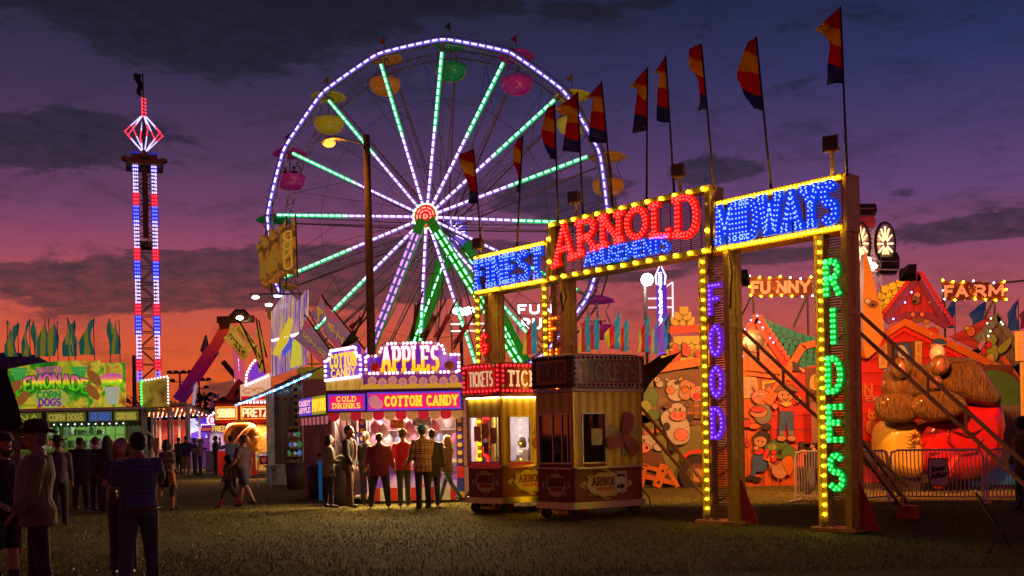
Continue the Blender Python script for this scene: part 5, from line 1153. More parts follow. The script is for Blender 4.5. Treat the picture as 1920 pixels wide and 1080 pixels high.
# marquee with a purple cone and bulbs over it
mq = MB().prism([(X(452), Z(752)), (X(506), Z(752)), (X(506), Z(700)), (X(480), Z(712)), (X(452), Z(722))], -.02, .3).build('marquee', glow('cream_marquee', (.8, .45, .3), .8), pz_)
MB().prism([(X(470), Z(716)), (X(500), Z(704)), (X(496), Z(688)), (X(488), Z(676)), (X(478), Z(686)), (X(470), Z(700))], -.1, -.03).build('purple_cone', glow('purple_cone', (.25, .05, .7), .7), mq)
m = MB()
for seg in ([(X(452), Z(755)), (X(506), Z(755))], [(X(464), Z(722)), (X(466), Z(702)), (X(474), Z(686)), (X(486), Z(672))], [(X(466), Z(722)), (X(506), Z(706))]):
    for q in along(seg, .14): bulb(m, (q[0], -.14, q[1]), .05, 6)
m.build('marquee_bulbs', BULB_W, mq)
lamp('AREA', 'pretzel_light', (.2, -.3, 2.2), (1, .5, .25), 160, (2.4, .3), (R(-20), 0, 0), parent=pz_)
# ------------------------------------------------------------------ tall oblique streaked wall, game booth and tarp
gb = thing('game_booth', 'dark teal game booth with striped poles, tall streaked banner wall and grey tarp awning', 'game booth', (W(540, 820, 36).x, 36, 0)); G0 = Vector((W(540, 820, 36).x, 36, 0))
L = lambda u, v, d: W(u, v, d)-G0
STK = art('streaked_banner', [(0, (.03, .01, .15)), (.3, (.22, .02, .5)), (.38, (.05, .02, .2)), (.44, (.75, .5, .7)), (.48, (.15, .02, .3)), (.53, (.8, .55, .01)), (.62, (.75, .5, .01)), (.66, (.03, .35, .04)), (.71, (.02, .06, .6)), (.8, (.5, .05, .4)), (1, (.7, .25, .03))], 4.2, es=.7, stretch=(1.7, 1.7, .1), detail=1.5, dist=.4)  # coloured streaks and their glow stand for reflections on the wall
a0, a1, a2, b2, b1, b0 = L(508, 706, 41), L(572, 684, 36), L(574, 543, 36), L(556, 566, 37.2), L(536, 545, 38.8), L(508, 586, 41)
def wallpoly(pts, th, name, m_, parent):
    n = len(pts); off = Vector((.5, .6, 0)).normalized()*th; mb = MB(); mb.add([*pts, *[p+off for p in pts]], [tuple(range(n)), tuple(range(2*n-1, n-1, -1))]+[((i+1) % n, i, i+n, (i+1) % n+n) for i in range(n)]); return mb.build(name, m_, parent)
bw_ = wallpoly([a0, a1, a2, b2, b1, b0], .12, 'banner_wall', STK, gb)
m = MB()
for i in range(13): bulb(m, L(510, 640, 40.8).lerp(L(574, 624, 35.9), i/12)+Vector((-.05, -.1, 0)), .055, 6)
m.build('bulb_row', BULB_W, bw_)
def smear(pts, colr, nm): wallpoly([p+Vector((-.06, -.08, 0)) for p in pts], .04, 'painted_letter', glow(nm, colr, .7), bw_)
smear([L(514, 664, 40.3), L(530, 628, 38.8), L(545, 596, 37.6), L(552, 600, 37.4), L(544, 640, 37.8), L(524, 668, 39.3)], (.8, .62, .03), 'yellow_swirl'); smear([L(530, 650, 38.9), L(548, 630, 37.6), L(552, 650, 37.4), L(534, 668, 38.7)], (.04, .1, .7), 'blue_swirl'); smear([L(548, 690, 37.7), L(552, 640, 37.4), L(564, 634, 36.6), L(568, 684, 36.5)], (.7, .65, .05), 'yellow_swirl2')
for (u, v) in ((478, 556), (503, 570), (519, 553)):
    pp = L(u, v, 40); fl_ = MB().loft([[pp+Vector((.12*cos(q)*s_, .1*sin(q)*s_-y_, .1*cos(q)*s_*.5-y_*.4)) for q in [i*PI/4 for i in range(8)]] for s_, y_ in ((.6, -.15), (1.5, 0), (1.5, .05))]).build('spotlight', DSTEEL, gb); MB().sph(pp+Vector((.05, -.12, -.05)), .11, 1.4, .5, .6).build('lens', glow('cold_spot', (.9, .9, 1), 9), fl_)
MB().tube(L(470, 552, 40), L(575, 551, 36.5), .035).tube(L(508, 590, 41), L(505, 560, 41), .035).build('spotlight_rail', STEEL, gb)
# tarp awning
aw_ = MB().grid(lambda s_, q: L(400+(582-400)*s_, 770-(770-698)*s_+6*sin(s_*PI)*.6, 43-9*s_)*(1) + Vector((.3*q, 1.6*q, .45*q+.05*sin(s_*12))), 24, 5).build('tarp_awning', mat('grey_blue_tarp', (.06, .085, .15), .8, bump=.5, dirt=.3), gb, smooth=True, solid=.03)
m = MB(); m2 = MB()
for i in range(44):
    q = L(400+(582-400)*i/43, 774-(770-698)*i/43+6*sin(i/43*PI)*.6, 43-9*i/43); (m if i % 3 else m2).sph(q, .045, nu=5, nv=3)
m.build('led_string', glow('blue_string', (.1, .35, 1), 4), aw_); m2.build('led_string', glow('white_string', (.8, .85, 1), 5), aw_)
TEAL = mat('dark_teal_wall', (.015, .05, .075), .4, coat=.2)
wallpoly([L(514, 872, 38), L(566, 880, 36), L(566, 704, 36), L(514, 722, 38)], .1, 'back_wall', TEAL, gb)
ys = art('hazard_stripes', [(0, (.6, .5, .02)), (.5, (.6, .5, .02)), (.501, (.02, .02, .02)), (1, (.02, .02, .02))], 4.2, 'wave', axis=2, interp='CONSTANT', stretch=(1, 1, 1))
m = MB()
for (u, v0, v1) in ((557, 708, 905), (549, 800, 880)): m.beam(L(u, v1, 35.6), L(u-3, v0, 35.6), .13)
m.build('striped_pole', ys, gb); MB().beam(L(517, 748, 36.4), L(564, 748, 35.5), .06).build('striped_rail', art('hazard_stripes_x', [(0, (.6, .5, .02)), (.5, (.6, .5, .02)), (.501, (.02, .02, .02)), (1, (.02, .02, .02))], 3, 'wave', axis=0, interp='CONSTANT'), gb)
m = MB()
for u, dd in ((509, 38), (577, 35)): m.beam(L(u, 905 if u > 550 else 893, dd), L(u-3, 735 if u < 550 else 700, dd), .3, .1)
m.build('mirrored_post', art('post_reflections', [(0, (.1, .12, .1)), (.4, (.35, .4, .3)), (.6, (.5, .25, .2)), (1, (.6, .6, .5))], 3.5, rough=.25, stretch=(1, 1, .4), es=.12), gb)  # reflections painted on as a colour pattern
MB().beam(L(532, 720, 37), L(530, 868, 37), .04).build('conduit', STEEL, gb)
m = MB()
for z_ in (.95, 1.25, 1.6): m.beam(L(543, 820, 35.4)*1+Vector((0, 0, z_-1.6)), L(560, 820, 35.2)+Vector((0, 0, z_-1.6)), .05)
m.build('prize_shelf', YEL, gb)
pr = MB(); rr = random.Random(4)
for i in range(26):
    q = L(542+rr.random()*20, 820, 35.6); z_ = [.95, 1.25, 1.6][i % 3]; pr.mi(i % 4).sph((q.x, q.y, z_+.1), .07+.03*rr.random(), 1, 1, 1.3, 7, 5)
pr.build('prizes', [glow('prize_green', (.1, .5, .1), .25), glow('prize_white', (.8, .8, .8), .3), glow('prize_purple', (.3, .05, .4), .25), glow('prize_blue', (.1, .3, .8), .4)], gb, smooth=True)
q = L(536, 890, 34.5); MB().box(q.x-.6, q.y-.3, .0, q.x+.55, q.y+.5, .62).box(q.x-.65, q.y-.35, .62, q.x+.6, q.y+.55, .68).build('counter', art('counter_wrap', [(0, (.05, .05, .06)), (.5, (.3, .32, .3)), (.7, (.1, .3, .15)), (1, (.7, .7, .65))], 3, es=.06), gb)
# folding chair frame with a heart
d = 32.5; t_ = thing('folding_chair', 'pale metal folding chair with a red heart panel in front of the dark booth', 'chair', (W(495, 880, d).x, d, 0), R(15))
m = MB()
for sx_ in (-.2, .2): m.path([(sx_, .0, 0), (sx_*.9, .12, .6), (sx_*.85, .15, 1.05), (sx_*.6, .15, 1.12), (0, .15, 1.13)], .016, 6).path([(sx_, .45, 0), (sx_*.9, .1, .65)], .014, 6)
m.build('frame', mat('pale_blue_metal', (.5, .65, .68), .3, .5), t_); MB().box(-.14, .14, .75, .14, .16, 1.03).build('backrest', mat('heart_back', (.15, .08, .08), .5), t_)
MB().prism([(0, .78), (.08, .88), (.085, .95), (.04, .985), (0, .95), (-.04, .985), (-.085, .95), (-.08, .88)], .125, .138).build('heart', mat('heart_red', (.7, .1, .1), .5, em=(.8, .1, .1), es=.2), t_); MB().box(-.18, -.05, .5, .18, .25, .53).build('seat', DSTEEL, t_)
# ------------------------------------------------------------------ leaning banners
def banner(label, top, bot, hw, d, lean_poly, m_, txt=None, tcol=None, sag=.1, tw=.16, mirror=False, grp='leaning food banners'):
    'lean_poly: four photo corners of the cloth (pole top, pole bottom, free bottom, free top)'
    c = [W(u, v, d) for u, v in lean_poly]; base = W(*bot, d); o = Vector((base.x, d, base.z)); t_ = thing('banner', label, 'banner', o, 0, grp)
    MB().tube(W(*top, d)-o, (0, 0, 0), .03, .035, 6).build('pole', DSTEEL, t_)
    def fn(s_, q):
        a = c[0].lerp(c[1], q); b = c[3].lerp(c[2], q); p = a.lerp(b, s_)-o
        return p+Vector((0, .14*sin(s_*5+q*6)*s_-.01, -sag*sin(s_*PI)*(1-q)))
    cl = MB().grid(fn, 8, 16).build('cloth', m_, t_, smooth=True, solid=.01)
    if txt:
        n = len(txt); up = (c[0]-c[1]).normalized(); rt = (c[3]-c[0]+c[2]-c[1]).normalized(); L_ = (c[1]-c[0]).length
        m = MB()
        for i, ch in enumerate(txt):
            q = .1+.8*(i+.5)/n
            for mb, _ in letters(ch, -.5*.8, -.5, .8 if ch != 'I' else .2, 1, 0, .22, .01):
                h = L_*.8/n*.72
                for j in range(0, len(mb.v), 1):
                    v = mb.v[j]; ctr = fn(.45, q)
                    X_ = v[0]*(-1 if mirror else 1); mb.v[j] = tuple(ctr+rt*X_*h*1.15+up*v[2]*h+Vector((0, -.1+v[1], 0)))
                m.add(mb.v, mb.f)
        m.build('lettering', tcol, cl)
    return t_
BN1 = art('pink_grey_banner', [(0, (.16, .08, .14)), (.45, (.25, .12, .16)), (.7, (.45, .06, .1)), (1, (.55, .12, .12))], 1.1, es=.55, detail=1)  # banner cloth and letters glow: light on them put into colour
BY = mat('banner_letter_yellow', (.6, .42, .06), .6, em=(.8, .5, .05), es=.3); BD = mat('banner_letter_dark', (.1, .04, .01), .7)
YB = art('orange_yellow_banner', [(0, (.35, .13, .02)), (.5, (.6, .3, .03)), (1, (.7, .42, .06))], 1.2, es=.5, detail=1)  # yellow cloth brightened by its own glow as well
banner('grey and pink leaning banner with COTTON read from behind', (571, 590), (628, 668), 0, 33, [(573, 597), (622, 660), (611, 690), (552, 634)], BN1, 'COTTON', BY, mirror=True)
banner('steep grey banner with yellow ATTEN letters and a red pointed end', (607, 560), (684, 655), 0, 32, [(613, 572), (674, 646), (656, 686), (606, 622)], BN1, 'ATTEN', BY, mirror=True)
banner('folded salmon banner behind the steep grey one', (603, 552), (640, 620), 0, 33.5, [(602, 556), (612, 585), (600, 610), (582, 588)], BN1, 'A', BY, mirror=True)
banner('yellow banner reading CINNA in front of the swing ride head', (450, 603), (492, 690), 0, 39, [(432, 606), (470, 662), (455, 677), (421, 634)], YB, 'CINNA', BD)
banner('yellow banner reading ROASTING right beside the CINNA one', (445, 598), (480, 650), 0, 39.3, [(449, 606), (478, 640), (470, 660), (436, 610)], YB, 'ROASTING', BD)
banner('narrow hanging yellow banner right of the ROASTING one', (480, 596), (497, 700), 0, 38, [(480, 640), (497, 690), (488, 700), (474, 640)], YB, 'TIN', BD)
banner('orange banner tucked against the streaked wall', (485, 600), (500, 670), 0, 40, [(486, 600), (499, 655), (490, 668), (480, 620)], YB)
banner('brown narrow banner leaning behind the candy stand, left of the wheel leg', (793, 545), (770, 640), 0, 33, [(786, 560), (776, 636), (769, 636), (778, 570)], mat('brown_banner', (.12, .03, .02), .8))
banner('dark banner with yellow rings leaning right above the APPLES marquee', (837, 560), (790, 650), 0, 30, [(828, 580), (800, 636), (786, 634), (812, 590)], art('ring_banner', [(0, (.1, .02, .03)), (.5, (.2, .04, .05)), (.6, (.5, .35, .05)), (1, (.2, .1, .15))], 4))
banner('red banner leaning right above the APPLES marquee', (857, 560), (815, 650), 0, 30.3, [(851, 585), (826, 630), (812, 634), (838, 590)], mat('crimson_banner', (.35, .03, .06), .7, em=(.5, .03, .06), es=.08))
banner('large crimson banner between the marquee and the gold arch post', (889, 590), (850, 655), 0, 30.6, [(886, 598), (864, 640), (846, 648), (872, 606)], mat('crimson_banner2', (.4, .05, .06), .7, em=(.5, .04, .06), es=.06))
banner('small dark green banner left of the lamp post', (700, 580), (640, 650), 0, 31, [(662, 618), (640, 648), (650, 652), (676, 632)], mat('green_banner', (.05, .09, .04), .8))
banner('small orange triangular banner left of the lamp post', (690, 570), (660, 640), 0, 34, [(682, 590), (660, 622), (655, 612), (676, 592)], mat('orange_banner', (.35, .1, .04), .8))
# bundle of orange banners on a mast, light on them put in as glow
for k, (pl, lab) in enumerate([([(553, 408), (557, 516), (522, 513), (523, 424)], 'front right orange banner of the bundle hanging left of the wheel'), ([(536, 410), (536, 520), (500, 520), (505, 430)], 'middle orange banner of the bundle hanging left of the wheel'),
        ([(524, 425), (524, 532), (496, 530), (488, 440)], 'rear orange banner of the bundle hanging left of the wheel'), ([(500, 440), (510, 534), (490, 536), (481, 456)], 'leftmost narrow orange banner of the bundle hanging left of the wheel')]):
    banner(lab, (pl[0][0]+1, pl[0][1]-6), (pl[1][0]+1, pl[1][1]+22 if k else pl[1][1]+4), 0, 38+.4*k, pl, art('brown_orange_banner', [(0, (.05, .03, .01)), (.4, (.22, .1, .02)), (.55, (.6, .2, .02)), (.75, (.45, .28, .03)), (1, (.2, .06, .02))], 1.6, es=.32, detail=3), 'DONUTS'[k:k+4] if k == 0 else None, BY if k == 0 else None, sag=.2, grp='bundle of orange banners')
# ------------------------------------------------------------------ funny farm walk-through
DF = 28.4
fx0 = W(1500, 800, DF).x
fm = thing('farm_facade', 'painted farm funhouse facade with red barn walls, tiled gables and cartoon animals', 'funhouse', (fx0, DF, 0))
def smooth_poly(P, k=5):
    n = len(P); out = []
    for i in range(n):
        p0, p1, p2, p3 = P[i-1], P[i], P[(i+1) % n], P[(i+2) % n]
        for j in range(k):
            t = j/k; out.append(tuple(.5*((2*p1[q])+(-p0[q]+p2[q])*t+(2*p0[q]-5*p1[q]+4*p2[q]-p3[q])*t*t+(-p0[q]+3*p1[q]-3*p2[q]+p3[q])*t**3) for q in (0, 1)))
    return out
def PZ(u, v, D=DF, ox=None): p = W(u, v, D); return (p.x-(fx0 if ox is None else ox), p.z)
def cut(name, pts, layer, m_, th=.03, parent=None, D=DF, ox=None, sm=False):
    if sm: pts = smooth_poly(pts)
    y = -layer*.012; return MB().prism([PZ(u, v, D, ox) for u, v in pts], y-th if layer else 0, y).build(name, m_, parent or fm)
PC = {}
def pc(c):
    if c not in PC:
        col = {'k': (.015, .01, .01), 'w': (.5, .46, .4), 'p': (.7, .2, .13), 'o': (.6, .15, .01), 'r': (.7, .02, .012), 'y': (.6, .45, .08), 'g': (.08, .2, .04), 'b': (.03, .1, .3), 's': (.52, .25, .12), 'n': (.14, .05, .02), 't': (.02, .25, .28), 'e': (.22, .1, .04), 'm': (.25, .03, .12), 'v': (.3, .4, .06), 'G': (.2, .2, .17), 'P': (.45, .3, .3)}[c]
        PC[c] = mat('mural_paint_'+c, col, .5, var=.25, sc_=4, coat=.15)
    return PC[c]
def fig(name, items, layer=6, parent=None, D=DF, outline=1.1, base=0):
    'flat painted cut-out figure; items: (kind, ..., colour letter), drawn back to front'
    mb = MB(); mats = []; idx = {}; y = -layer*.012-base
    def im(c):
        if c not in idx: idx[c] = len(mats); mats.append(pc(c))
        mb.mi(idx[c])
    def put(pts, c, grow):
        nonlocal y
        if grow:
            cu = sum(p[0] for p in pts)/len(pts); cv_ = sum(p[1] for p in pts)/len(pts); im('k'); q = []
            for p in pts:
                l = math.hypot(p[0]-cu, p[1]-cv_) or 1; q.append((p[0]+(p[0]-cu)/l*grow, p[1]+(p[1]-cv_)/l*grow))
            mb.prism([PZ(*p, D) for p in q], y-.003, y); y -= .0035
        im(c); mb.prism([PZ(*p, D) for p in pts], y-.003, y); y -= .0035
    for it in items:
        k, c = it[0], it[-1]; g = outline if k.isupper() else 0; k = k.lower()
        if k == 'e':
            u, v, ru, rv = it[1:5]; put([(u+ru*cos(q*PI/9), v+rv*sin(q*PI/9)) for q in range(18)], c, g)
        elif k == 'p': put(smooth_poly(it[1], 4), c, g)
        elif k == 'q': put(it[1], c, g)
        elif k == 'l':
            P, w = it[1], it[2]
            for a, b in zip(P, P[1:]):
                dx, dy = b[0]-a[0], b[1]-a[1]; l = math.hypot(dx, dy) or 1; nx, ny = -dy/l*w/2, dx/l*w/2; put([(a[0]+nx, a[1]+ny), (b[0]+nx, b[1]+ny), (b[0]-nx, b[1]-ny), (a[0]-nx, a[1]-ny)], c, g)
    return mb.build(name, mats, parent or fm)
PLANK = lambda n, c, s=3.2, ax=2, v=.75: art(n, [(0, tuple(x*.45 for x in c)), (.07, tuple(x*.5 for x in c)), (.08, c), (.9, tuple(x*v for x in c)), (1, tuple(x*.6 for x in c))], s, 'wave', axis=ax, rough=.45, coat=.15)
GRN = art('mural_green', [(0, (.05, .12, .015)), (.5, (.12, .2, .03)), (1, (.22, .28, .05))], .8, detail=2); ORW = PLANK('orange_house_wall', (.75, .13, .015), .9, 0, .92); RPL = PLANK('red_barn_planks', (.75, .015, .01), 2.6); GPL = PLANK('gable_planks', (.55, .2, .05), 3.5, 0)
cut('mural_wall', [(1188, 912), (1190, 700), (1240, 664), (1335, 650), (1335, 912)], 0, GRN, .05)
cut('mural_hill', [(1188, 800), (1230, 788), (1290, 800), (1335, 792), (1335, 912), (1188, 912)], 1, art('mural_hill_green', [(0, (.14, .15, .03)), (1, (.25, .24, .06))], .7), .01)
cut('stone_wall', [(1226, 790), (1229, 698), (1335, 690), (1335, 800)], 1, art('painted_stone', [(0, (.03, .015, .01)), (.2, (.1, .05, .02)), (.5, (.17, .09, .04)), (1, (.24, .14, .06))], 4, 'vor', stretch=(.7, 1, 1.6)), .012)
cut('barn_opening', [(1262, 742), (1262, 698), (1335, 690), (1335, 745)], 2, pc('n'), .012)
cut('climbing_plant', [(1214, 700), (1222, 698), (1226, 730), (1230, 760), (1222, 790), (1212, 760)], 3, art('vine', [(0, (.05, .1, .02)), (.5, (.3, .28, .05)), (1, (.4, .4, .1))], 7), .012, sm=True)
TILE = mat('yellow_green_tile', (.5, .42, .05), .45, coat=.2); TILD = mat('tile_edge', (.05, .06, .02), .6)
def tiles(name, rows, mt, md, layer, ru, rv, parent=None):
    'rows: (u0, u1, v) rows of scale tiles, topmost last'
    a, b = MB(), MB(); k = 0
    for (u0, u1, v0, v1) in rows:
        n = max(1, round((u1-u0)/(ru*1.75)))
        for i in range(n):
            s_ = (i+.5+(.0 if k % 2 else .0))/n; u = u0+(u1-u0)*s_; v = v0+(v1-v0)*s_; y = -layer*.012-k*.012
            for mb, g, dy in ((b, 1.25, 0), (a, 0, -.004)):
                P = [(u-ru-g, v-rv*1.1), (u-ru-g, v)]+[(u-(ru+g)*cos(q*PI/6), v+(rv+g)*sin(q*PI/6)) for q in range(1, 6)]+[(u+ru+g, v), (u+ru+g, v-rv*1.1)]
                mb.prism([PZ(*p) for p in P], y+dy-.008, y+dy)
        k += 1
    o = a.build(name, mt, parent or fm); b.build('tile_edges', md, o); return o
tiles('tile_roof', [(1212, 1335, 690, 680), (1240, 1335, 676, 668), (1250, 1335, 664, 658), (1256, 1332, 652, 648), (1262, 1328, 640, 638), (1258, 1300, 604, 604), (1264, 1294, 594, 594), (1274, 1288, 584, 584)], TILE, TILD, 3, 8.5, 7.5)
cut('roof_beam', [(1222, 702), (1335, 682), (1335, 664), (1242, 684)], 14, pc('o'), .05); cut('roof_beam', [(1254, 628), (1335, 621), (1335, 608), (1254, 614)], 14, pc('r'), .06)
fig('painted_hens', [('E', 1264, 668, 10, 12, 'r'), ('E', 1264, 652, 6, 7, 'r'), ('e', 1264, 668, 3, 5, 'o'), ('E', 1285, 660, 8, 9, 'r'), ('E', 1282, 650, 5, 5, 'r'), ('e', 1263, 650, 1.5, 2, 'w'), ('E', 1310, 664, 9, 7, 'r'), ('E', 1318, 656, 5, 5, 'r'), ('q', [(1258, 654), (1252, 658), (1259, 659)], 'y')], 15)
fig('painted_cow', [('E', 1268, 738, 17, 14, 'w'), ('e', 1277, 742, 6, 5, 'k'), ('E', 1262, 722, 12, 10, 'w'), ('e', 1268, 718, 5, 4, 'k'), ('E', 1256, 732, 8, 7, 'p'), ('e', 1254, 731, 1.5, 1.5, 'k'), ('e', 1260, 718, 2.2, 3, 'w'), ('L', [(1252, 714), (1247, 710)], 3, 'w'), ('L', [(1272, 713), (1278, 709)], 3, 'y')], 5)
fig('painted_sheep', [('E', 1284, 738, 12, 12, 's'), ('E', 1284, 722, 10, 9, 's'), ('E', 1283, 730, 6, 7, 'o'), ('e', 1281, 727, 1.2, 1.8, 'k'), ('e', 1286, 727, 1.2, 1.8, 'k')], 8); fig('painted_pig', [('E', 1307, 738, 15, 14, 'p'), ('Q', [(1296, 728), (1293, 716), (1302, 722)], 'p'), ('Q', [(1312, 723), (1320, 716), (1320, 727)], 'p'), ('E', 1305, 743, 6, 5, 'r'), ('e', 1302, 733, 2.4, 3, 'w'), ('e', 1311, 733, 2.4, 3, 'w'), ('e', 1303, 734, 1, 1.4, 'k'), ('e', 1310, 734, 1, 1.4, 'k')], 9)
fig('painted_barrel', [('Q', [(1250, 756), (1335, 750), (1335, 786), (1255, 782)], 'e'), ('l', [(1252, 764), (1335, 759)], 2, 'o'), ('l', [(1254, 775), (1335, 774)], 2, 'o')]+[('l', [(x, 752), (x+1, 784)], 1, 'k') for x in range(1262, 1330, 12)], 11)
fig('painted_big_cow', [('P', [(1238, 780), (1262, 765), (1285, 780), (1292, 812), (1285, 830), (1262, 832), (1248, 812)], 'w'), ('e', 1248, 800, 7, 8, 'k'), ('E', 1275, 815, 13, 11, 'p'), ('e', 1272, 824, 2.5, 4, 'p'), ('e', 1282, 823, 2.5, 4, 'p'), ('E', 1268, 768, 16, 12, 'w'), ('E', 1250, 762, 7, 4, 'n'), ('E', 1287, 760, 7, 4, 'n'), ('e', 1262, 765, 4, 5, 'w'), ('e', 1274, 765, 4, 5, 'w'), ('e', 1264, 767, 1.6, 2.5, 'k'), ('e', 1273, 767, 1.6, 2.5, 'k'), ('E', 1269, 780, 15, 9, 'p'), ('e', 1263, 779, 2.5, 4, 'r'), ('e', 1276, 779, 2.5, 4, 'r'), ('e', 1292, 783, 6, 6, 'k'), ('E', 1232, 838, 9, 7, 'w'), ('E', 1262, 840, 8, 5, 'k')], 13)
fig('painted_donkey', [('P', [(1190, 840), (1215, 835), (1240, 855), (1244, 885), (1225, 900), (1190, 890)], 'n'), ('E', 1213, 828, 17, 15, 'w'), ('e', 1203, 824, 4, 6, 'w'), ('e', 1206, 826, 2, 3, 'k'), ('E', 1204, 840, 14, 9, 'p'), ('e', 1196, 839, 2.5, 3, 'k'), ('e', 1211, 839, 2.5, 3, 'k'), ('e', 1232, 900, 6, 6, 'k'), ('L', [(1205, 812), (1240, 806)], 7, 'o')], 14)
fig('painted_fence', [('L', [(1188, 888), (1262, 905)], 9, 'o'), ('L', [(1190, 870), (1250, 885)], 8, 'o'), ('L', [(1204, 868), (1196, 912)], 17, 'o'), ('L', [(1243, 870), (1228, 912)], 17, 'o'), ('L', [(1250, 880), (1268, 912)], 8, 'o'), ('e', 1202, 878, 2.5, 2.5, 'k'), ('e', 1240, 882, 2.5, 2.5, 'k'), ('e', 1198, 900, 2.5, 2.5, 'k'), ('e', 1232, 903, 2.5, 2.5, 'k')], 22)
fig('painted_tractor', [('E', 1303, 888, 32, 34, 'k'), ('e', 1303, 888, 19, 20, 'n'), ('l', [(1275, 860), (1290, 848), (1310, 845), (1335, 850)], 6, 'r'), ('E', 1304, 890, 13, 13, 's'), ('e', 1304, 890, 4, 4, 'e')], 22)
# house with the teal roof
cut('house_wall', [(1335, 912), (1335, 690), (1372, 655), (1417, 600), (1480, 680), (1500, 700), (1500, 912)], 1, ORW, .05)
cut('house_ground', [(1335, 912), (1335, 800), (1380, 792), (1430, 806), (1490, 800), (1490, 912)], 3, art('mural_hill_green2', [(0, (.16, .16, .03)), (1, (.28, .26, .07))], .7), .012)
cut('gable', [(1372, 676), (1417, 602), (1470, 680)], 3, GPL, .03)
for nm, pp in (('gable_trim', [(1364, 672), (1416, 588), (1420, 600), (1376, 676)]), ('gable_trim', [(1414, 590), (1482, 690), (1470, 694), (1410, 604)])): cut(nm, pp, 7, pc('r'), .06)
RSC = mat('red_scale', (.55, .06, .03), .45); m = MB()
for a, b in (((1362, 676), (1414, 592)), ((1420, 592), (1486, 692))):
    for i in range(12):
        u, v = a[0]+(b[0]-a[0])*(i+.5)/12, a[1]+(b[1]-a[1])*(i+.5)/12; m.prism([PZ(u+5*cos(q*PI/5), v+5*sin(q*PI/5)) for q in range(10)], -.19-.002*i, -.16)
m.build('gable_scales', RSC, fm)
tiles('teal_roof', [(1478, 1536, 690, 700), (1470, 1536, 680, 688), (1462, 1536, 668, 678), (1452, 1536, 656, 668), (1444, 1536, 644, 658), (1436, 1532, 632, 648), (1429, 1530, 620, 640), (1424, 1500, 608, 634)], mat('teal_tile', (.01, .3, .32), .65), TILD, 3, 7, 6)
cut('teal_roof_deck', [(1420, 592), (1536, 640), (1536, 700), (1484, 694)], 2, pc('t'), .015)
for i, (u0, v0, u1, v1, w_) in enumerate([(1340, 706, 1400, 690, 10), (1400, 690, 1480, 700, 10), (1345, 722, 1400, 702, 5), (1400, 702, 1480, 712, 5)]):
    cut('log_beam', [(u0, v0-w_/2), (u1, v1-w_/2), (u1, v1+w_/2), (u0, v0+w_/2)], 9+i, pc('o'), .05)
fig('painted_cow_head', [('E', 1417, 640, 19, 21, 'o'), ('e', 1417, 641, 15, 17, 'k'), ('E', 1408, 640, 8, 14, 'w'), ('E', 1408, 653, 7, 6, 'p'), ('e', 1406, 634, 2, 3, 'k'), ('e', 1421, 640, 7, 12, 'k'), ('e', 1421, 634, 2.5, 3.5, 'w'), ('e', 1421, 635, 1, 2, 'k'), ('L', [(1403, 624), (1398, 616)], 3, 'y'), ('L', [(1425, 622), (1431, 615)], 3, 'y')], 10)
fig('painted_window', [('P', [(1385, 744), (1386, 715), (1400, 702), (1416, 708), (1420, 742), (1402, 746)], 'y'), ('p', [(1390, 740), (1391, 718), (1401, 708), (1412, 713), (1415, 738), (1402, 741)], 'P'), ('l', [(1402, 706), (1402, 743)], 2.5, 'y'), ('l', [(1388, 726), (1417, 726)], 2.5, 'y')], 7)
fig('painted_window', [('Q', [(1428, 760), (1427, 715), (1458, 712), (1458, 740)], 'y'), ('q', [(1433, 752), (1432, 720), (1452, 717), (1452, 740)], 'e')], 7)
cut('barn_planks', [(1442, 832), (1442, 762), (1478, 722), (1505, 690), (1532, 684), (1532, 832)], 6, RPL, .03)
cut('roof_log', [(1428, 752), (1496, 646), (1508, 652), (1442, 762)], 12, pc('o'), .08); cut('roof_log', [(1496, 646), (1536, 636), (1536, 648), (1506, 656)], 12, pc('o'), .08); cut('door', [(1508, 760), (1508, 690), (1534, 690), (1534, 760)], 10, pc('n'), .02)
fig('painted_window', [('P', [(1516, 728), (1517, 708), (1526, 702), (1534, 706), (1534, 730)], 'y'), ('l', [(1525, 704), (1525, 728)], 2, 'n')], 12)
fig('painted_pig_farmer', [('E', 1428, 775, 17, 20, 'G'), ('E', 1420, 772, 16, 11, 's'), ('E', 1424, 745, 17, 14, 'p'), ('E', 1418, 750, 8, 6, 'p'), ('e', 1415, 742, 3, 4, 'w'), ('e', 1425, 741, 3, 4, 'w'), ('e', 1416, 743, 1.3, 2, 'k'), ('e', 1425, 742, 1.3, 2, 'k'), ('Q', [(1413, 734), (1407, 724), (1420, 729)], 'p'), ('Q', [(1432, 731), (1442, 724), (1440, 737)], 'p'), ('E', 1418, 768, 13, 5, 'r'), ('E', 1411, 799, 10, 5, 'o'), ('E', 1434, 800, 8, 5, 'k'), ('E', 1396, 793, 7, 8, 'r'), ('e', 1396, 787, 6, 2, 'n')], 12)
fig('painted_scarecrow', [('L', [(1452, 758), (1492, 752)], 11, 'r'), ('Q', [(1456, 750), (1482, 750), (1484, 778), (1458, 778)], 'r'), ('Q', [(1458, 772), (1482, 772), (1484, 815), (1474, 815), (1470, 790), (1466, 815), (1456, 815)], 'b'), ('q', [(1458, 808), (1467, 808), (1467, 816), (1457, 816)], 'G'), ('q', [(1474, 808), (1484, 808), (1484, 816), (1474, 816)], 'G'), ('E', 1461, 822, 8, 5, 's'), ('E', 1480, 822, 8, 5, 's'), ('E', 1468, 742, 14, 12, 's'), ('P', [(1448, 735), (1460, 722), (1478, 722), (1492, 734), (1470, 732)], 'e'), ('e', 1462, 741, 1.5, 2.5, 'k'), ('e', 1473, 741, 1.5, 2.5, 'k'), ('l', [(1462, 748), (1468, 751), (1475, 747)], 1.2, 'k'), ('P', [(1458, 757), (1468, 753), (1480, 757), (1470, 763)], 'y'), ('E', 1492, 750, 5, 5, 'y'), ('E', 1448, 762, 5, 5, 'p')], 18)
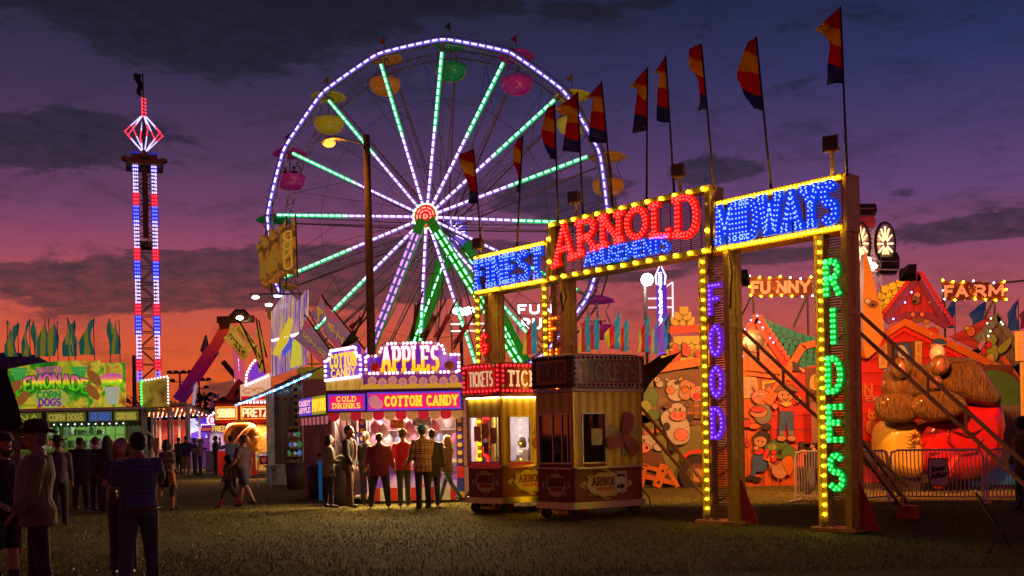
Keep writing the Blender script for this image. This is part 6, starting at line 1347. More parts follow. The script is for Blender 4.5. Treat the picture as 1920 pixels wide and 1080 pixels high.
fig('painted_bush', [('E', 1455, 842, 24, 18, 'g'), ('e', 1445, 838, 8, 6, 'v'), ('e', 1462, 848, 8, 6, 'k'), ('E', 1476, 852, 14, 16, 'g')], 12)
fig('painted_boy', [('P', [(1412, 850), (1432, 850), (1434, 878), (1420, 884), (1408, 876)], 'b'), ('L', [(1414, 870), (1408, 894)], 8, 'b'), ('E', 1404, 895, 8, 4, 'k'), ('E', 1416, 898, 8, 4, 'k'), ('L', [(1430, 862), (1436, 842)], 7, 'r'), ('E', 1420, 846, 9, 6, 'r'), ('E', 1422, 826, 12, 12, 's'), ('P', [(1408, 822), (1420, 809), (1438, 814), (1438, 828), (1426, 818)], 'k'), ('e', 1418, 827, 1.3, 2, 'k'), ('e', 1426, 828, 1.3, 2, 'k'), ('E', 1414, 840, 5, 4, 's')], 14)
fig('painted_hen', [('P', [(1436, 862), (1450, 872), (1470, 858), (1482, 868), (1474, 884), (1462, 896), (1446, 890)], 's'), ('P', [(1462, 862), (1478, 854), (1484, 872), (1476, 890), (1468, 880)], 'o'), ('E', 1444, 858, 8, 8, 'r'), ('q', [(1437, 858), (1431, 862), (1438, 864)], 'y'), ('e', 1443, 856, 2, 2, 'w'), ('E', 1446, 848, 5, 4, 'r'), ('l', [(1455, 894), (1455, 904)], 2, 'o'), ('l', [(1462, 894), (1463, 904)], 2, 'o')], 20)
m = MB()
for u in (1331, 1375, 1395, 1440): m.box(*(lambda a, b: (a[0]-.006, -.30, b[1], a[0]+.006, -.29, a[1]))(PZ(u, 800), PZ(u, 910)))
m.build('panel_seam', pc('k'), fm)
fig('painted_barrel_edge', [('Q', [(1378, 840), (1388, 836), (1392, 870), (1388, 885), (1379, 882)], 'r'), ('l', [(1379, 850), (1390, 848)], 2, 'k'), ('l', [(1379, 862), (1391, 861)], 2, 'k'), ('l', [(1379, 874), (1391, 874)], 2, 'k'), ('E', 1382, 902, 8, 10, 'k')], 10)
for i, (nm, its, ly) in enumerate([('painted_sunflower', [('E', 1348, 770, 9, 9, 'y'), ('e', 1348, 770, 4, 4, 'n'), ('l', [(1348, 779), (1346, 800)], 2, 'g')], 6), ('painted_mouse', [('E', 1352, 830, 9, 11, 'G'), ('E', 1346, 817, 6, 6, 'G'), ('E', 1341, 811, 4, 4, 'p'), ('E', 1352, 811, 4, 4, 'p'), ('e', 1344, 817, 1.3, 1.8, 'k')], 8), ('painted_bucket', [('Q', [(1386, 786), (1404, 786), (1401, 804), (1389, 804)], 'r'), ('e', 1395, 786, 9, 3, 'n')], 9), ('painted_clouds_of_leaves', [('E', 1220, 745, 14, 18, 'g'), ('E', 1210, 765, 12, 14, 'v'), ('E', 1224, 778, 12, 10, 'g')], 4),
   ('painted_duck', [('E', 1236, 720, 7, 6, 'w'), ('E', 1231, 712, 5, 5, 'w'), ('q', [(1227, 711), (1220, 713), (1227, 715)], 'o'), ('e', 1231, 711, 1, 1.3, 'k')], 7), ('painted_crow', [('E', 1490, 690, 7, 6, 'k'), ('E', 1484, 684, 4, 4, 'k'), ('q', [(1481, 683), (1475, 685), (1481, 687)], 'y'), ('l', [(1494, 690), (1503, 698)], 3, 'w')], 20),
   ('painted_planks', [('L', [(1336, 740), (1380, 734)], 5, 'o'), ('L', [(1336, 752), (1378, 747)], 5, 'e'), ('L', [(1362, 728), (1366, 800)], 5, 'o')], 5), ('painted_apples', [('E', 1392, 830, 4, 4, 'r'), ('E', 1400, 834, 4, 4, 'r'), ('E', 1396, 826, 4, 4, 'r')], 7), ('painted_cat', [('E', 1632, 800, 12, 16, 'o'), ('E', 1632, 780, 9, 8, 'o'), ('q', [(1624, 776), (1625, 765), (1631, 772)], 'o'), ('q', [(1640, 776), (1639, 765), (1633, 772)], 'o'), ('e', 1629, 779, 1.3, 2, 'k'), ('e', 1636, 779, 1.3, 2, 'k')], 10), ('painted_barrel', [('E', 1622, 850, 15, 22, 'e'), ('l', [(1608, 842), (1636, 842)], 3, 'G'), ('l', [(1608, 860), (1636, 860)], 3, 'G')], 10)]): fig(nm, its, ly)
# red barn to the right of the RIDES post
cut('barn_wall', [(1532, 905), (1532, 690), (1600, 652), (1690, 608), (1868, 690), (1884, 905)], 1, RPL, .06)
m_log = pc('o')
for pp in ([(1590, 664), (1690, 598), (1690, 612), (1590, 678)], [(1690, 598), (1880, 690), (1878, 704), (1690, 612)]): cut('roof_log', pp, 8, m_log, .14)
for pp in ([(1590, 680), (1690, 615), (1690, 622), (1590, 688)], [(1690, 615), (1878, 706), (1876, 712), (1690, 622)]): cut('eave_board', pp, 7, pc('r'), .10)
cut('dormer_roof', [(1634, 604), (1647, 540), (1712, 514), (1716, 522), (1652, 600)], 10, pc('y'), .03)
tiles('dormer_tiles', [(1634, 1654, 596, 590), (1636, 1666, 584, 574), (1640, 1678, 572, 558), (1643, 1692, 560, 542), (1648, 1704, 548, 526)], mat('bright_yellow_tile', (.75, .75, .04), .4, coat=.3), TILD, 11, 7.5, 6.5)
cut('dormer_gable', [(1660, 600), (1716, 528), (1756, 604)], 12, PLANK('pink_red_planks', (.6, .03, .06), 5, 0), .02)
PUR = mat('purple_trim', (.22, .03, .1), .45, coat=.3)
for pp in ([(1646, 602), (1714, 512), (1720, 524), (1662, 602)], [(1712, 514), (1774, 614), (1762, 618), (1712, 530)]): cut('dormer_trim', pp, 18, PUR, .1)
m = MB()
for a, b in (((1640, 602), (1710, 510)), ((1718, 512), (1780, 612))):
    for i in range(15):
        u, v = a[0]+(b[0]-a[0])*(i+.5)/15, a[1]+(b[1]-a[1])*(i+.5)/15; m.prism([PZ(u+4*cos(q*PI/5), v+4*sin(q*PI/5)) for q in range(10)], -.3-.002*i, -.27)
m.build('gable_scales', mat('crimson_scale', (.6, .02, .05), .4), fm)
cut('dormer_sill', [(1652, 604), (1690, 586), (1735, 588), (1772, 612), (1764, 618), (1730, 600), (1692, 598), (1660, 610)], 20, PUR, .08)
fig('painted_dog_head', [('E', 1709, 563, 8, 10, 'e'), ('E', 1711, 556, 6, 5, 's'), ('e', 1706, 568, 4, 3, 'k'), ('e', 1709, 559, 1.2, 1.6, 'k')], 26); fig('painted_bear_cub', [('E', 1712, 598, 10, 9, 'e'), ('E', 1703, 592, 4, 4, 'p'), ('E', 1720, 592, 4, 4, 'p')], 26)
fig('painted_window', [('Q', [(1660, 690), (1660, 644), (1712, 641), (1712, 688)], 'n'), ('Q', [(1645, 692), (1643, 640), (1660, 644), (1660, 690)], 'y'), ('Q', [(1712, 688), (1712, 641), (1725, 640), (1724, 688)], 'y'), ('q', [(1648, 664), (1648, 646), (1657, 648), (1657, 665)], 's'), ('q', [(1648, 686), (1648, 670), (1657, 670), (1657, 685)], 's'), ('q', [(1715, 662), (1715, 646), (1722, 645), (1722, 662)], 's'), ('q', [(1715, 684), (1715, 667), (1722, 667), (1722, 684)], 's')], 10)
fig('painted_horse', [('E', 1692, 690, 16, 16, 'v'), ('P', [(1668, 662), (1680, 647), (1692, 646), (1684, 660), (1676, 668)], 'b'), ('P', [(1690, 646), (1698, 645), (1704, 665), (1700, 668), (1692, 656)], 'b'), ('P', [(1678, 650), (1690, 650), (1698, 664), (1700, 674), (1688, 678), (1680, 668)], 'w'), ('E', 1692, 672, 8, 5, 'w'), ('e', 1684, 657, 1.5, 2.2, 'k')], 14)
fig('painted_farmer', [('L', [(1736, 630), (1731, 606)], 7, 's'), ('L', [(1748, 634), (1753, 608)], 7, 's'), ('E', 1731, 602, 7, 6, 's'), ('E', 1753, 604, 7, 6, 's'), ('E', 1742, 626, 11, 10, 'r'), ('E', 1741, 630, 8, 7, 's'), ('e', 1739, 627, 2, 2.5, 'w'), ('E', 1754, 644, 13, 7, 'b'), ('E', 1746, 650, 10, 5, 's'), ('l', [(1742, 648), (1764, 648)], 2, 'w')], 16)
cut('side_gable_roof', [(1778, 632), (1858, 592), (1836, 640), (1828, 656)], 3, art('pink_tile', [(0, (.4, .04, .04)), (.5, (.55, .06, .05)), (1, (.3, .02, .02))], 3.5, 'wave', axis=2), .05); cut('side_gable', [(1832, 668), (1868, 600), (1910, 680), (1880, 700)], 4, PLANK('grey_pink_planks', (.3, .22, .2), 3, 0), .03)
for pp in ([(1820, 636), (1866, 588), (1874, 598), (1830, 644)], [(1862, 590), (1912, 650), (1930, 690), (1920, 692), (1864, 606)]): cut('grey_trim', pp, 9, pc('G'), .1)
fig('painted_bird', [('E', 1852, 662, 13, 18, 'v'), ('E', 1850, 672, 7, 8, 'y'), ('E', 1852, 638, 10, 10, 'v'), ('E', 1846, 648, 6, 6, 'r'), ('e', 1849, 635, 2.5, 3, 'w'), ('P', [(1862, 655), (1880, 638), (1890, 636), (1880, 656), (1868, 664)], 'v'), ('L', [(1838, 640), (1834, 626)], 3, 'v'), ('L', [(1846, 632), (1842, 618)], 3, 'v'), ('E', 1836, 660, 4, 8, 'r'), ('L', [(1848, 680), (1847, 688)], 3, 'y'), ('L', [(1857, 680), (1858, 688)], 3, 'y')], 18)
fig('painted_duckling', [('E', 1816, 622, 8, 9, 'o'), ('E', 1808, 616, 5, 4, 'y')], 12)
cut('porch_shadow_wall', [(1806, 905), (1806, 694), (1884, 694), (1884, 905)], 6, mat('dark_red_wall', (.2, .012, .015), .6), .02); cut('porch_lintel', [(1790, 698), (1790, 686), (1886, 686), (1886, 698)], 9, pc('n'), .25); cut('porch_column', [(1876, 905), (1874, 698), (1884, 698), (1886, 905)], 9, pc('n'), .2)  # dark red sheet stands for the shade inside the porch
m = ylathe(MB(), [(.95, 0), (.95, .05)], -.32, *(PZ(1848, 748)), 24); m.build('barrel_wheel', pc('n'), fm); ylathe(MB(), [(.85, 0), (.85, .03)], -.36, *(PZ(1852, 752)), 24).build('wheel_disc', pc('g'), fm)
cut('leaning_log', [(1868, 672), (1876, 668), (1926, 742), (1922, 756)], 14, pc('o'), .1)
word('EXIT', *PZ(1622, 752), .55, .13, -.12, mat('exit_paint', (.5, .35, .35), .5), fm); word('IN', *PZ(1612, 742), .3, .32, -.12, pc('o'), fm, sw=.2)
m = MB()
for k in range(18): a_ = PZ(1507+k*1.7, 830); m.box(a_[0]-.008, -.8, a_[1], a_[0]+.008, -.78, PZ(1507, 757)[1])
for k in range(22): a_ = PZ(1830+k*3.4, 835); m.box(a_[0]-.01, -.8, a_[1], a_[0]+.01, -.78, PZ(1830, 762)[1])
m.box(PZ(1505, 0)[0], -.82, PZ(0, 757)[1], PZ(1540, 0)[0], -.76, PZ(0, 757)[1]+.03); m.build('porch_railing', mat('railing_pink', (.35, .2, .17), .5), fm)
m = MB().box(PZ(1188, 0)[0], -.05, 0, PZ(1925, 0)[0], .0, .12).box(PZ(1490, 0)[0], .1, .1, PZ(1925, 0)[0], 2.5, 3.0); m.build('base_trailer', mat('trailer_dark', (.05, .03, .02), .7), fm)
# string lights on the gables
def star(nm, pts, m_, r=.026, D=DF-.5):
    m = MB()
    for u, v in pts: p = W(u, v, D); m.sph((p.x-fx0, D-DF, p.z), r, nu=6, nv=4)
    return m.build(nm, m_, fm)
VB = glow('blue_violet_star', (.4, .35, 1), 6)
star('gable_lights', [(1414, 592), (1420, 592), (1408, 600), (1424, 604), (1402, 609), (1430, 614), (1396, 618), (1444, 634), (1450, 642), (1392, 668)], VB); star('dormer_lights', [(1709, 548), (1743, 567), (1675, 598), (1697, 567)], VB, .028); star('green_gable_lights', [(1858, 597), (1877, 604), (1880, 608), (1857, 621), (1853, 630), (1846, 640), (1851, 606)], glow('mint_star', (.5, 1, .6), 4))
# sign boards
def farm_sign(name, label, u0, u1, v0, v1, text, posts, split):
    D = DF+.3; ox = W((u0+u1)/2, 800, D).x; t_ = thing(name, label, 'sign', (ox, D, 0))
    pz = lambda u, v: PZ(u, v, D, ox)
    P = [(u0, v0-3), (u0+.25*(u1-u0), v0+1), ((u0+u1)/2, v0-2), (u1-.2*(u1-u0), v0+2), (u1, v0-1), (u1+1, v1), (u1-.2*(u1-u0), v1+2), ((u0+u1)/2, v1-1), (u0+.25*(u1-u0), v1+2), (u0, v1-1)]
    bo = MB().prism([pz(*p) for p in P], -.03, .05).build('board', mat('sign_board_brown', (.12, .02, .01), .5), t_)
    a, b = pz(u0+6, v1-6), pz(u1-6, v0+7); OL = glow('peach_letters', (1, .36, .14), .38, (.7, .35, .2)); wv = b[0]-a[0]
    word(text[0], a[0], a[1], wv*split-.08, b[1]-a[1], -.06, OL, bo, sw=.3, gap=.3); word(text[1], a[0]+wv*(split+.1), a[1], wv*(.9-split), b[1]-a[1], -.06, OL, bo, sw=.3, gap=.3)
    cx__ = a[0]+wv*(split+.04); MB().sph((cx__, -.08, (a[1]+b[1])/2), .11, .9, .4, 1).sph((cx__-.08, -.08, (a[1]+b[1])/2+.1), .04).sph((cx__+.07, -.08, (a[1]+b[1])/2+.1), .04).build('painted_animal', mat('sign_animal', (.35, .1, .04), .5), bo, smooth=True)
    m, m2 = MB(), MB()
    rr_ = random.Random(u0)
    for q in along([(p[0], p[1]) for p in P+[P[0]]], 19):
        x, z = pz(*q); (m if rr_.random() < .72 else m2).sph((x, -.07, z), .027, nu=6, nv=4)
    m.build('sign_bulbs', BULB_Y, bo); m2.build('sign_bulbs', glow('white_star', (.9, .85, 1), 9), bo)
    m = MB()
    for (ua, va, ub, vb) in posts: a_, b_ = pz(ua, va), pz(ub, vb); m.tube((a_[0], .1, a_[1]), (b_[0], .1, b_[1]), .03, n=6)
    m.build('support', DSTEEL, t_); return t_
farm_sign('farm_sign', 'bulb-edged board reading FUNNY over the teal roof', 1404, 1522, 521, 555, ('FU', 'NNY'), [(1414, 556, 1416, 610), (1410, 556, 1382, 610), (1515, 556, 1490, 612), (1516, 556, 1518, 640)], .34)
farm_sign('farm_sign', 'bulb-edged board reading FARM over the right gable', 1766, 1884, 529, 562, ('FA', 'RM'), [(1774, 562, 1776, 690), (1772, 562, 1752, 600), (1866, 562, 1842, 610), (1868, 562, 1868, 610), (1886, 529, 1925, 525)], .42)
for (u, v, u2, v2, lab) in ((1392, 516, 1404, 530, 'small flood lamp clamped to the left end of the FUNNY sign'), (1707, 506, 1640, 505, 'flood lamp on a pipe above the tip of the yellow dormer roof')):
    p_ = W(u, v, 20.6); t_ = thing('flood_lamp', lab, 'flood lamp', p_); q_ = W(u2, v2, DF-.2)-p_  # lamp and bracket drawn far forward to light facade and bears
    MB().tube((0, 0, 0), q_, .02, n=6).build('bracket', STEEL, t_); MB().loft([[Vector((sx_*s_, y_, sz_*s_+z_)) for sx_, sz_ in ((-.1, -.06), (.1, -.06), (.1, .06), (-.1, .06))] for s_, y_, z_ in ((.8, -.12, .05), (1.1, 0, 0), (1.8, .14, -.1))]).build('housing', DSTEEL, t_)
    MB().box(-.16, .15, -.2, .16, .16, -.02).build('lens', glow('flood_lens', (1, .6, .3), 3), t_)
# ------------------------------------------------------------------ orange beast tower between arch post and barn
t_ = thing('beast_cutout', 'tall orange cartoon animal head rising just right of the arch', 'cut-out', (fx0, DF, 0))
a = cut('head', [(1606, 660), (1606, 500), (1612, 488), (1622, 520), (1634, 575), (1642, 605), (1640, 640), (1625, 665)], 24, mat('orange_beast', (.6, .26, .03), .45, coat=.2), .3, t_, sm=True)
fig('face', [('E', 1622, 576, 8, 6, 'e'), ('e', 1622, 577, 4, 3, 'k'), ('E', 1612, 570, 5, 5, 'w')], 52, t_)
# ------------------------------------------------------------------ bears
DB = 25.0; bx0 = W(1740, 800, DB).x
bt = thing('bear_ride', 'big glossy fibreglass bears seen from behind, one in yellow and one in red overalls', 'bear ride', (bx0, DB, 0))
k_ = DB/F
def bz(u, v): p = W(u, v, DB); return p.x-bx0, p.z
def blobs(name, items, m_, vox=.035, smooth_=True):
    mb = MB()
    for (u, v, ru, rv, y, ry, ang) in items:
        x, z = bz(u, v); mb.sph((x, y, z), 1, ru*k_, ry, rv*k_, 20, 14, Matrix.Rotation(R(ang), 3, 'Y') if ang else None)
    return mb.build(name, m_, bt, rem=vox)
FUR = bpy.data.materials.new('glossy_carved_fur'); FUR.use_nodes = True; t = NT(FUR.node_tree); p = t.n['Principled BSDF']; tcn = t.node('ShaderNodeTexCoord'); mp = t.node('ShaderNodeMapping')
mp.inputs['Scale'].default_value = (34, 9, 3.2); mp.inputs['Rotation'].default_value = (0, R(25), 0); t.l.new(tcn.outputs['Object'], mp.inputs[0]); nz = t.noise(mp.outputs[0], 1.6, 5, .7, .6)
t.l.new(t.ramp(nz.outputs[0], [(.38, (.02, .007, .001)), (.47, (.12, .052, .005)), (.55, (.2, .1, .01)), (.66, (.34, .2, .025))]), p.inputs['Base Color']); p.inputs['Roughness'].default_value = .35; p.inputs['Coat Weight'].default_value = .4; p.inputs['Coat Roughness'].default_value = .1
b = t.node('ShaderNodeBump'); b.inputs['Strength'].default_value = 1; b.inputs['Distance'].default_value = .1; t.l.new(nz.outputs[0], b.inputs['Height']); t.l.new(b.outputs[0], p.inputs['Normal'])
YB_ = mat('glossy_yellow', (.55, .36, .04), .25, coat=.8, var=.12, bump=0); RB_ = mat('glossy_red', (.5, .012, .012), .22, coat=.9, var=.12, bump=0)
def pillow(name, pts, y0, ry, m_, vox=.03):
    P = [bz(*q) for q in smooth_poly(pts, 3)]; cx_ = sum(q[0] for q in P)/len(P); cz_ = sum(q[1] for q in P)/len(P); rings = []
    for k in range(1, 12):
        a_ = -PI/2+PI*k/12; s_ = cos(a_)**.4; rings.append([Vector((cx_+(x-cx_)*s_, y0+ry*sin(a_), cz_+(z-cz_)*s_)) for x, z in P])
    mb = MB().loft(rings); return mb.build(name, [m_], bt, rem=vox)
pillow('yellow_body', [(1650, 790), (1705, 786), (1716, 820), (1722, 870), (1712, 900), (1668, 893), (1648, 872), (1640, 830)], -.05, .7, YB_)
pillow('red_body', [(1704, 795), (1760, 780), (1780, 756), (1830, 756), (1858, 752), (1869, 790), (1867, 840), (1855, 880), (1800, 906), (1740, 902), (1710, 884), (1702, 840)], -.0, 1.0, RB_)
pillow('head', [(1655, 712), (1661, 690), (1680, 681), (1712, 683), (1748, 690), (1760, 720), (1745, 748), (1700, 752), (1665, 750), (1653, 735)], -.15, .6, FUR)
pillow('head', [(1725, 700), (1735, 680), (1760, 673), (1800, 673), (1816, 688), (1836, 715), (1855, 747), (1853, 764), (1838, 768), (1812, 764), (1785, 757), (1760, 748), (1730, 742), (1720, 720)], -.3, .75, FUR)
pillow('arm', [(1619, 760), (1632, 742), (1660, 739), (1690, 746), (1704, 770), (1685, 791), (1655, 794), (1628, 787)], -.75, .3, FUR)
pillow('arm', [(1678, 752), (1700, 741), (1740, 735), (1772, 750), (1777, 771), (1750, 787), (1720, 793), (1690, 784), (1676, 768)], -1.0, .32, FUR)
for nm, items in (('ear', [(1668, 694, 17, 20, -.75, .2, 0)]), ('ear', [(1729, 690, 17, 19, -1.05, .2, 0)]), ('ear', [(1722, 722, 12, 16, -1.0, .18, 0)])):
    o_ = blobs(nm, items, FUR, .025); u, v, ru, rv, y, ry, _ = items[0]; x, z = bz(u-2, v+1); MB().sph((x, y-.14, z), 1, ru*k_*.62, .06, rv*k_*.66, 12, 8).build('inner_ear', mat('inner_ear', (.2, .07, .03), .35, coat=.5), o_, smooth=True)
blobs('cheek', [(1662, 722, 9, 14, -.1, .25, 0)], mat('bear_muzzle', (.5, .22, .1), .3, coat=.5), .025); blobs('yellow_collar', [(1688, 738, 28, 9, -.25, .3, 0)], YB_, .025)
blobs('straw_hat', [(1755, 664, 13, 18, -.1, .25, 0)], mat('cream_dome', (.6, .42, .3), .4, coat=.4), .02)
x, z = bz(1778, 825); MB().path([(x-.42+.84*i/10, -1.05+.1*abs(i-5)/5, z+.28-.12*sin(i/10*PI)) for i in range(11)], .025, 6).path([(x-.42, -1.0, z+.28), (x-.45, -1.02, z), (x-.2, -1.06, z-.25), (x+.2, -1.04, z-.22), (x+.42, -.95, z+.05), (x+.42, -.92, z+.28)], .02, 6).build('pocket', mat('dark_red_gloss', (.18, .01, .01), .3, coat=.8), bt, smooth=True)
m = MB()
for (u, v, n) in ((1690, 820, 7), (1735, 812, 6)):
    x, z = bz(u, v)
    for i in range(n): a_ = R(20+i*38); m.path([(x, -.85, z), (x+.12*cos(a_), -.9, z+.1*sin(a_)), (x+.25*cos(a_), -.86, z+.18*sin(a_))], [.03, .018, .004], 5)
m.build('cloth_creases', mat('crease_dark', (.12, .03, .01), .4), bt); x, z = bz(1735, 845)  # shade of the folds put in as thin dark strips
ru_ = MB().sph((x, -.85, z), .3, 1, .3, .28, 14, 8); ru_.build('ruffle', RB_, bt, smooth=True)
x, z = bz(1842, 865); MB().sph((x, -.35, z), .3, .9, .6, .9, 12, 8).build('foot', mat('paw_orange', (.4, .18, .04), .4), bt, smooth=True)
m = MB().box(bz(1660, 0)[0], -.5, 0, bz(1860, 0)[0], .9, .45).box(bz(1690, 0)[0], -.7, .2, bz(1800, 0)[0], -.5, .4); m.build('base', mat('ride_base_dark', (.03, .02, .02), .6), bt)
m = MB().beam((bz(1735, 0)[0], -1.3, .8), (bz(1690, 0)[0], -1.5, .15), .2, .12); m.build('ramp_arm', RED, bt)
m = MB()
for a_, b_, h in ((1782, 1800, .3), (1800, 1842, .52), (1842, 1872, .42), (1872, 1925, .66)): m.box(bz(a_, 0)[0], -.6+h*.1, .12, bz(b_, 0)[0]-.01, .6, h)
m.box(bz(1868, 0)[0], -.7, .66, bz(1890, 0)[0], .5, .95).box(bz(1845, 0)[0], -.5, .43, bz(1860, 0)[0], .4, .8); tag(m.build('ride_platform', mat('sky_blue_panel', (.01, .2, .5), .4, coat=.3, em=(.01, .2, .6), es=.03), loc=(bx0, DB+.0, 0)), 'bright blue stepped ride platform behind the right end of the fence', 'platform')
# ------------------------------------------------------------------ fences
def barrier(label, pa, pb, n, wav=.05):
    a = Vector((*pa, 0)); b = Vector((*pb, 0)); t_ = thing('crowd_barrier', label, 'fence', a, math.atan2(b.y-a.y, b.x-a.x), 'bowed steel barriers in front of the bear ride'); L_ = (b-a).length; h = 1.08
    m = MB().path([(.03, 0, .05), (.03, 0, h-.15), (.07, 0, h-.04), (.18, 0, h), (L_-.18, 0, h), (L_-.07, 0, h-.04), (L_-.03, 0, h-.15), (L_-.03, 0, .05)], .022, 8).tube((.03, 0, .12), (L_-.03, 0, .12), .016)
    m.box(-.02, -.25, 0, .08, .25, .03).box(L_-.08, -.25, 0, L_+.02, .25, .03); m.build('frame', mat('barrier_steel', (.8, .62, .52), .4, .1), t_, smooth=False)
    m = MB()
    for i in range(1, n):
        x = L_*i/n; m.path([(x, 0, .12), (x, -.015, .3), (x+wav*.3, -wav, .5), (x-wav*.4, -wav*1.3, .72), (x-wav*.6, 0, h)], .012, 5)
    m.build('bars', mat('barrier_bars', (.85, .7, .6), .4, .1), t_); return t_
gp = lambda u, vb: (lambda d: (W(u, vb, d).x, d))(CAMH*F/(vb-(HV-(u-960)*math.tan(ROLL))))
pts_f = [(1606, 946), (1668, 941), (1848, 943), (1990, 943)]
for i, lab in enumerate(('short bowed steel barrier beside the right arch post', 'bowed steel barrier carrying the Bear Affair sign', 'bowed steel barrier in front of the blue platform at the right edge')):
    barrier(lab, gp(*pts_f[i]), gp(*pts_f[i+1]), (10, 24, 20)[i])
b1_ = barrier('steel barrier left of the arch post with brown sheets tied behind it', gp(1490, 940), gp(1604, 944), 22, .02)
rr = random.Random(2); m = MB()
for i in range(7):
    for j in range(3): 
        if (i+j) % 2: m.box(.06+i*.16, .03, .15+j*.29, .06+i*.16+.158, .04, .15+j*.29+.288)
m.build('tied_sheets', mat('brown_sheet', (.25, .13, .05), .7), b1_); MB().prism([(.36, .45), (.46, .3), (.52, .45), (.5, .75), (.42, .78), (.35, .7)], -.05, -.04).build('small_sign', mat('pale_sign', (.5, .35, .28), .6), b1_)
q = gp(1757, 943); t_ = thing('ride_sign', 'small pale board reading Bear Affair hung on the barrier', 'sign', (q[0], q[1]-.12, 0))
sb = MB().prism([(-.17, .38), (.17, .35), (.2, .62), (.16, .9), (-.19, .9), (-.2, .62)], -.01, .01).build('board', mat('pinkish_board', (.85, .6, .45), .6), t_); MB().prism([(-.195, .36), (.195, .33), (.225, .62), (.185, .92), (-.21, .92), (-.225, .62)], .012, .02).build('frame', mat('dark_frame', (.1, .05, .03), .5), t_)
def bfont(txt, size, m_, parent, loc, rot=(R(90), 0, 0), shear=.2, ext=.004, off=.0):
    cu = bpy.data.curves.new('t', 'FONT'); cu.body = txt; cu.size = size; cu.extrude = ext; cu.offset = off; cu.shear = shear; cu.align_x = 'CENTER'; cu.resolution_u = 3
    o = bpy.data.objects.new('t', cu); sc.collection.objects.link(o); dg = bpy.context.evaluated_depsgraph_get(); me = bpy.data.meshes.new_from_object(o.evaluated_get(dg))
    bpy.data.objects.remove(o); me.materials.clear(); me.materials.append(m_); n = bpy.data.objects.new('lettering', me); sc.collection.objects.link(n); n.parent = parent; n.location = loc; n.rotation_euler = rot; return n
bfont('Bear', .16, BLACK, sb, (-.01, -.018, .66), (R(90), R(-10), 0), .1, .003, .004); bfont('Affair', .16, BLACK, sb, (-.0, -.018, .52), (R(90), R(-10), 0), .1, .003, .004)
# ------------------------------------------------------------------ light of the farm
def spot(nm, p, target, col, pw, ang, size, parent=None):
    o = lamp('SPOT', nm, p, col, pw, size, spot=R(ang)); aim(o, target); return o
a_ = W(1392, 524, 21.0); b_ = W(1707, 514, 21.0)
spot('farm_flood', a_, (W(1340, 790, DF)), (1, .42, .10), 1800, 140, .15); spot('farm_flood', b_, (W(1720, 740, DF)), (1, .29, .07), 2700, 140, .15)
# ------------------------------------------------------------------ zipper-like ride far behind
D = 66; zx = W(1640, 800, D).x; zr = thing('cage_ride', 'tall white lattice ride with black and red tumbling cages behind the barn', 'cage ride', (zx, D, 0))
zz = lambda u, v, y=0: Vector((W(u, v, D).x-zx, y, W(u, v, D).z))
m = MB(); P0, P1 = zz(1645, 690), zz(1628, 430)
for sx_ in (-.45, .45):
    for y in (-.5, .5): m.beam(P0+Vector((sx_, y, 0)), P1+Vector((sx_, y, 0)), .12)
for i in range(16):
    a_ = P0.lerp(P1, i/16); c_ = P0.lerp(P1, (i+1)/16); s_ = 1 if i % 2 else -1
    m.beam(a_+Vector((-.45*s_, -.5, 0)), c_+Vector((.45*s_, -.5, 0)), .06); m.beam(a_+Vector((-.45, -.5, 0)), a_+Vector((.45, -.5, 0)), .06)
for v in (440, 452, 476, 486, 500): m.beam(zz(1602, v, -.7), zz(1652, v+2, -.7), .1)
m.build('lattice_boom', mat('white_lattice', (.6, .45, .42), .5, em=(1, .35, .3), es=.25), zr)
for u in (1604, 1650):
    c_ = zz(u, 462, -.9); m = MB(); 
    for rx, w_ in ((1.3, .1),): m.path([(c_.x+.62*cos(q*PI/16), c_.y, c_.z+1.35*sin(q*PI/16)) for q in range(33)], w_, 6)
    wr = m.build('cable_wheel', DSTEEL, zr); m = MB()
    for q in range(12): m.beam((c_.x+.12*cos(q*PI/6), c_.y-.05, c_.z+.3*sin(q*PI/6)), (c_.x+.5*cos(q*PI/6), c_.y-.05, c_.z+1.1*sin(q*PI/6)), .09)
    m.build('wheel_lights', glow('amber_tubes', (1, .55, .2), 3), wr)
for (u0, u1, v0, v1, nm) in ((1603, 1636, 385, 408, 0), (1606, 1634, 409, 430, 1), (1640, 1673, 475, 518, 0)):
    a_, b_ = zz(u0, v1), zz(u1, v0); h = b_.z-a_.z; prof = [(0, 0), (h*.25, h*.06), (h*.5, h*.3), (h*.52, h*.7), (h*.3, h*.95), (0, h)]
    MB().loft([[Vector((x, -y*1.2-.3, a_.z+z)) for y, z in prof] for x in (a_.x, b_.x)]).build('cage', mat('black_cage', (.03, .02, .025), .4) if nm == 0 else glow('red_cage', (.5, .02, .02), .4), zr)
    m = MB()
    for q in (.02, .5, .98): m.beam((a_.x, -.3-h*.62*(1 if q == .5 else .25)-.1, a_.z+h*q), (b_.x, -.3-h*.62*(1 if q == .5 else .25)-.1, a_.z+h*q), .05)
    m.build('cage_bars', mat('cage_bar', (.5, .4, .4), .4, .3), zr)
c_ = zz(1621, 504, -1); MB().sph(c_, .3, 1.6, .6, 1).sph(zz(1614, 492, -1), .2, 1.8, .6, 1).sph(zz(1640, 572, -1), .16).build('work_light', glow('pinkish_lamp', (1, .7, .6), 7), zr)
MB().tube(zz(1602, 385, 0), zz(1603, 470, -1.4), .06).tube(zz(1673, 505, 0), zz(1700, 505, 0), .06).build('sweep_arm', STEEL, zr)
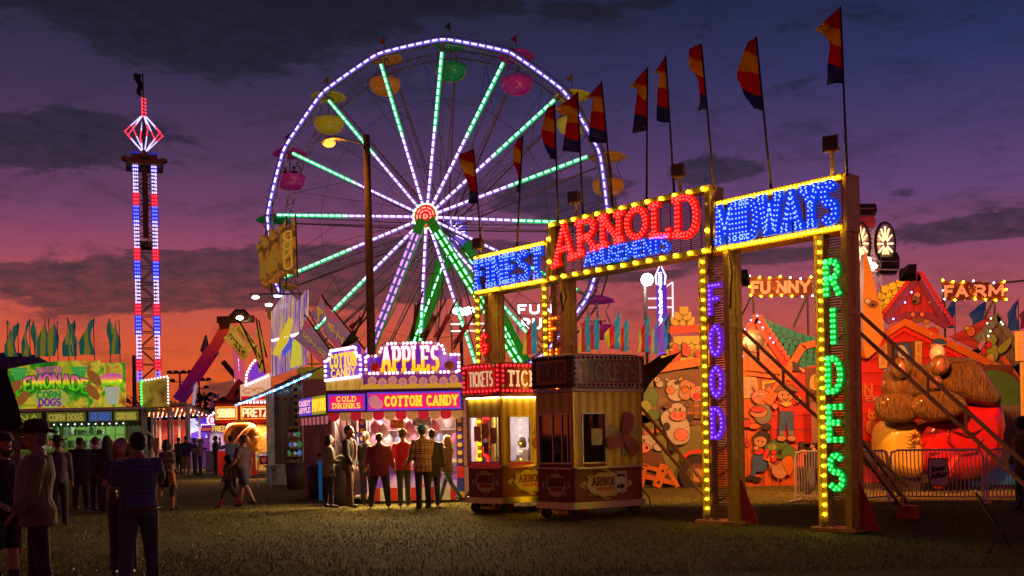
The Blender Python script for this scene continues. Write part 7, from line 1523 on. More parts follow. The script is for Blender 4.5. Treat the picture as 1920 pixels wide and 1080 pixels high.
# ------------------------------------------------------------------ distant signs, mast light, flags behind the arch
D = 62; fx_ = W(1000, 800, D).x; fs_ = thing('fun_sign', 'far white-lit lattice sign reading FUN twice between the arch posts', 'sign', (fx_, D, 0)); q = lambda u, v: (W(u, v, D).x-fx_, W(u, v, D).z)
LW_ = glow('white_lilac_letters', (1, .85, 1), 3)
for tx, v0, v1, u0, u1 in (('FUN', 572, 588, 973, 1034), ('RUN', 598, 616, 980, 1034)): a_, b_ = q(u0, v1), q(u1, v0); word(tx, a_[0], a_[1], b_[0]-a_[0], b_[1]-a_[1], -.1, LW_, fs_, sw=.24, th=.05, gap=.35)
m = MB()
for u in (970, 1040): a_ = q(u, 566); m.box(a_[0]-.05, 0, 0, a_[0]+.05, .1, a_[1])
for v in (570, 593, 620, 660): a_, b_ = q(970, v), q(1040, v); m.box(a_[0], .02, a_[1], b_[0], .08, a_[1]+.05)
m.build('frame', STEEL, fs_)
t_ = thing('white_gantry', 'white lit horizontal bars between the wheel and the left arch posts', 'gantry', (W(910, 800, 64).x, 64, 0)); ox = W(910, 800, 64).x; m = MB()
for v in (608, 621): a_, b_ = W(845, v, 64), W(935, v, 64); m.box(a_.x-ox, 0, a_.z-.04, b_.x-ox, .1, a_.z+.05)
m.build('bars', glow('white_bar_light', (1, .8, .75), 1.6), t_); m = MB()
for u in (846, 934): a_ = W(u, 600, 64); m.box(a_.x-ox-.05, .02, 0, a_.x-ox+.05, .1, a_.z)
m.build('post', STEEL, t_)
t_ = thing('stadium_light', 'pair of blazing white floodlights seen through the lower wheel spokes', 'light mast', (W(868, 800, 70).x, 70, 0)); ox = W(868, 800, 70).x; m = MB(); m2 = MB()
for u in (858, 866, 874, 881):
    a_ = W(u, 586-abs(u-868)*.3, 70); m.sph((a_.x-ox, -.1, a_.z), .32, 1.1, .5, .8, 8, 6); m2.box(a_.x-ox-.3, 0, a_.z-.25, a_.x-ox+.3, .2, a_.z+.3)
m.build('lens', glow('blazing_white', (1, .85, .85), 12), t_); m2.build('housing', DSTEEL, t_); MB().tube((0, .1, 0), (0, .1, W(868, 560, 70).z), .12).build('mast', DSTEEL, t_)
D = 45; ox = W(1214, 800, D).x; t_ = thing('mast_lamp', 'dazzling round white lamp on a thin mast behind the arch', 'mast lamp', (ox, D, 0)); a_ = W(1213, 525, D)
MB().tube((.1, 0, 0), (0, 0, a_.z-.1), .07).build('mast', DSTEEL, t_); MB().sph((a_.x-ox, -.1, a_.z), .27, nu=16, nv=12).build('globe', glow('dazzling_globe', (1, .8, .72), 30), t_, smooth=True)
lamp('POINT', 'mast_light', (0, -.5, a_.z), (1, .75, .62), 900, .25, parent=t_)
D = 60; ox = W(1242, 800, D).x; t_ = thing('sign_tower', 'slim violet-lit sign tower with a pointed arch top beside the dazzling lamp', 'sign tower', (ox, D, 0)); q = lambda u, v: (W(u, v, D).x-ox, W(u, v, D).z)
a_, b_ = q(1234, 660), q(1250, 535); tw_ = MB().box(a_[0], 0, 0, b_[0], .4, b_[1]).build('column', glow('violet_column', (.14, .03, .55), .7), t_); MB().box(a_[0]+.08, -.05, q(0, 640)[1], a_[0]+.3, -.01, q(0, 540)[1]).build('light_strip', glow('white_violet_strip', (.9, .8, 1), 3), tw_)
for i, ch in enumerate('INFERNO'): word(ch, a_[0]+.02, q(0, 554+i*13)[1]-.3, .34, .32, -.09, mat('ink_blue', (.02, .02, .1), .5), tw_, sw=.2) if 0 else None
for i, ch in enumerate('INFERNO'): word(ch, a_[0]+.1, q(0, 552+i*13)[1]-.14, .18, .26, -.07, mat('ink_blue', (.02, .02, .15), .5), tw_, sw=.2)
c_ = q(1238, 518); MB().path([(c_[0]-.24, -.1, c_[1]-.5), (c_[0]-.3, -.1, c_[1]), (c_[0], -.1, c_[1]+.7), (c_[0]+.3, -.1, c_[1]), (c_[0]+.24, -.1, c_[1]-.5)], .045, 6).build('arch_light', MC['white_violet_strip'], tw_); MB().prism([(c_[0]-.2, c_[1]-.6), (c_[0]+.2, c_[1]-.6), (c_[0]+.25, c_[1]), (c_[0], c_[1]+.55), (c_[0]-.25, c_[1])], -.05, 0).build('arch_panel', glow('indigo_panel', (.1, .05, .5), .6), tw_)
word('E', c_[0]-.08, c_[1]-.1, .16, .3, -.1, LW_, tw_); m = MB()
for pa, pb in (((1216, 559), (1262, 558)), ((1216, 576), (1262, 575)), ((1262, 528), (1263, 600)), ((1248, 538), (1262, 528))): a_, b_ = q(*pa), q(*pb); m.beam((a_[0], .2, a_[1]), (b_[0], .2, b_[1]), .09)
m.build('white_frame', glow('lit_white_frame', (1, .8, .85), 1.1), t_); a_ = q(1245, 652); MB().box(a_[0]-.2, -.3, a_[1]-.1, a_[0]+.25, 0, a_[1]+.25).build('base_lights', glow('magenta_base', (1, .4, 1), 4), t_)
lamp('POINT', 'violet_light', (a_[0], -1.2, a_[1]+.2), (.7, .15, 1), 260, .2, parent=t_)
TRI = lambda nm, cs: art(nm, [(0, cs[0]), (.33, cs[0]), (.331, cs[1]), (.66, cs[1]), (.661, cs[2]), (1, cs[2])], 1, 'axis', axis=0, coords='Generated', interp='CONSTANT', es=.35)  # flag cloth given a glow in place of light falling on it
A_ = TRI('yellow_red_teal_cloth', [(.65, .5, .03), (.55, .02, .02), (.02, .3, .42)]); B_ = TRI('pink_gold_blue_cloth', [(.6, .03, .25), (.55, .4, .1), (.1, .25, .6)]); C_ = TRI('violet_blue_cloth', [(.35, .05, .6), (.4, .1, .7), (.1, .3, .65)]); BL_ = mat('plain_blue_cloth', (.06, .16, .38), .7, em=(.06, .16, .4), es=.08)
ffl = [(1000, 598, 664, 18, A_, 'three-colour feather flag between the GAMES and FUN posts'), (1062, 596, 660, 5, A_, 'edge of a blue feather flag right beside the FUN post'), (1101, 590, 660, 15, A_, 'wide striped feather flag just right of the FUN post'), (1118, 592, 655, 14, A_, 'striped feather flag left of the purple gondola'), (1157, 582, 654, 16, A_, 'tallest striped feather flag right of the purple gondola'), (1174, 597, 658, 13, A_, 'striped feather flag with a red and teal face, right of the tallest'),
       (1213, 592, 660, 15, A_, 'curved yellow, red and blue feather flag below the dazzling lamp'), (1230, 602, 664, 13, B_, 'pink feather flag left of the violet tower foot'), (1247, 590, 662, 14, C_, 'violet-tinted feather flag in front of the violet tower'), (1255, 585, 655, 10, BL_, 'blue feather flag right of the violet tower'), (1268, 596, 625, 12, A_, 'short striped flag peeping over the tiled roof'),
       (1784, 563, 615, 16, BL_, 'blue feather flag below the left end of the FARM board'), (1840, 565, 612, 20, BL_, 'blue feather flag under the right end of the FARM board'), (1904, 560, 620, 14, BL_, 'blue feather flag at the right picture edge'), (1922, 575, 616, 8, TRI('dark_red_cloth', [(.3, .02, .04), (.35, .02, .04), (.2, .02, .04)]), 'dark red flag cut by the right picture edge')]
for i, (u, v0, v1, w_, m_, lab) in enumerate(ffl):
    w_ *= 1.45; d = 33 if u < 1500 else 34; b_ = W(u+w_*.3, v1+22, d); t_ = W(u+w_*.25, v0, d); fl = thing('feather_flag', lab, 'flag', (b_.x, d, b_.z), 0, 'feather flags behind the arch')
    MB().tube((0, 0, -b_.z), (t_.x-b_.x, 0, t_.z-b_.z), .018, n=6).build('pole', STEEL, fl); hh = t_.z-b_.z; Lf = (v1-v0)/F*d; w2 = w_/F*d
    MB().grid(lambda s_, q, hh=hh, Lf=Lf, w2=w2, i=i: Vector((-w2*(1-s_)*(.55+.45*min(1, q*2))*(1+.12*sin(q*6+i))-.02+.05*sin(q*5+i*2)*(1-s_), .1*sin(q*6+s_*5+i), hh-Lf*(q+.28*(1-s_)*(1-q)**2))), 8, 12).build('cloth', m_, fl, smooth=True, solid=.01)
# ------------------------------------------------------------------ swinging ride behind the pretzel stand
D = 62; ox = W(420, 800, D).x; sr = thing('swing_ride', 'red and purple swinging arm ride with a dark crosshead behind the yellow banners', 'swing ride', (ox, D, 0)); q = lambda u, v, y=0: Vector((W(u, v, D).x-ox, y, W(u, v, D).z))
m = MB().beam(q(336, 750), q(400, 655), .85, .6).beam(q(400, 655), q(424, 612), .6, .5); m.build('arm', zgrad('arm_paint', [(0, rgb(90, 10, 90)), (.5, rgb(150, 10, 60)), (1, rgb(220, 60, 20))], q(0, 750).z, q(0, 620).z, .35), sr)
MB().path([q(386, 628), q(384, 655), q(395, 668), q(408, 664)], [.05, .3, .32, .05], 8).build('anchor_fin', mat('grey_blue_fin', (.12, .14, .2), .5), sr)
ch_ = MB().beam(q(408, 600), q(476, 598), .4, .4).beam(q(424, 618), q(420, 596), .6); ch_.path([q(432, 597), q(444, 592), q(456, 592), q(468, 599)], [.2, .42, .42, .2], 10); ch_.build('crosshead', mat('crosshead_brown', (.12, .06, .02), .4, .4), sr, smooth=False)
MB().sph(q(456, 599, -.8), .16, 1.4, .6, .8).build('lamp', glow('warm_white_spot', (1, .9, .7), 12), sr)
m = MB()
for (u0, v0, u1, v1) in ((440, 640, 448, 740), (452, 640, 456, 740)): m.beam(q(u0, v0), q(u1, v1), .3)
m.build('tower_leg', glow('pink_lit_leg', (.8, .1, .2), .6), sr); m = MB()
for i in range(5): m.beam(q(440, 676+i*9), q(456, 676+i*9), .2)
m.build('light_rungs', LED_V, sr); MB().beam(q(418, 678), q(462, 730), .28).build('dark_strut', DSTEEL, sr); MB().beam(q(452, 732), q(446, 760), .5).beam(q(430, 750), q(455, 715), .5).build('red_seat_arm', RED, sr)
MB().tube(q(370, 690), q(362, 765), .1).build('white_post', glow('lilac_post', (.6, .4, .6), .5), sr)
for k, (u, v0) in enumerate(((401, 738), (411, 736))):
    D2 = 56; b_ = W(u, 770, D2); t2 = thing('feather_flag', ['left', 'right'][k]+' of two small mauve feather flags by the tarp edge', 'flag', b_, 0, 'mauve feather flags'); hh = W(u, v0, D2).z-b_.z
    MB().tube((0, 0, -b_.z), (0, 0, hh), .02, n=5).build('pole', DSTEEL, t2); MB().grid(lambda s_, q_: Vector((-.26*s_*(.4+.6*q_), .05*sin(q_*5), hh*(1-.8*q_)-.1*s_)), 4, 8).build('cloth', mat('mauve_cloth', (.22, .1, .25), .7, em=(.3, .1, .35), es=.12), t2, solid=.01)
# control box at the right edge, purple dome at far left
p_ = W(1918, 700, 24); t_ = thing('control_panel', 'yellow control panel with coloured bulbs cut by the right picture edge', 'control panel', (p_.x, 24, 0)); z0, z1 = W(1918, 676, 24).z, W(1918, 621, 24).z
cb = MB().box(-.1, 0, z0, .3, .15, z1).box(0, .05, 0, .08, .13, z0).build('box', mat('control_yellow', (.5, .3, .06), .5, em=(.8, .4, .05), es=.15), t_); m = MB()
for i in range(5): m.sph((0, -.03, z0+.08+i*(z1-z0-.16)/4), .035)
m.build('lamps', BULB_R, cb)
D = 60; p_ = W(20, 700, D); t_ = thing('purple_ride', 'dark purple domed ride roof behind the lemonade stand flags', 'ride', (p_.x, D, 0)); z1 = W(20, 660, D).z
MB().lathe([(3.2, 0), (3.2, z1-2), (2.6, z1-.9), (1.4, z1-.2), (.1, z1)], n=24).build('dome', mat('purple_dome', (.10, .02, .10), .5), t_, smooth=True)

MB().path([(W(u, v, CAMH*F/(v-HV+(u-960)*.02)).x, CAMH*F/(v-HV+(u-960)*.02), .012) for u, v in ((1420, 1006), (1450, 1003), (1480, 1004), (1500, 1007), (1560, 1001))], .012, 6).build('ground_cable', mat('pale_cable', (.3, .26, .2), .5), ar)
# ------------------------------------------------------------------ people
def cloth(name, col, es=0, bump=.6, rough=.8, var=.3): 
    if name in MC: return MC[name]
    m = mat(name, col, rough, var=var, sc_=5, bump=0); t = NT(m.node_tree); p = t.n['Principled BSDF']; tcn = t.node('ShaderNodeTexCoord'); mp = t.node('ShaderNodeMapping'); mp.inputs['Scale'].default_value = (1, 1, .45); t.l.new(tcn.outputs['Object'], mp.inputs[0])
    b = t.node('ShaderNodeBump'); b.inputs['Strength'].default_value = bump; b.inputs['Distance'].default_value = .05; t.l.new(t.noise(mp.outputs[0], 9, 3, .5, 1.2).outputs[0], b.inputs['Height']); t.l.new(b.outputs[0], p.inputs['Normal']); p.inputs['Sheen Weight'].default_value = .15
    return m
def plaid(name, base, c1, c2, s=11):
    if name in MC: return MC[name]
    m = cloth(name, base); t = NT(m.node_tree); p = t.n['Principled BSDF']; tcn = t.node('ShaderNodeTexCoord'); x = t.sep(tcn.outputs['Object'])
    fx = t.m('LESS_THAN', t.m('FRACT', t.m('ADD', t.m('MULTIPLY', x[0], s), 50.)), .3); fz = t.m('LESS_THAN', t.m('FRACT', t.m('ADD', t.m('MULTIPLY', x[2], s), 50.)), .3)
    f2 = t.m('LESS_THAN', t.m('FRACT', t.m('ADD', t.m('MULTIPLY', x[2], s*.5), 50.2)), .1)
    c = t.mix(t.m('MULTIPLY', fx, .6), c4(base), c4(c1)); c = t.mix(t.m('MULTIPLY', fz, .65), c, c4(c1)); c = t.mix(f2, c, c4(c2)); t.l.new(c, p.inputs['Base Color']); return m
SK = {k: mat('skin_'+k, c, .5, var=.12, bump=.05) for k, c in {'light': (.42, .22, .15), 'tan': (.30, .15, .09), 'dark': (.13, .06, .035)}.items()}
LIP = mat('lip', (.25, .07, .06), .5); EYE = mat('eye_dark', (.02, .015, .01), .3)
HB = {k: mat('hair_'+k, c, .55, var=.5, sc_=30, bump=.6) for k, c in {'black': (.012, .009, .008), 'brown': (.045, .022, .012), 'blond': (.28, .17, .07), 'grey': (.2, .18, .16)}.items()}
SHOE = mat('dark_shoe', (.025, .02, .018), .45); SHOEW = mat('white_shoe', (.5, .48, .45), .5); SOLE = mat('shoe_sole', (.3, .28, .25), .6)
def person(label, loc, rz, h=1.72, skin='light', hair='brown', style='short', top=None, bottom=None, sleeve='long', legs=((0, 0), (0, 0)), arms=((5, 8, 12, 0), (5, 8, 12, 0)), fem=False, wide=1.0, belly=0, hat=None, hatm=None,
           near=False, lower='trousers', hem=.84, jacket=0, shoe=None, beard=False, yaw=0, lean=0, group='people at the fair', inner=None, stance=.09, heavy=1.0, cup=None, pitch=0):
    S = h/1.75; vx = (.0095 if near else .015)
    P = thing('person', label, 'person', loc, rz, group)
    hipz = .93; sw_ = (.152 if fem else .172)*(.9+.1*wide); hw_ = stance
    V = Vector; jl = {}
    for i, sd in enumerate((-1, 1)):
        f, kb = R(legs[i][0]), R(legs[i][1]); ab = R(legs[i][2]) if len(legs[i]) > 2 else .02
        hp = V((sd*hw_, 0, hipz)); kn = hp+V((sd*sin(ab)*.43, -sin(f)*.43*cos(ab), -cos(f)*.43*cos(ab))); an = kn+V((sd*sin(ab)*.42*.8, -sin(f-kb)*.42, -cos(f-kb)*.42)); jl[i] = [hp, kn, an, f-kb]
    dz = .08-min(jl[0][2].z, jl[1][2].z)
    for i in jl:
        for q in range(3): jl[i][q] = jl[i][q]+V((0, 0, dz))
    up = lambda p: V((p[0], p[1]-lean*(p[2]-hipz), p[2]+dz))
    prof = [(.86, .150, .115, .01), (.95, .165 if fem else .155, .12, .012), (1.05, .135 if fem else .150, .105, 0), (1.16, .132 if fem else .152, .105, 0), (1.28, .155 if fem else .168, .118 if fem else .12, -.012 if fem else 0), (1.37, .155 if fem else .172, .105, 0), (1.43, .12 if fem else .135, .085, .01), (1.475, .085, .07, .015), (1.53, .056, .06, .01)]
    def torso(mg, z0, z1, flare=0):
        rings = []
        for (z, rx, ry, yo) in prof:
            if z < z0-.02 or z > z1+.02: continue
            b_ = belly*math.exp(-((z-1.08)/.13)**2); rings.append([up((((rx*wide)+b_*.5+mg)*cos(q*PI/10), ((ry*(.6+.4*wide))+mg+b_*.3)*sin(q*PI/10)+yo-b_*.75, z)) for q in range(20)])
        if z0 < .86:
            z, rx, ry, yo = prof[0]; b_ = 0; rings.insert(0, [up((((rx*wide)+mg+flare)*cos(q*PI/10), ((ry*(.6+.4*wide))+mg+flare)*sin(q*PI/10)+yo-belly*.25, z0)) for q in range(20)])
        return rings
    aj = {}
    for i, sd in enumerate((-1, 1)):
        f, ab, eb, inn = [R(a) for a in arms[i]]; sh = up((sd*sw_*(.75+.25*wide), .01, 1.40)); d1 = V((sd*sin(ab), -sin(f)*cos(ab), -cos(f)*cos(ab))); el = sh+d1*.285
        d2 = V((sd*sin(ab)*cos(inn)-sd*sin(inn), -sin(f+eb)*cos(inn), -cos(f+eb))).normalized(); wr = el+d2*.25; aj[i] = (sh, el, wr, d2)
    b = MB().loft(torso(0, .84, 1.6)); hc = up((0, -.01, 1.635)); Ry = Matrix.Rotation(R(yaw), 3, 'Z') @ Matrix.Rotation(R(pitch), 3, 'X')
    H = lambda x, y, z: hc+Ry @ V((x, y, z))*1.07
    b.tube(up((0, .01, 1.46)), H(0, .015, -.04), .058 if not fem else .048, .052 if not fem else .045, 12)
    b.sph(H(0, .008, .022), .1, .78, .97, .95, 18, 14, Ry).sph(H(0, -.018, -.045), .075, .78, .9, 1.0, 14, 10, Ry).sph(H(0, -.035, -.088), .034, 1, 1, .8, 10, 8)
    b.path([H(0, -.085, .012), H(0, -.108, -.022), H(0, -.09, -.036)], [.009, .016, .014], 8).sph(H(0, -.083, .022), .02, 2.2, .5, .5, 8, 6, Ry).sph(H(0, -.086, -.062), .018, 1.3, .6, .6, 8, 6, Ry)
    for sd in (-1, 1): b.sph(H(sd*.08, .01, -.015), .022, .45, .8, 1.3, 8, 6, Ry)
    for i, sd in enumerate((-1, 1)):
        sh, el, wr, d2 = aj[i]; k = heavy
        b.path([sh+(el-sh)*-.12, sh+(el-sh)*.15, el, el+(wr-el)*.3, wr], [.05*k, .052*k, .038*k, .04*k, .026], 10)
        fwd = V((0, -1, 0)); sidev = d2.cross(fwd); sidev = (sidev if sidev.length > .2 else V((1, 0, 0))).normalized(); nrm = d2.cross(sidev).normalized()
        pc_ = wr+d2*.045; b.path([wr-d2*.01, wr+d2*.03, wr+d2*.085], [.026, .036, .034], 10, fx=1, fy=.5, up=nrm)
        rt = sidev
        px_ = d2.cross(nrm).normalized()
        for q, (o_, ln) in enumerate(((-.027, .058), (-.009, .068), (.009, .064), (.027, .05))):
            st_ = wr+d2*.08+px_*o_; c1 = st_+d2*ln*.5; c2 = c1+(d2*.75+nrm*(.45 if q else .3)).normalized()*ln*.5; b.path([st_-d2*.02, c1, c2], [.0095, .009, .008], 6)
        th = wr+d2*.03+px_*(-.03*sd); b.path([th, th+d2*.03+px_*(-.022*sd)+nrm*.008, th+d2*.06+px_*(-.026*sd)+nrm*.018], [.012, .011, .009], 6)
        hp, kn, an, sa = jl[i]
        b.path([hp+V((0, 0, .05)), hp+(kn-hp)*.3, kn, kn+(an-kn)*.3, an], [.085*k, .083*k, .052*k, .054*k, .034], 12); b.path([an+V((0, .03, -.03)), an+V((0, -.08, -.045)), an+V((0, -.15, -.055))], [.035, .035, .025], 8)
    for v_ in range(len(b.v)): b.v[v_] = tuple(c_*S for c_ in b.v[v_])
    bo = b.build('body', [SK[skin]], P, rem=vx*S)
    if near or True:
        me = bo.data; me.materials.append(EYE); me.materials.append(LIP)
        e1, e2, mo = H(-.031, -.086, .006)*S, H(.031, -.086, .006)*S, H(0, -.092, -.056)*S
        for pl in me.polygons:
            c_ = pl.center
            if (c_-e1).length < .0115*S or (c_-e2).length < .0115*S: pl.material_index = 1
            elif (c_-mo).length < .02*S and abs(c_.z-mo.z) < .007*S: pl.material_index = 2
    def fin(mb, nm, m_, par=P, vv=None, mats=None):
        mb.v = [tuple(c_*S for c_ in v_) for v_ in mb.v]; return mb.build(nm, [m_], par, rem=(vv or vx*1.3)*S) if vv != 0 else mb.build(nm, m_, par, smooth=True)
    # top garment
    tm = top or cloth('black_cloth_top', (0.03, 0.027, 0.03)); mg = .014+jacket
    t_ = MB().loft(torso(mg, hem, 1.46, .02 if jacket else .012))
    for i in (0, 1):
        sh, el, wr, d2 = aj[i]; k = heavy
        if sleeve == 'long': t_.path([sh+(el-sh)*-.18, sh, el, el+(wr-el)*.5, wr-(wr-el)*.02], [.058*k+mg*.5, .066*k+mg*.6, .05*k+mg*.6, .045*k+mg*.5, .036+mg*.5], 12)
        elif sleeve == 'short': t_.path([sh+(el-sh)*-.18, sh, sh+(el-sh)*.75], [.058*k+mg*.4, .066*k+mg*.5, .062*k+mg*.5], 12)
        else: t_.path([sh+(el-sh)*-.15, sh+(el-sh)*.1], [.05*k, .05*k], 10)
    t_.path([up((-.05, .02, 1.46)), up((0, -.045, 1.475)), up((.05, .02, 1.46)), up((0, .07, 1.485)), up((-.05, .02, 1.46))], .016, 6)
    to = fin(t_, 'jacket' if jacket else 'shirt', tm)
    if inner: fin(MB().path([up((0, -.115-mg*.6-belly*.9, 1.02)), up((0, -.125-mg, 1.22)), up((0, -.118-mg, 1.34)), up((0, -.075-mg, 1.44))], .03, 8), 'shirt_front', inner, to)
    # lower garment
    lm_ = bottom or cloth('dark_denim', (0.04, 0.05, 0.08)); l_ = MB()
    k = heavy
    if lower == 'dress': l_.loft([[up(((rx+.0)*wide*cos(q*PI/10), rx*.8*sin(q*PI/10), z)) for q in range(20)] for z, rx in ((.58, .22), (.75, .2), (.9, .18), (1.02, .15))])
    else:
        l_.loft(torso(.008, .84, .98))
        for i in (0, 1):
            hp, kn, an, sa = jl[i]
            if lower == 'trousers': l_.path([hp+V((0, .005, .04)), hp+(kn-hp)*.25, kn, kn+(an-kn)*.4, an+V((0, 0, -.035))], [.098*k, .096*k, .072*k, .066*k, .064], 12)
            elif lower == 'leggings': l_.path([hp+V((0, .005, .04)), hp+(kn-hp)*.25, kn, kn+(an-kn)*.35, an], [.092*k, .09*k, .058*k, .058*k, .04], 12)
            else: l_.path([hp+V((0, .005, .04)), hp+(kn-hp)*.3, kn+(hp-kn)*.08], [.1*k, .102*k, .088*k], 12)
    lo = fin(l_, {'dress': 'skirt', 'shorts': 'shorts'}.get(lower, 'trousers'), lm_)
    if near and lower == 'trousers': fin(MB().loft(torso(.02, .92, .97)[:2]) if len(torso(.02, .92, .97)) > 1 else MB().path([up((.165*cos(q*PI/8)*wide, .135*sin(q*PI/8), .93)) for q in range(17)], .018, 6), 'belt', mat('leather_belt', (.1, .03, .015), .4), lo, 0)
    for i in (0, 1):
        hp, kn, an, sa = jl[i]; sm = shoe or SHOE; tl = R(-0) ; pt = max(0, min(.6, -sa*.5)) if an.z > .12 else 0
        mb = MB(); A_ = V((0, .055, -.04)); rot = Matrix.Rotation(-pt, 3, 'X'); q_ = lambda x, y, z: an+rot @ V((x, y, z))
        mb.path([q_(0, .06, -.03), q_(0, .03, -.03), q_(0, -.05, -.042), q_(0, -.13, -.05), q_(0, -.175, -.055)], [.034, .044, .042, .036, .018], 10)
        if sm.name.startswith('red_boot') or sm.name.startswith('cowboy'): mb.path([an+V((0, .005, -.03)), an+(kn-an)*.55], [.048, .062], 10)
        else: mb.tube(an+V((0, .01, -.04)), an+V((0, .01, .015)), .044, .042, 10)
        fin(mb, 'shoe', sm, P, vx*.9)
    # hair
    hm = HB[hair]
    if style != 'bald':
        hb = MB().sph(H(0, .02, .04), .1, .87, .98, .86, 16, 12, Ry).sph(H(0, .045, .0), .092, .86, .72, .9, 12, 10, Ry)
        if style == 'long': hb.path([H(0, .05, .03), H(0, .085, -.08), H(0, .10, -.2), H(0, .105, -.32)], [.085, .09, .085, .04], 12, fx=1, fy=.55, up=(0, 1, 0)); [hb.path([H(sd*.07, .0, .03), H(sd*.082, .01, -.08), H(sd*.08, .04, -.2)], [.03, .035, .02], 8) for sd in (-1, 1)]
        if style == 'bob': hb.path([H(0, .05, .03), H(0, .07, -.06), H(0, .07, -.14)], [.09, .1, .07], 12, fx=1, fy=.6, up=(0, 1, 0)); [hb.path([H(sd*.07, .0, .04), H(sd*.088, .0, -.06), H(sd*.08, .02, -.13)], [.03, .038, .025], 8) for sd in (-1, 1)]
        if style == 'tail': hb.path([H(0, .09, .05), H(0, .14, .02), H(0, .14, -.1), H(0, .11, -.2)], [.03, .04, .035, .012], 8)
        if style == 'afro': hb.sph(H(0, .03, .04), .15, 1, 1, 1, 14, 10)
        fin(hb, 'hair', hm, P, vx*1.0)
    if beard: fin(MB().path([H(-.06, -.02, -.04), H(-.04, -.07, -.085), H(0, -.085, -.105), H(.04, -.07, -.085), H(.06, -.02, -.04)], [.018, .03, .036, .03, .018], 8), 'beard', hm, P, vx*.9)
    if hat == 'cowboy':
        m_ = MB().loft([[H(r_*1.0*cos(q*PI/14), .01+r_*1.12*sin(q*PI/14), z_+.055*(abs(cos(q*PI/14))**3)*(1 if r_ > .12 else 0)) for q in range(28)] for r_, z_ in ((.095, .05), (.13, .043), (.168, .05), (.168, .057), (.13, .052), (.1, .06))])
        m_.loft([[H(rx_*cos(q*PI/10), .01+ry_*sin(q*PI/10), z_-.03*(1-abs(cos(q*PI/10)))*(1 if z_ > .15 else 0)) for q in range(20)] for rx_, ry_, z_ in ((.1, .112, .05), (.092, .108, .12), (.075, .1, .175), (.04, .07, .18))])
        fin(m_, 'cowboy_hat', hatm or cloth('black_felt', (0.0225, 0.018, 0.018), bump=.1), P, 0)
    if hat == 'cap':
        m_ = MB().loft([[H(r_*cos(q*PI/10), .012+r_*1.12*sin(q*PI/10), z_) for q in range(20)] for r_, z_ in ((.096, .03), (.096, .07), (.085, .1), (.055, .125), (.01, .135))]).grid(lambda a, b_: H((a-.5)*.16*(1-b_*.25), -.09-.075*b_*(1-(2*a-1)**2*.35), .04-.012*b_), 6, 4)
        fin(m_, 'cap', hatm, P, 0)
    if cup: sh, el, wr, d2 = aj[cup-1]; c_ = (wr+d2*.07+V((0, -.03, 0)))*S; tag(MB().lathe([(.028, -.06), (.038, .06), (.04, .065), (.02, .085)], n=14).tube((0, 0, .07), (.01, 0, .15), .004, n=5).build('drink_cup', mat('paper_cup', (.6, .45, .4), .4), smooth=True, loc=P.matrix_basis @ c_), 'paper drink cup with a straw held by the woman at the left of the queue', 'cup')
    return P
def at(u, vb): q = gp(u, vb); return (q[0], q[1], 0)
K = R
blk = cloth('black_cloth_top', (0.03, 0.027, 0.03)); mar = cloth('maroon_top', (0.24, 0.024, 0.036)); jean = cloth('dark_denim', (0.04, 0.05, 0.08)); brown = cloth('brown_trousers', (0.14, 0.06, 0.04))
G1 = 'people queueing at the candy stand'
person('woman with dark bob and grey jacket holding a cup, leftmost in the queue', at(619, 952), R(105), 1.64, 'light', 'black', 'bob', cloth('grey_green_jacket', (0.22, 0.2, 0.14)), cloth('black_leggings', (0.0225, 0.0195, 0.0225)), fem=True, lower='leggings', jacket=.012, hem=.76, arms=((15, 8, 60, 10), (25, 5, 85, 10)), legs=((3, 2), (-4, 4)), cup=2, group=G1)
person('tall bearded man in a black jacket with a tan front standing near the blue post', at(657, 951), R(75), 1.84, 'tan', 'black', 'short', cloth('black_jacket', (0.033, 0.027, 0.024)), brown, beard=True, jacket=.014, hem=.82, arms=((8, 8, 25, 0), (0, 8, 15, 0)), inner=cloth('tan_shirt', (0.42, 0.24, 0.12)), legs=((6, 4), (-6, 2)), group=G1)
person('person in dark clothes with light hair turned to the lit counter, partly hidden', at(689, 946), R(165), 1.70, 'light', 'brown', 'tail', blk, jean, fem=True, group=G1)
person('heavyset woman in a maroon and black top with feet wide apart, seen from behind', at(713, 952), R(185), 1.66, 'light', 'brown', 'short', mar, blk, sleeve='long', wide=1.35, heavy=1.25, belly=.04, legs=((2, 0, 7), (0, 0, 9)), arms=((8, 14, 20, 0), (12, 16, 25, 0)), hem=.76, jacket=.01, group=G1, stance=.1, lean=.06)
person('man in a bright red jacket and dark cap looking down', at(758, 949), R(200), 1.72, 'tan', 'black', 'short', cloth('red_jacket', (0.576, 0.0144, 0.024)), cloth('olive_trousers', (0.06, 0.08, 0.04)), wide=1.12, jacket=.018, hem=.83, hat='cap', hatm=cloth('brown_cap', (0.14, 0.06, 0.04)), arms=((20, 10, 70, 20), (25, 10, 75, 25)), yaw=-60, legs=((5, 4), (-5, 2)), group=G1, pitch=8)
person('man in a tan plaid shirt and green cap, hand at his hip', at(794, 954), R(210), 1.80, 'tan', 'black', 'short', plaid('tan_plaid', (.6, .34, .15), (.12, .04, .03), (.02, .01, .01)), cloth('black_jeans', (0.027, 0.027, 0.033)), wide=1.12, jacket=.012, hem=.78, hat='cap', hatm=cloth('green_cap', (0.02, 0.24, 0.14)), arms=((25, 8, 80, 20), (10, 10, 30, 0)), legs=((2, 2, 3), (-4, 2, 3)), yaw=-30, group=G1)
person('person in a long dark coat just behind the plaid-shirted man', at(812, 949), R(185), 1.72, 'tan', 'black', 'short', cloth('dark_coat', (0.03, 0.018, 0.018)), blk, jacket=.02, hem=.66, group=G1)
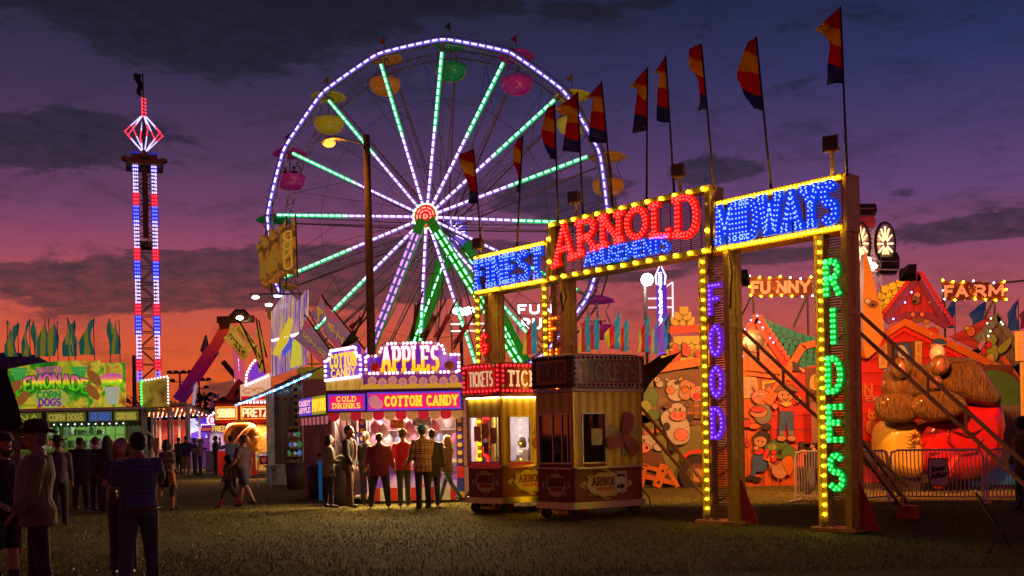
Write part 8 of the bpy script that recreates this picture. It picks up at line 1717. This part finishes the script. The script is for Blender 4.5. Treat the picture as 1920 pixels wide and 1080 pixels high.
person('long-haired woman in a patterned top striding past the counter', at(840, 945), R(-120), 1.63, 'light', 'blond', 'long', plaid('pattern_top', (.12, .06, .05), (.3, .2, .15), (.02, .01, .01), 26), cloth('blue_jeans', (0.06, 0.1, 0.18)), fem=True, lower='leggings', arms=((20, 8, 50, 0), (-5, 10, 30, 0)), legs=((24, 6), (-26, 16)), group=G1, hem=.78)
G2 = 'people walking on the grass'
person('stout man in a dark shirt and shorts walking left across the grass', at(458, 951), R(-110), 1.70, 'tan', 'black', 'short', cloth('dark_purple_shirt', (0.1, 0.04, 0.07)), cloth('navy_shorts', (0.04, 0.04, 0.08)), lower='shorts', sleeve='short', wide=1.3, heavy=1.2, belly=.08, hem=.74, legs=((16, 6), (-18, 14)), arms=((-8, 12, 20, 0), (15, 12, 30, 0)), group=G2)
person('child in dark clothes and red boots stepping left', at(428, 952), R(-95), 1.28, 'tan', 'black', 'long', cloth('child_dark_top', (0.08, 0.04, 0.06)), blk, shoe=mat('red_boot', (.4, .02, .02), .4), lower='leggings', legs=((24, 4), (-24, 20)), arms=((10, 8, 40, 0), (0, 8, 25, 0)), fem=True, group=G2)
person('man in a light blue shirt with both arms raised to his head', at(434, 914), R(175), 1.70, 'tan', 'black', 'short', cloth('light_blue_shirt', (0.264, 0.504, 0.72)), jean, arms=((60, 60, 110, 40), (60, 60, 110, 40)), group=G2)
person('man in black standing side-on before the purple stand', at(405, 890), R(-80), 1.74, 'tan', 'black', 'short', blk, blk, wide=1.1, jacket=.012, group=G2)
person('woman in a white splashed jacket hugging a friend', at(376, 891), R(-80), 1.62, 'light', 'blond', 'tail', plaid('white_splash', (.5, .42, .35), (.1, .05, .05), (.05, .02, .02), 16), jean, fem=True, jacket=.012, arms=((60, 10, 40, 10), (50, 10, 30, 10)), group=G2)
person('dark-dressed friend being hugged beside the white splashed jacket', at(366, 890), R(90), 1.66, 'tan', 'black', 'short', cloth('navy_top', (0.04, 0.04, 0.1)), jean, arms=((50, 12, 50, 0), (40, 12, 60, 0)), group=G2)
person('man in a navy tee and tan shorts with white shoes, back turned', at(350, 892), R(180), 1.76, 'tan', 'black', 'short', cloth('navy_tee', (0.03, 0.036, 0.1)), cloth('tan_shorts', (0.432, 0.276, 0.132)), lower='shorts', sleeve='short', shoe=SHOEW, wide=1.12, arms=((15, 14, 40, 0), (15, 14, 40, 0)), group=G2)
person('boy in a red shirt between two adults at the far stalls', at(331, 888), R(170), 1.35, 'light', 'blond', 'short', cloth('red_tee', (0.6, 0.036, 0.036)), jean, sleeve='short', group=G2)
person('person in dark navy watching the lit pavilion', at(336, 888), R(160), 1.70, 'tan', 'black', 'short', cloth('navy_top', (0.04, 0.04, 0.1)), blk, group=G2)
person('woman in a dark dotted top and skirt with bare legs walking', at(315, 956), R(160), 1.62, 'light', 'black', 'bob', plaid('dotted_top', (.03, .025, .06), (.35, .2, .12), (.3, .3, .3), 15), cloth('black_skirt', (0.0225, 0.018, 0.03)), lower='dress', fem=True, legs=((12, 4), (-14, 10)), group=G2)
person('small child in a brown vest clinging to the woman in the dotted top', at(324, 957), R(120), 1.05, 'light', 'blond', 'short', cloth('brown_vest', (0.5, 0.22, 0.06)), blk, lower='shorts', group=G2)
person('broad man in black seen from behind before the lemonade counter', at(152, 955), R(180), 1.70, 'tan', 'black', 'short', cloth('black_shirt', (0.021, 0.018, 0.0195)), blk, wide=1.35, heavy=1.2, hem=.72, jacket=.008, arms=((15, 22, 50, 0), (15, 22, 50, 0)), legs=((2, 0, 3), (-2, 0, 3)), group=G2)
person('person in dark clothes beside the broad man in black', at(182, 958), R(165), 1.70, 'light', 'brown', 'short', cloth('dark_blue_grey', (0.06, 0.06, 0.09)), jean, jacket=.01, group=G2)
person('long-haired person in black behind the smiling woman', at(203, 960), R(190), 1.72, 'tan', 'black', 'long', cloth('black_hoodie', (0.018, 0.015, 0.021)), blk, jacket=.02, fem=True, group=G2)
person('dark figure in a wide hat just behind the cowboy', at(112, 985), R(-150), 1.68, 'tan', 'black', 'short', cloth('purple_dark_top', (0.06, 0.03, 0.08)), blk, hat='cowboy', group=G2)
G3 = 'people in the dark foreground at the left'
def near_at(u, d): return (W(u, 900, d).x, d, 0)
person('man in a blue plaid shirt and jeans with cropped hair, back to the camera', near_at(259, 10.6), R(205), 1.70, 'tan', 'black', 'short', plaid('blue_plaid', (.06, .10, .19), (.02, .02, .04), (.12, .07, .07), 22), cloth('washed_jeans', (.05, .055, .08)), sleeve='short', wide=1.15, heavy=1.15, near=True, arms=((45, 14, 70, 40), (14, 16, 60, 25)), legs=((14, 6, 5), (-10, 6, 6)), yaw=25, lean=.1, group=G3, hem=.9)
person('smiling woman in a dark strapped top facing the camera', near_at(229, 12.2), R(15), 1.63, 'light', 'blond', 'bob', cloth('dark_navy_top', (0.04, 0.04, 0.07)), jean, sleeve='short', fem=True, near=True, arms=((30, 8, 75, 30), (25, 8, 85, 30)), group=G3, inner=cloth('pale_strap', (0.42, 0.36, 0.264)))
person('cowboy in a black hat and loose beige jacket facing left', near_at(70, 9.8), R(-70), 1.76, 'tan', 'grey', 'short', cloth('beige_jacket', (.16, .105, .055), bump=1.), cloth('black_trousers_near', (0.021, 0.018, 0.018)), jacket=.028, hem=.8, hat='cowboy', near=True, wide=1.12, belly=.05, arms=((0, 10, 15, 0), (8, 12, 30, 0)), legs=((5, 3), (-5, 3)), group=G3, inner=cloth('striped_white', (0.36, 0.324, 0.3)))
person('bearded man in a black striped-shoulder tee at the left picture edge', near_at(6, 10.4), R(60), 1.70, 'light', 'brown', 'short', cloth('black_tee', (0.0225, 0.0195, 0.021)), cloth('black_shorts', (0.018, 0.018, 0.021)), sleeve='short', beard=True, near=True, lower='shorts', hat='cap', hatm=cloth('black_cap', (0.018, 0.018, 0.018)), shoe=mat('cowboy_boots', (.03, .02, .015), .4), arms=((15, 10, 50, 10), (10, 10, 30, 0)), group=G3)
G4 = 'people by the bear ride'
person('girl in a red top with long black hair behind the brown sheeted barrier', (W(1504, 880, 25.2).x, 25.2, 0), R(120), 1.25, 'light', 'black', 'long', cloth('red_tee', (0.6, 0.036, 0.036)), blk, fem=True, group=G4)
person('dark-dressed child beside the girl in red', (W(1526, 880, 25.6).x, 25.6, 0), R(-100), 1.2, 'light', 'black', 'short', blk, blk, group=G4)
person('dark silhouette with bushy hair at the right picture edge', (W(1917, 900, 18.5).x, 18.5, 0), R(-80), 1.66, 'tan', 'black', 'afro', cloth('dark_red_black', (0.1, 0.024, 0.024)), blk, wide=1.1, fem=True, group=G4, hem=.7)
person('ticket seller with brown curls and white shirt at the lit booth window', (.2, 21.2, .38), R(-60), 1.42, 'light', 'brown', 'bob', cloth('white_shirt', (0.72, 0.6, 0.576)), blk, fem=True, group='ticket sellers', legs=((80, 80), (80, 80)))
person('second ticket seller with short brown hair seen from the side', (.42, 21.45, .38), R(80), 1.42, 'light', 'brown', 'short', cloth('dark_tee', (0.12, 0.1, 0.16)), blk, group='ticket sellers', legs=((80, 80), (80, 80)))
person('attendant in a white shirt inside the lemonade stand', (W(118, 830, 45.2).x, 45.0, .2), R(10), 1.66, 'tan', 'black', 'short', cloth('white_shirt', (0.72, 0.6, 0.576)), blk, sleeve='short')
FWM = Matrix.Translation((whx, 57, 0)) @ Matrix.Rotation(R(-14), 4, 'Z')
for kk_, (k, dx__, lab) in enumerate(((3, -.35, 'rider on the left side of the magenta gondola left of the lamp post'), (3, .2, 'rider on the right side of the magenta gondola left of the lamp post'), (11, 0, 'rider in the low magenta gondola seen through the arch'), (14, .1, 'rider in the yellow gondola behind the arch flags'))):
    pt = ring_pt(A0+k*PI/8, RW+.05, 0); q_ = FWM @ Vector((pt.x+dx__, .1, pt.z-2.05)); person(lab, q_, R(150 if kk_ % 2 else 20), 1.6, 'tan', 'black', 'short', blk, blk, legs=((80, 80), (80, 80)), group='wheel riders')

# ------------------------------------------------------------------ lamps that can be counted become parts of their own
def mesh_islands(me):
    mb = MB(); mb.v = [tuple(v.co) for v in me.vertices]; mb.f = [tuple(p.vertices) for p in me.polygons]; mb.m = [p.material_index for p in me.polygons]; return islands(mb)
LAMPS = {'bulb_row': 'bulb', 'letter_bulbs': 'bulb', 'sign_bulbs': 'bulb', 'marquee_bulbs': 'bulb', 'panel_bulbs': 'bulb', 'light_tubes': 'light_tube', 'tower_lights': 'light', 'crown_lights': 'light', 'ceiling_bulbs': 'bulb', 'led_string': 'led', 'awning_bulbs': 'bulb', 'red_bulbs': 'bulb',
         'gable_lights': 'bulb', 'dormer_lights': 'bulb', 'green_gable_lights': 'bulb', 'lollipop': 'lollipop_picture', 'lollipop_print': 'lollipop_picture', 'light_rungs': 'light_rung', 'wheel_lights': 'light_tube', 'lamps': 'bulb'}
def root(o):
    while o.parent: o = o.parent
    return o
DIMB = mat('dead_bulb', (.3, .2, .1), .3, em=(.8, .4, .1), es=.25)
byroot = {}
for o in list(bpy.data.objects):
    if o.type == 'MESH' and o.parent and o.name.split('.')[0] in LAMPS: byroot.setdefault(root(o).name, []).append(o)
for rn, obs in byroot.items():
    cnt = {}; obs.sort(key=lambda o: (0 if o.name.startswith(('bulb_row', 'marquee')) else 1, o.name))
    for o in obs:
        base = LAMPS[o.name.split('.')[0]]; P = mesh_islands(o.data); used = cnt.get(base, 0)
        if len(P) < 2: continue
        if used+len(P) > 100: o['kind'] = 'stuff'; continue
        cnt[base] = used+len(P); m_ = list(o.data.materials); par = o.parent
        if any(True for c in o.children): continue
        bpy.data.objects.remove(o)
        for q in P: _b0(q, base, [DIMB] if base == 'bulb' and m_[0] != BULB_OFF and random.random() < .06 else m_, par)
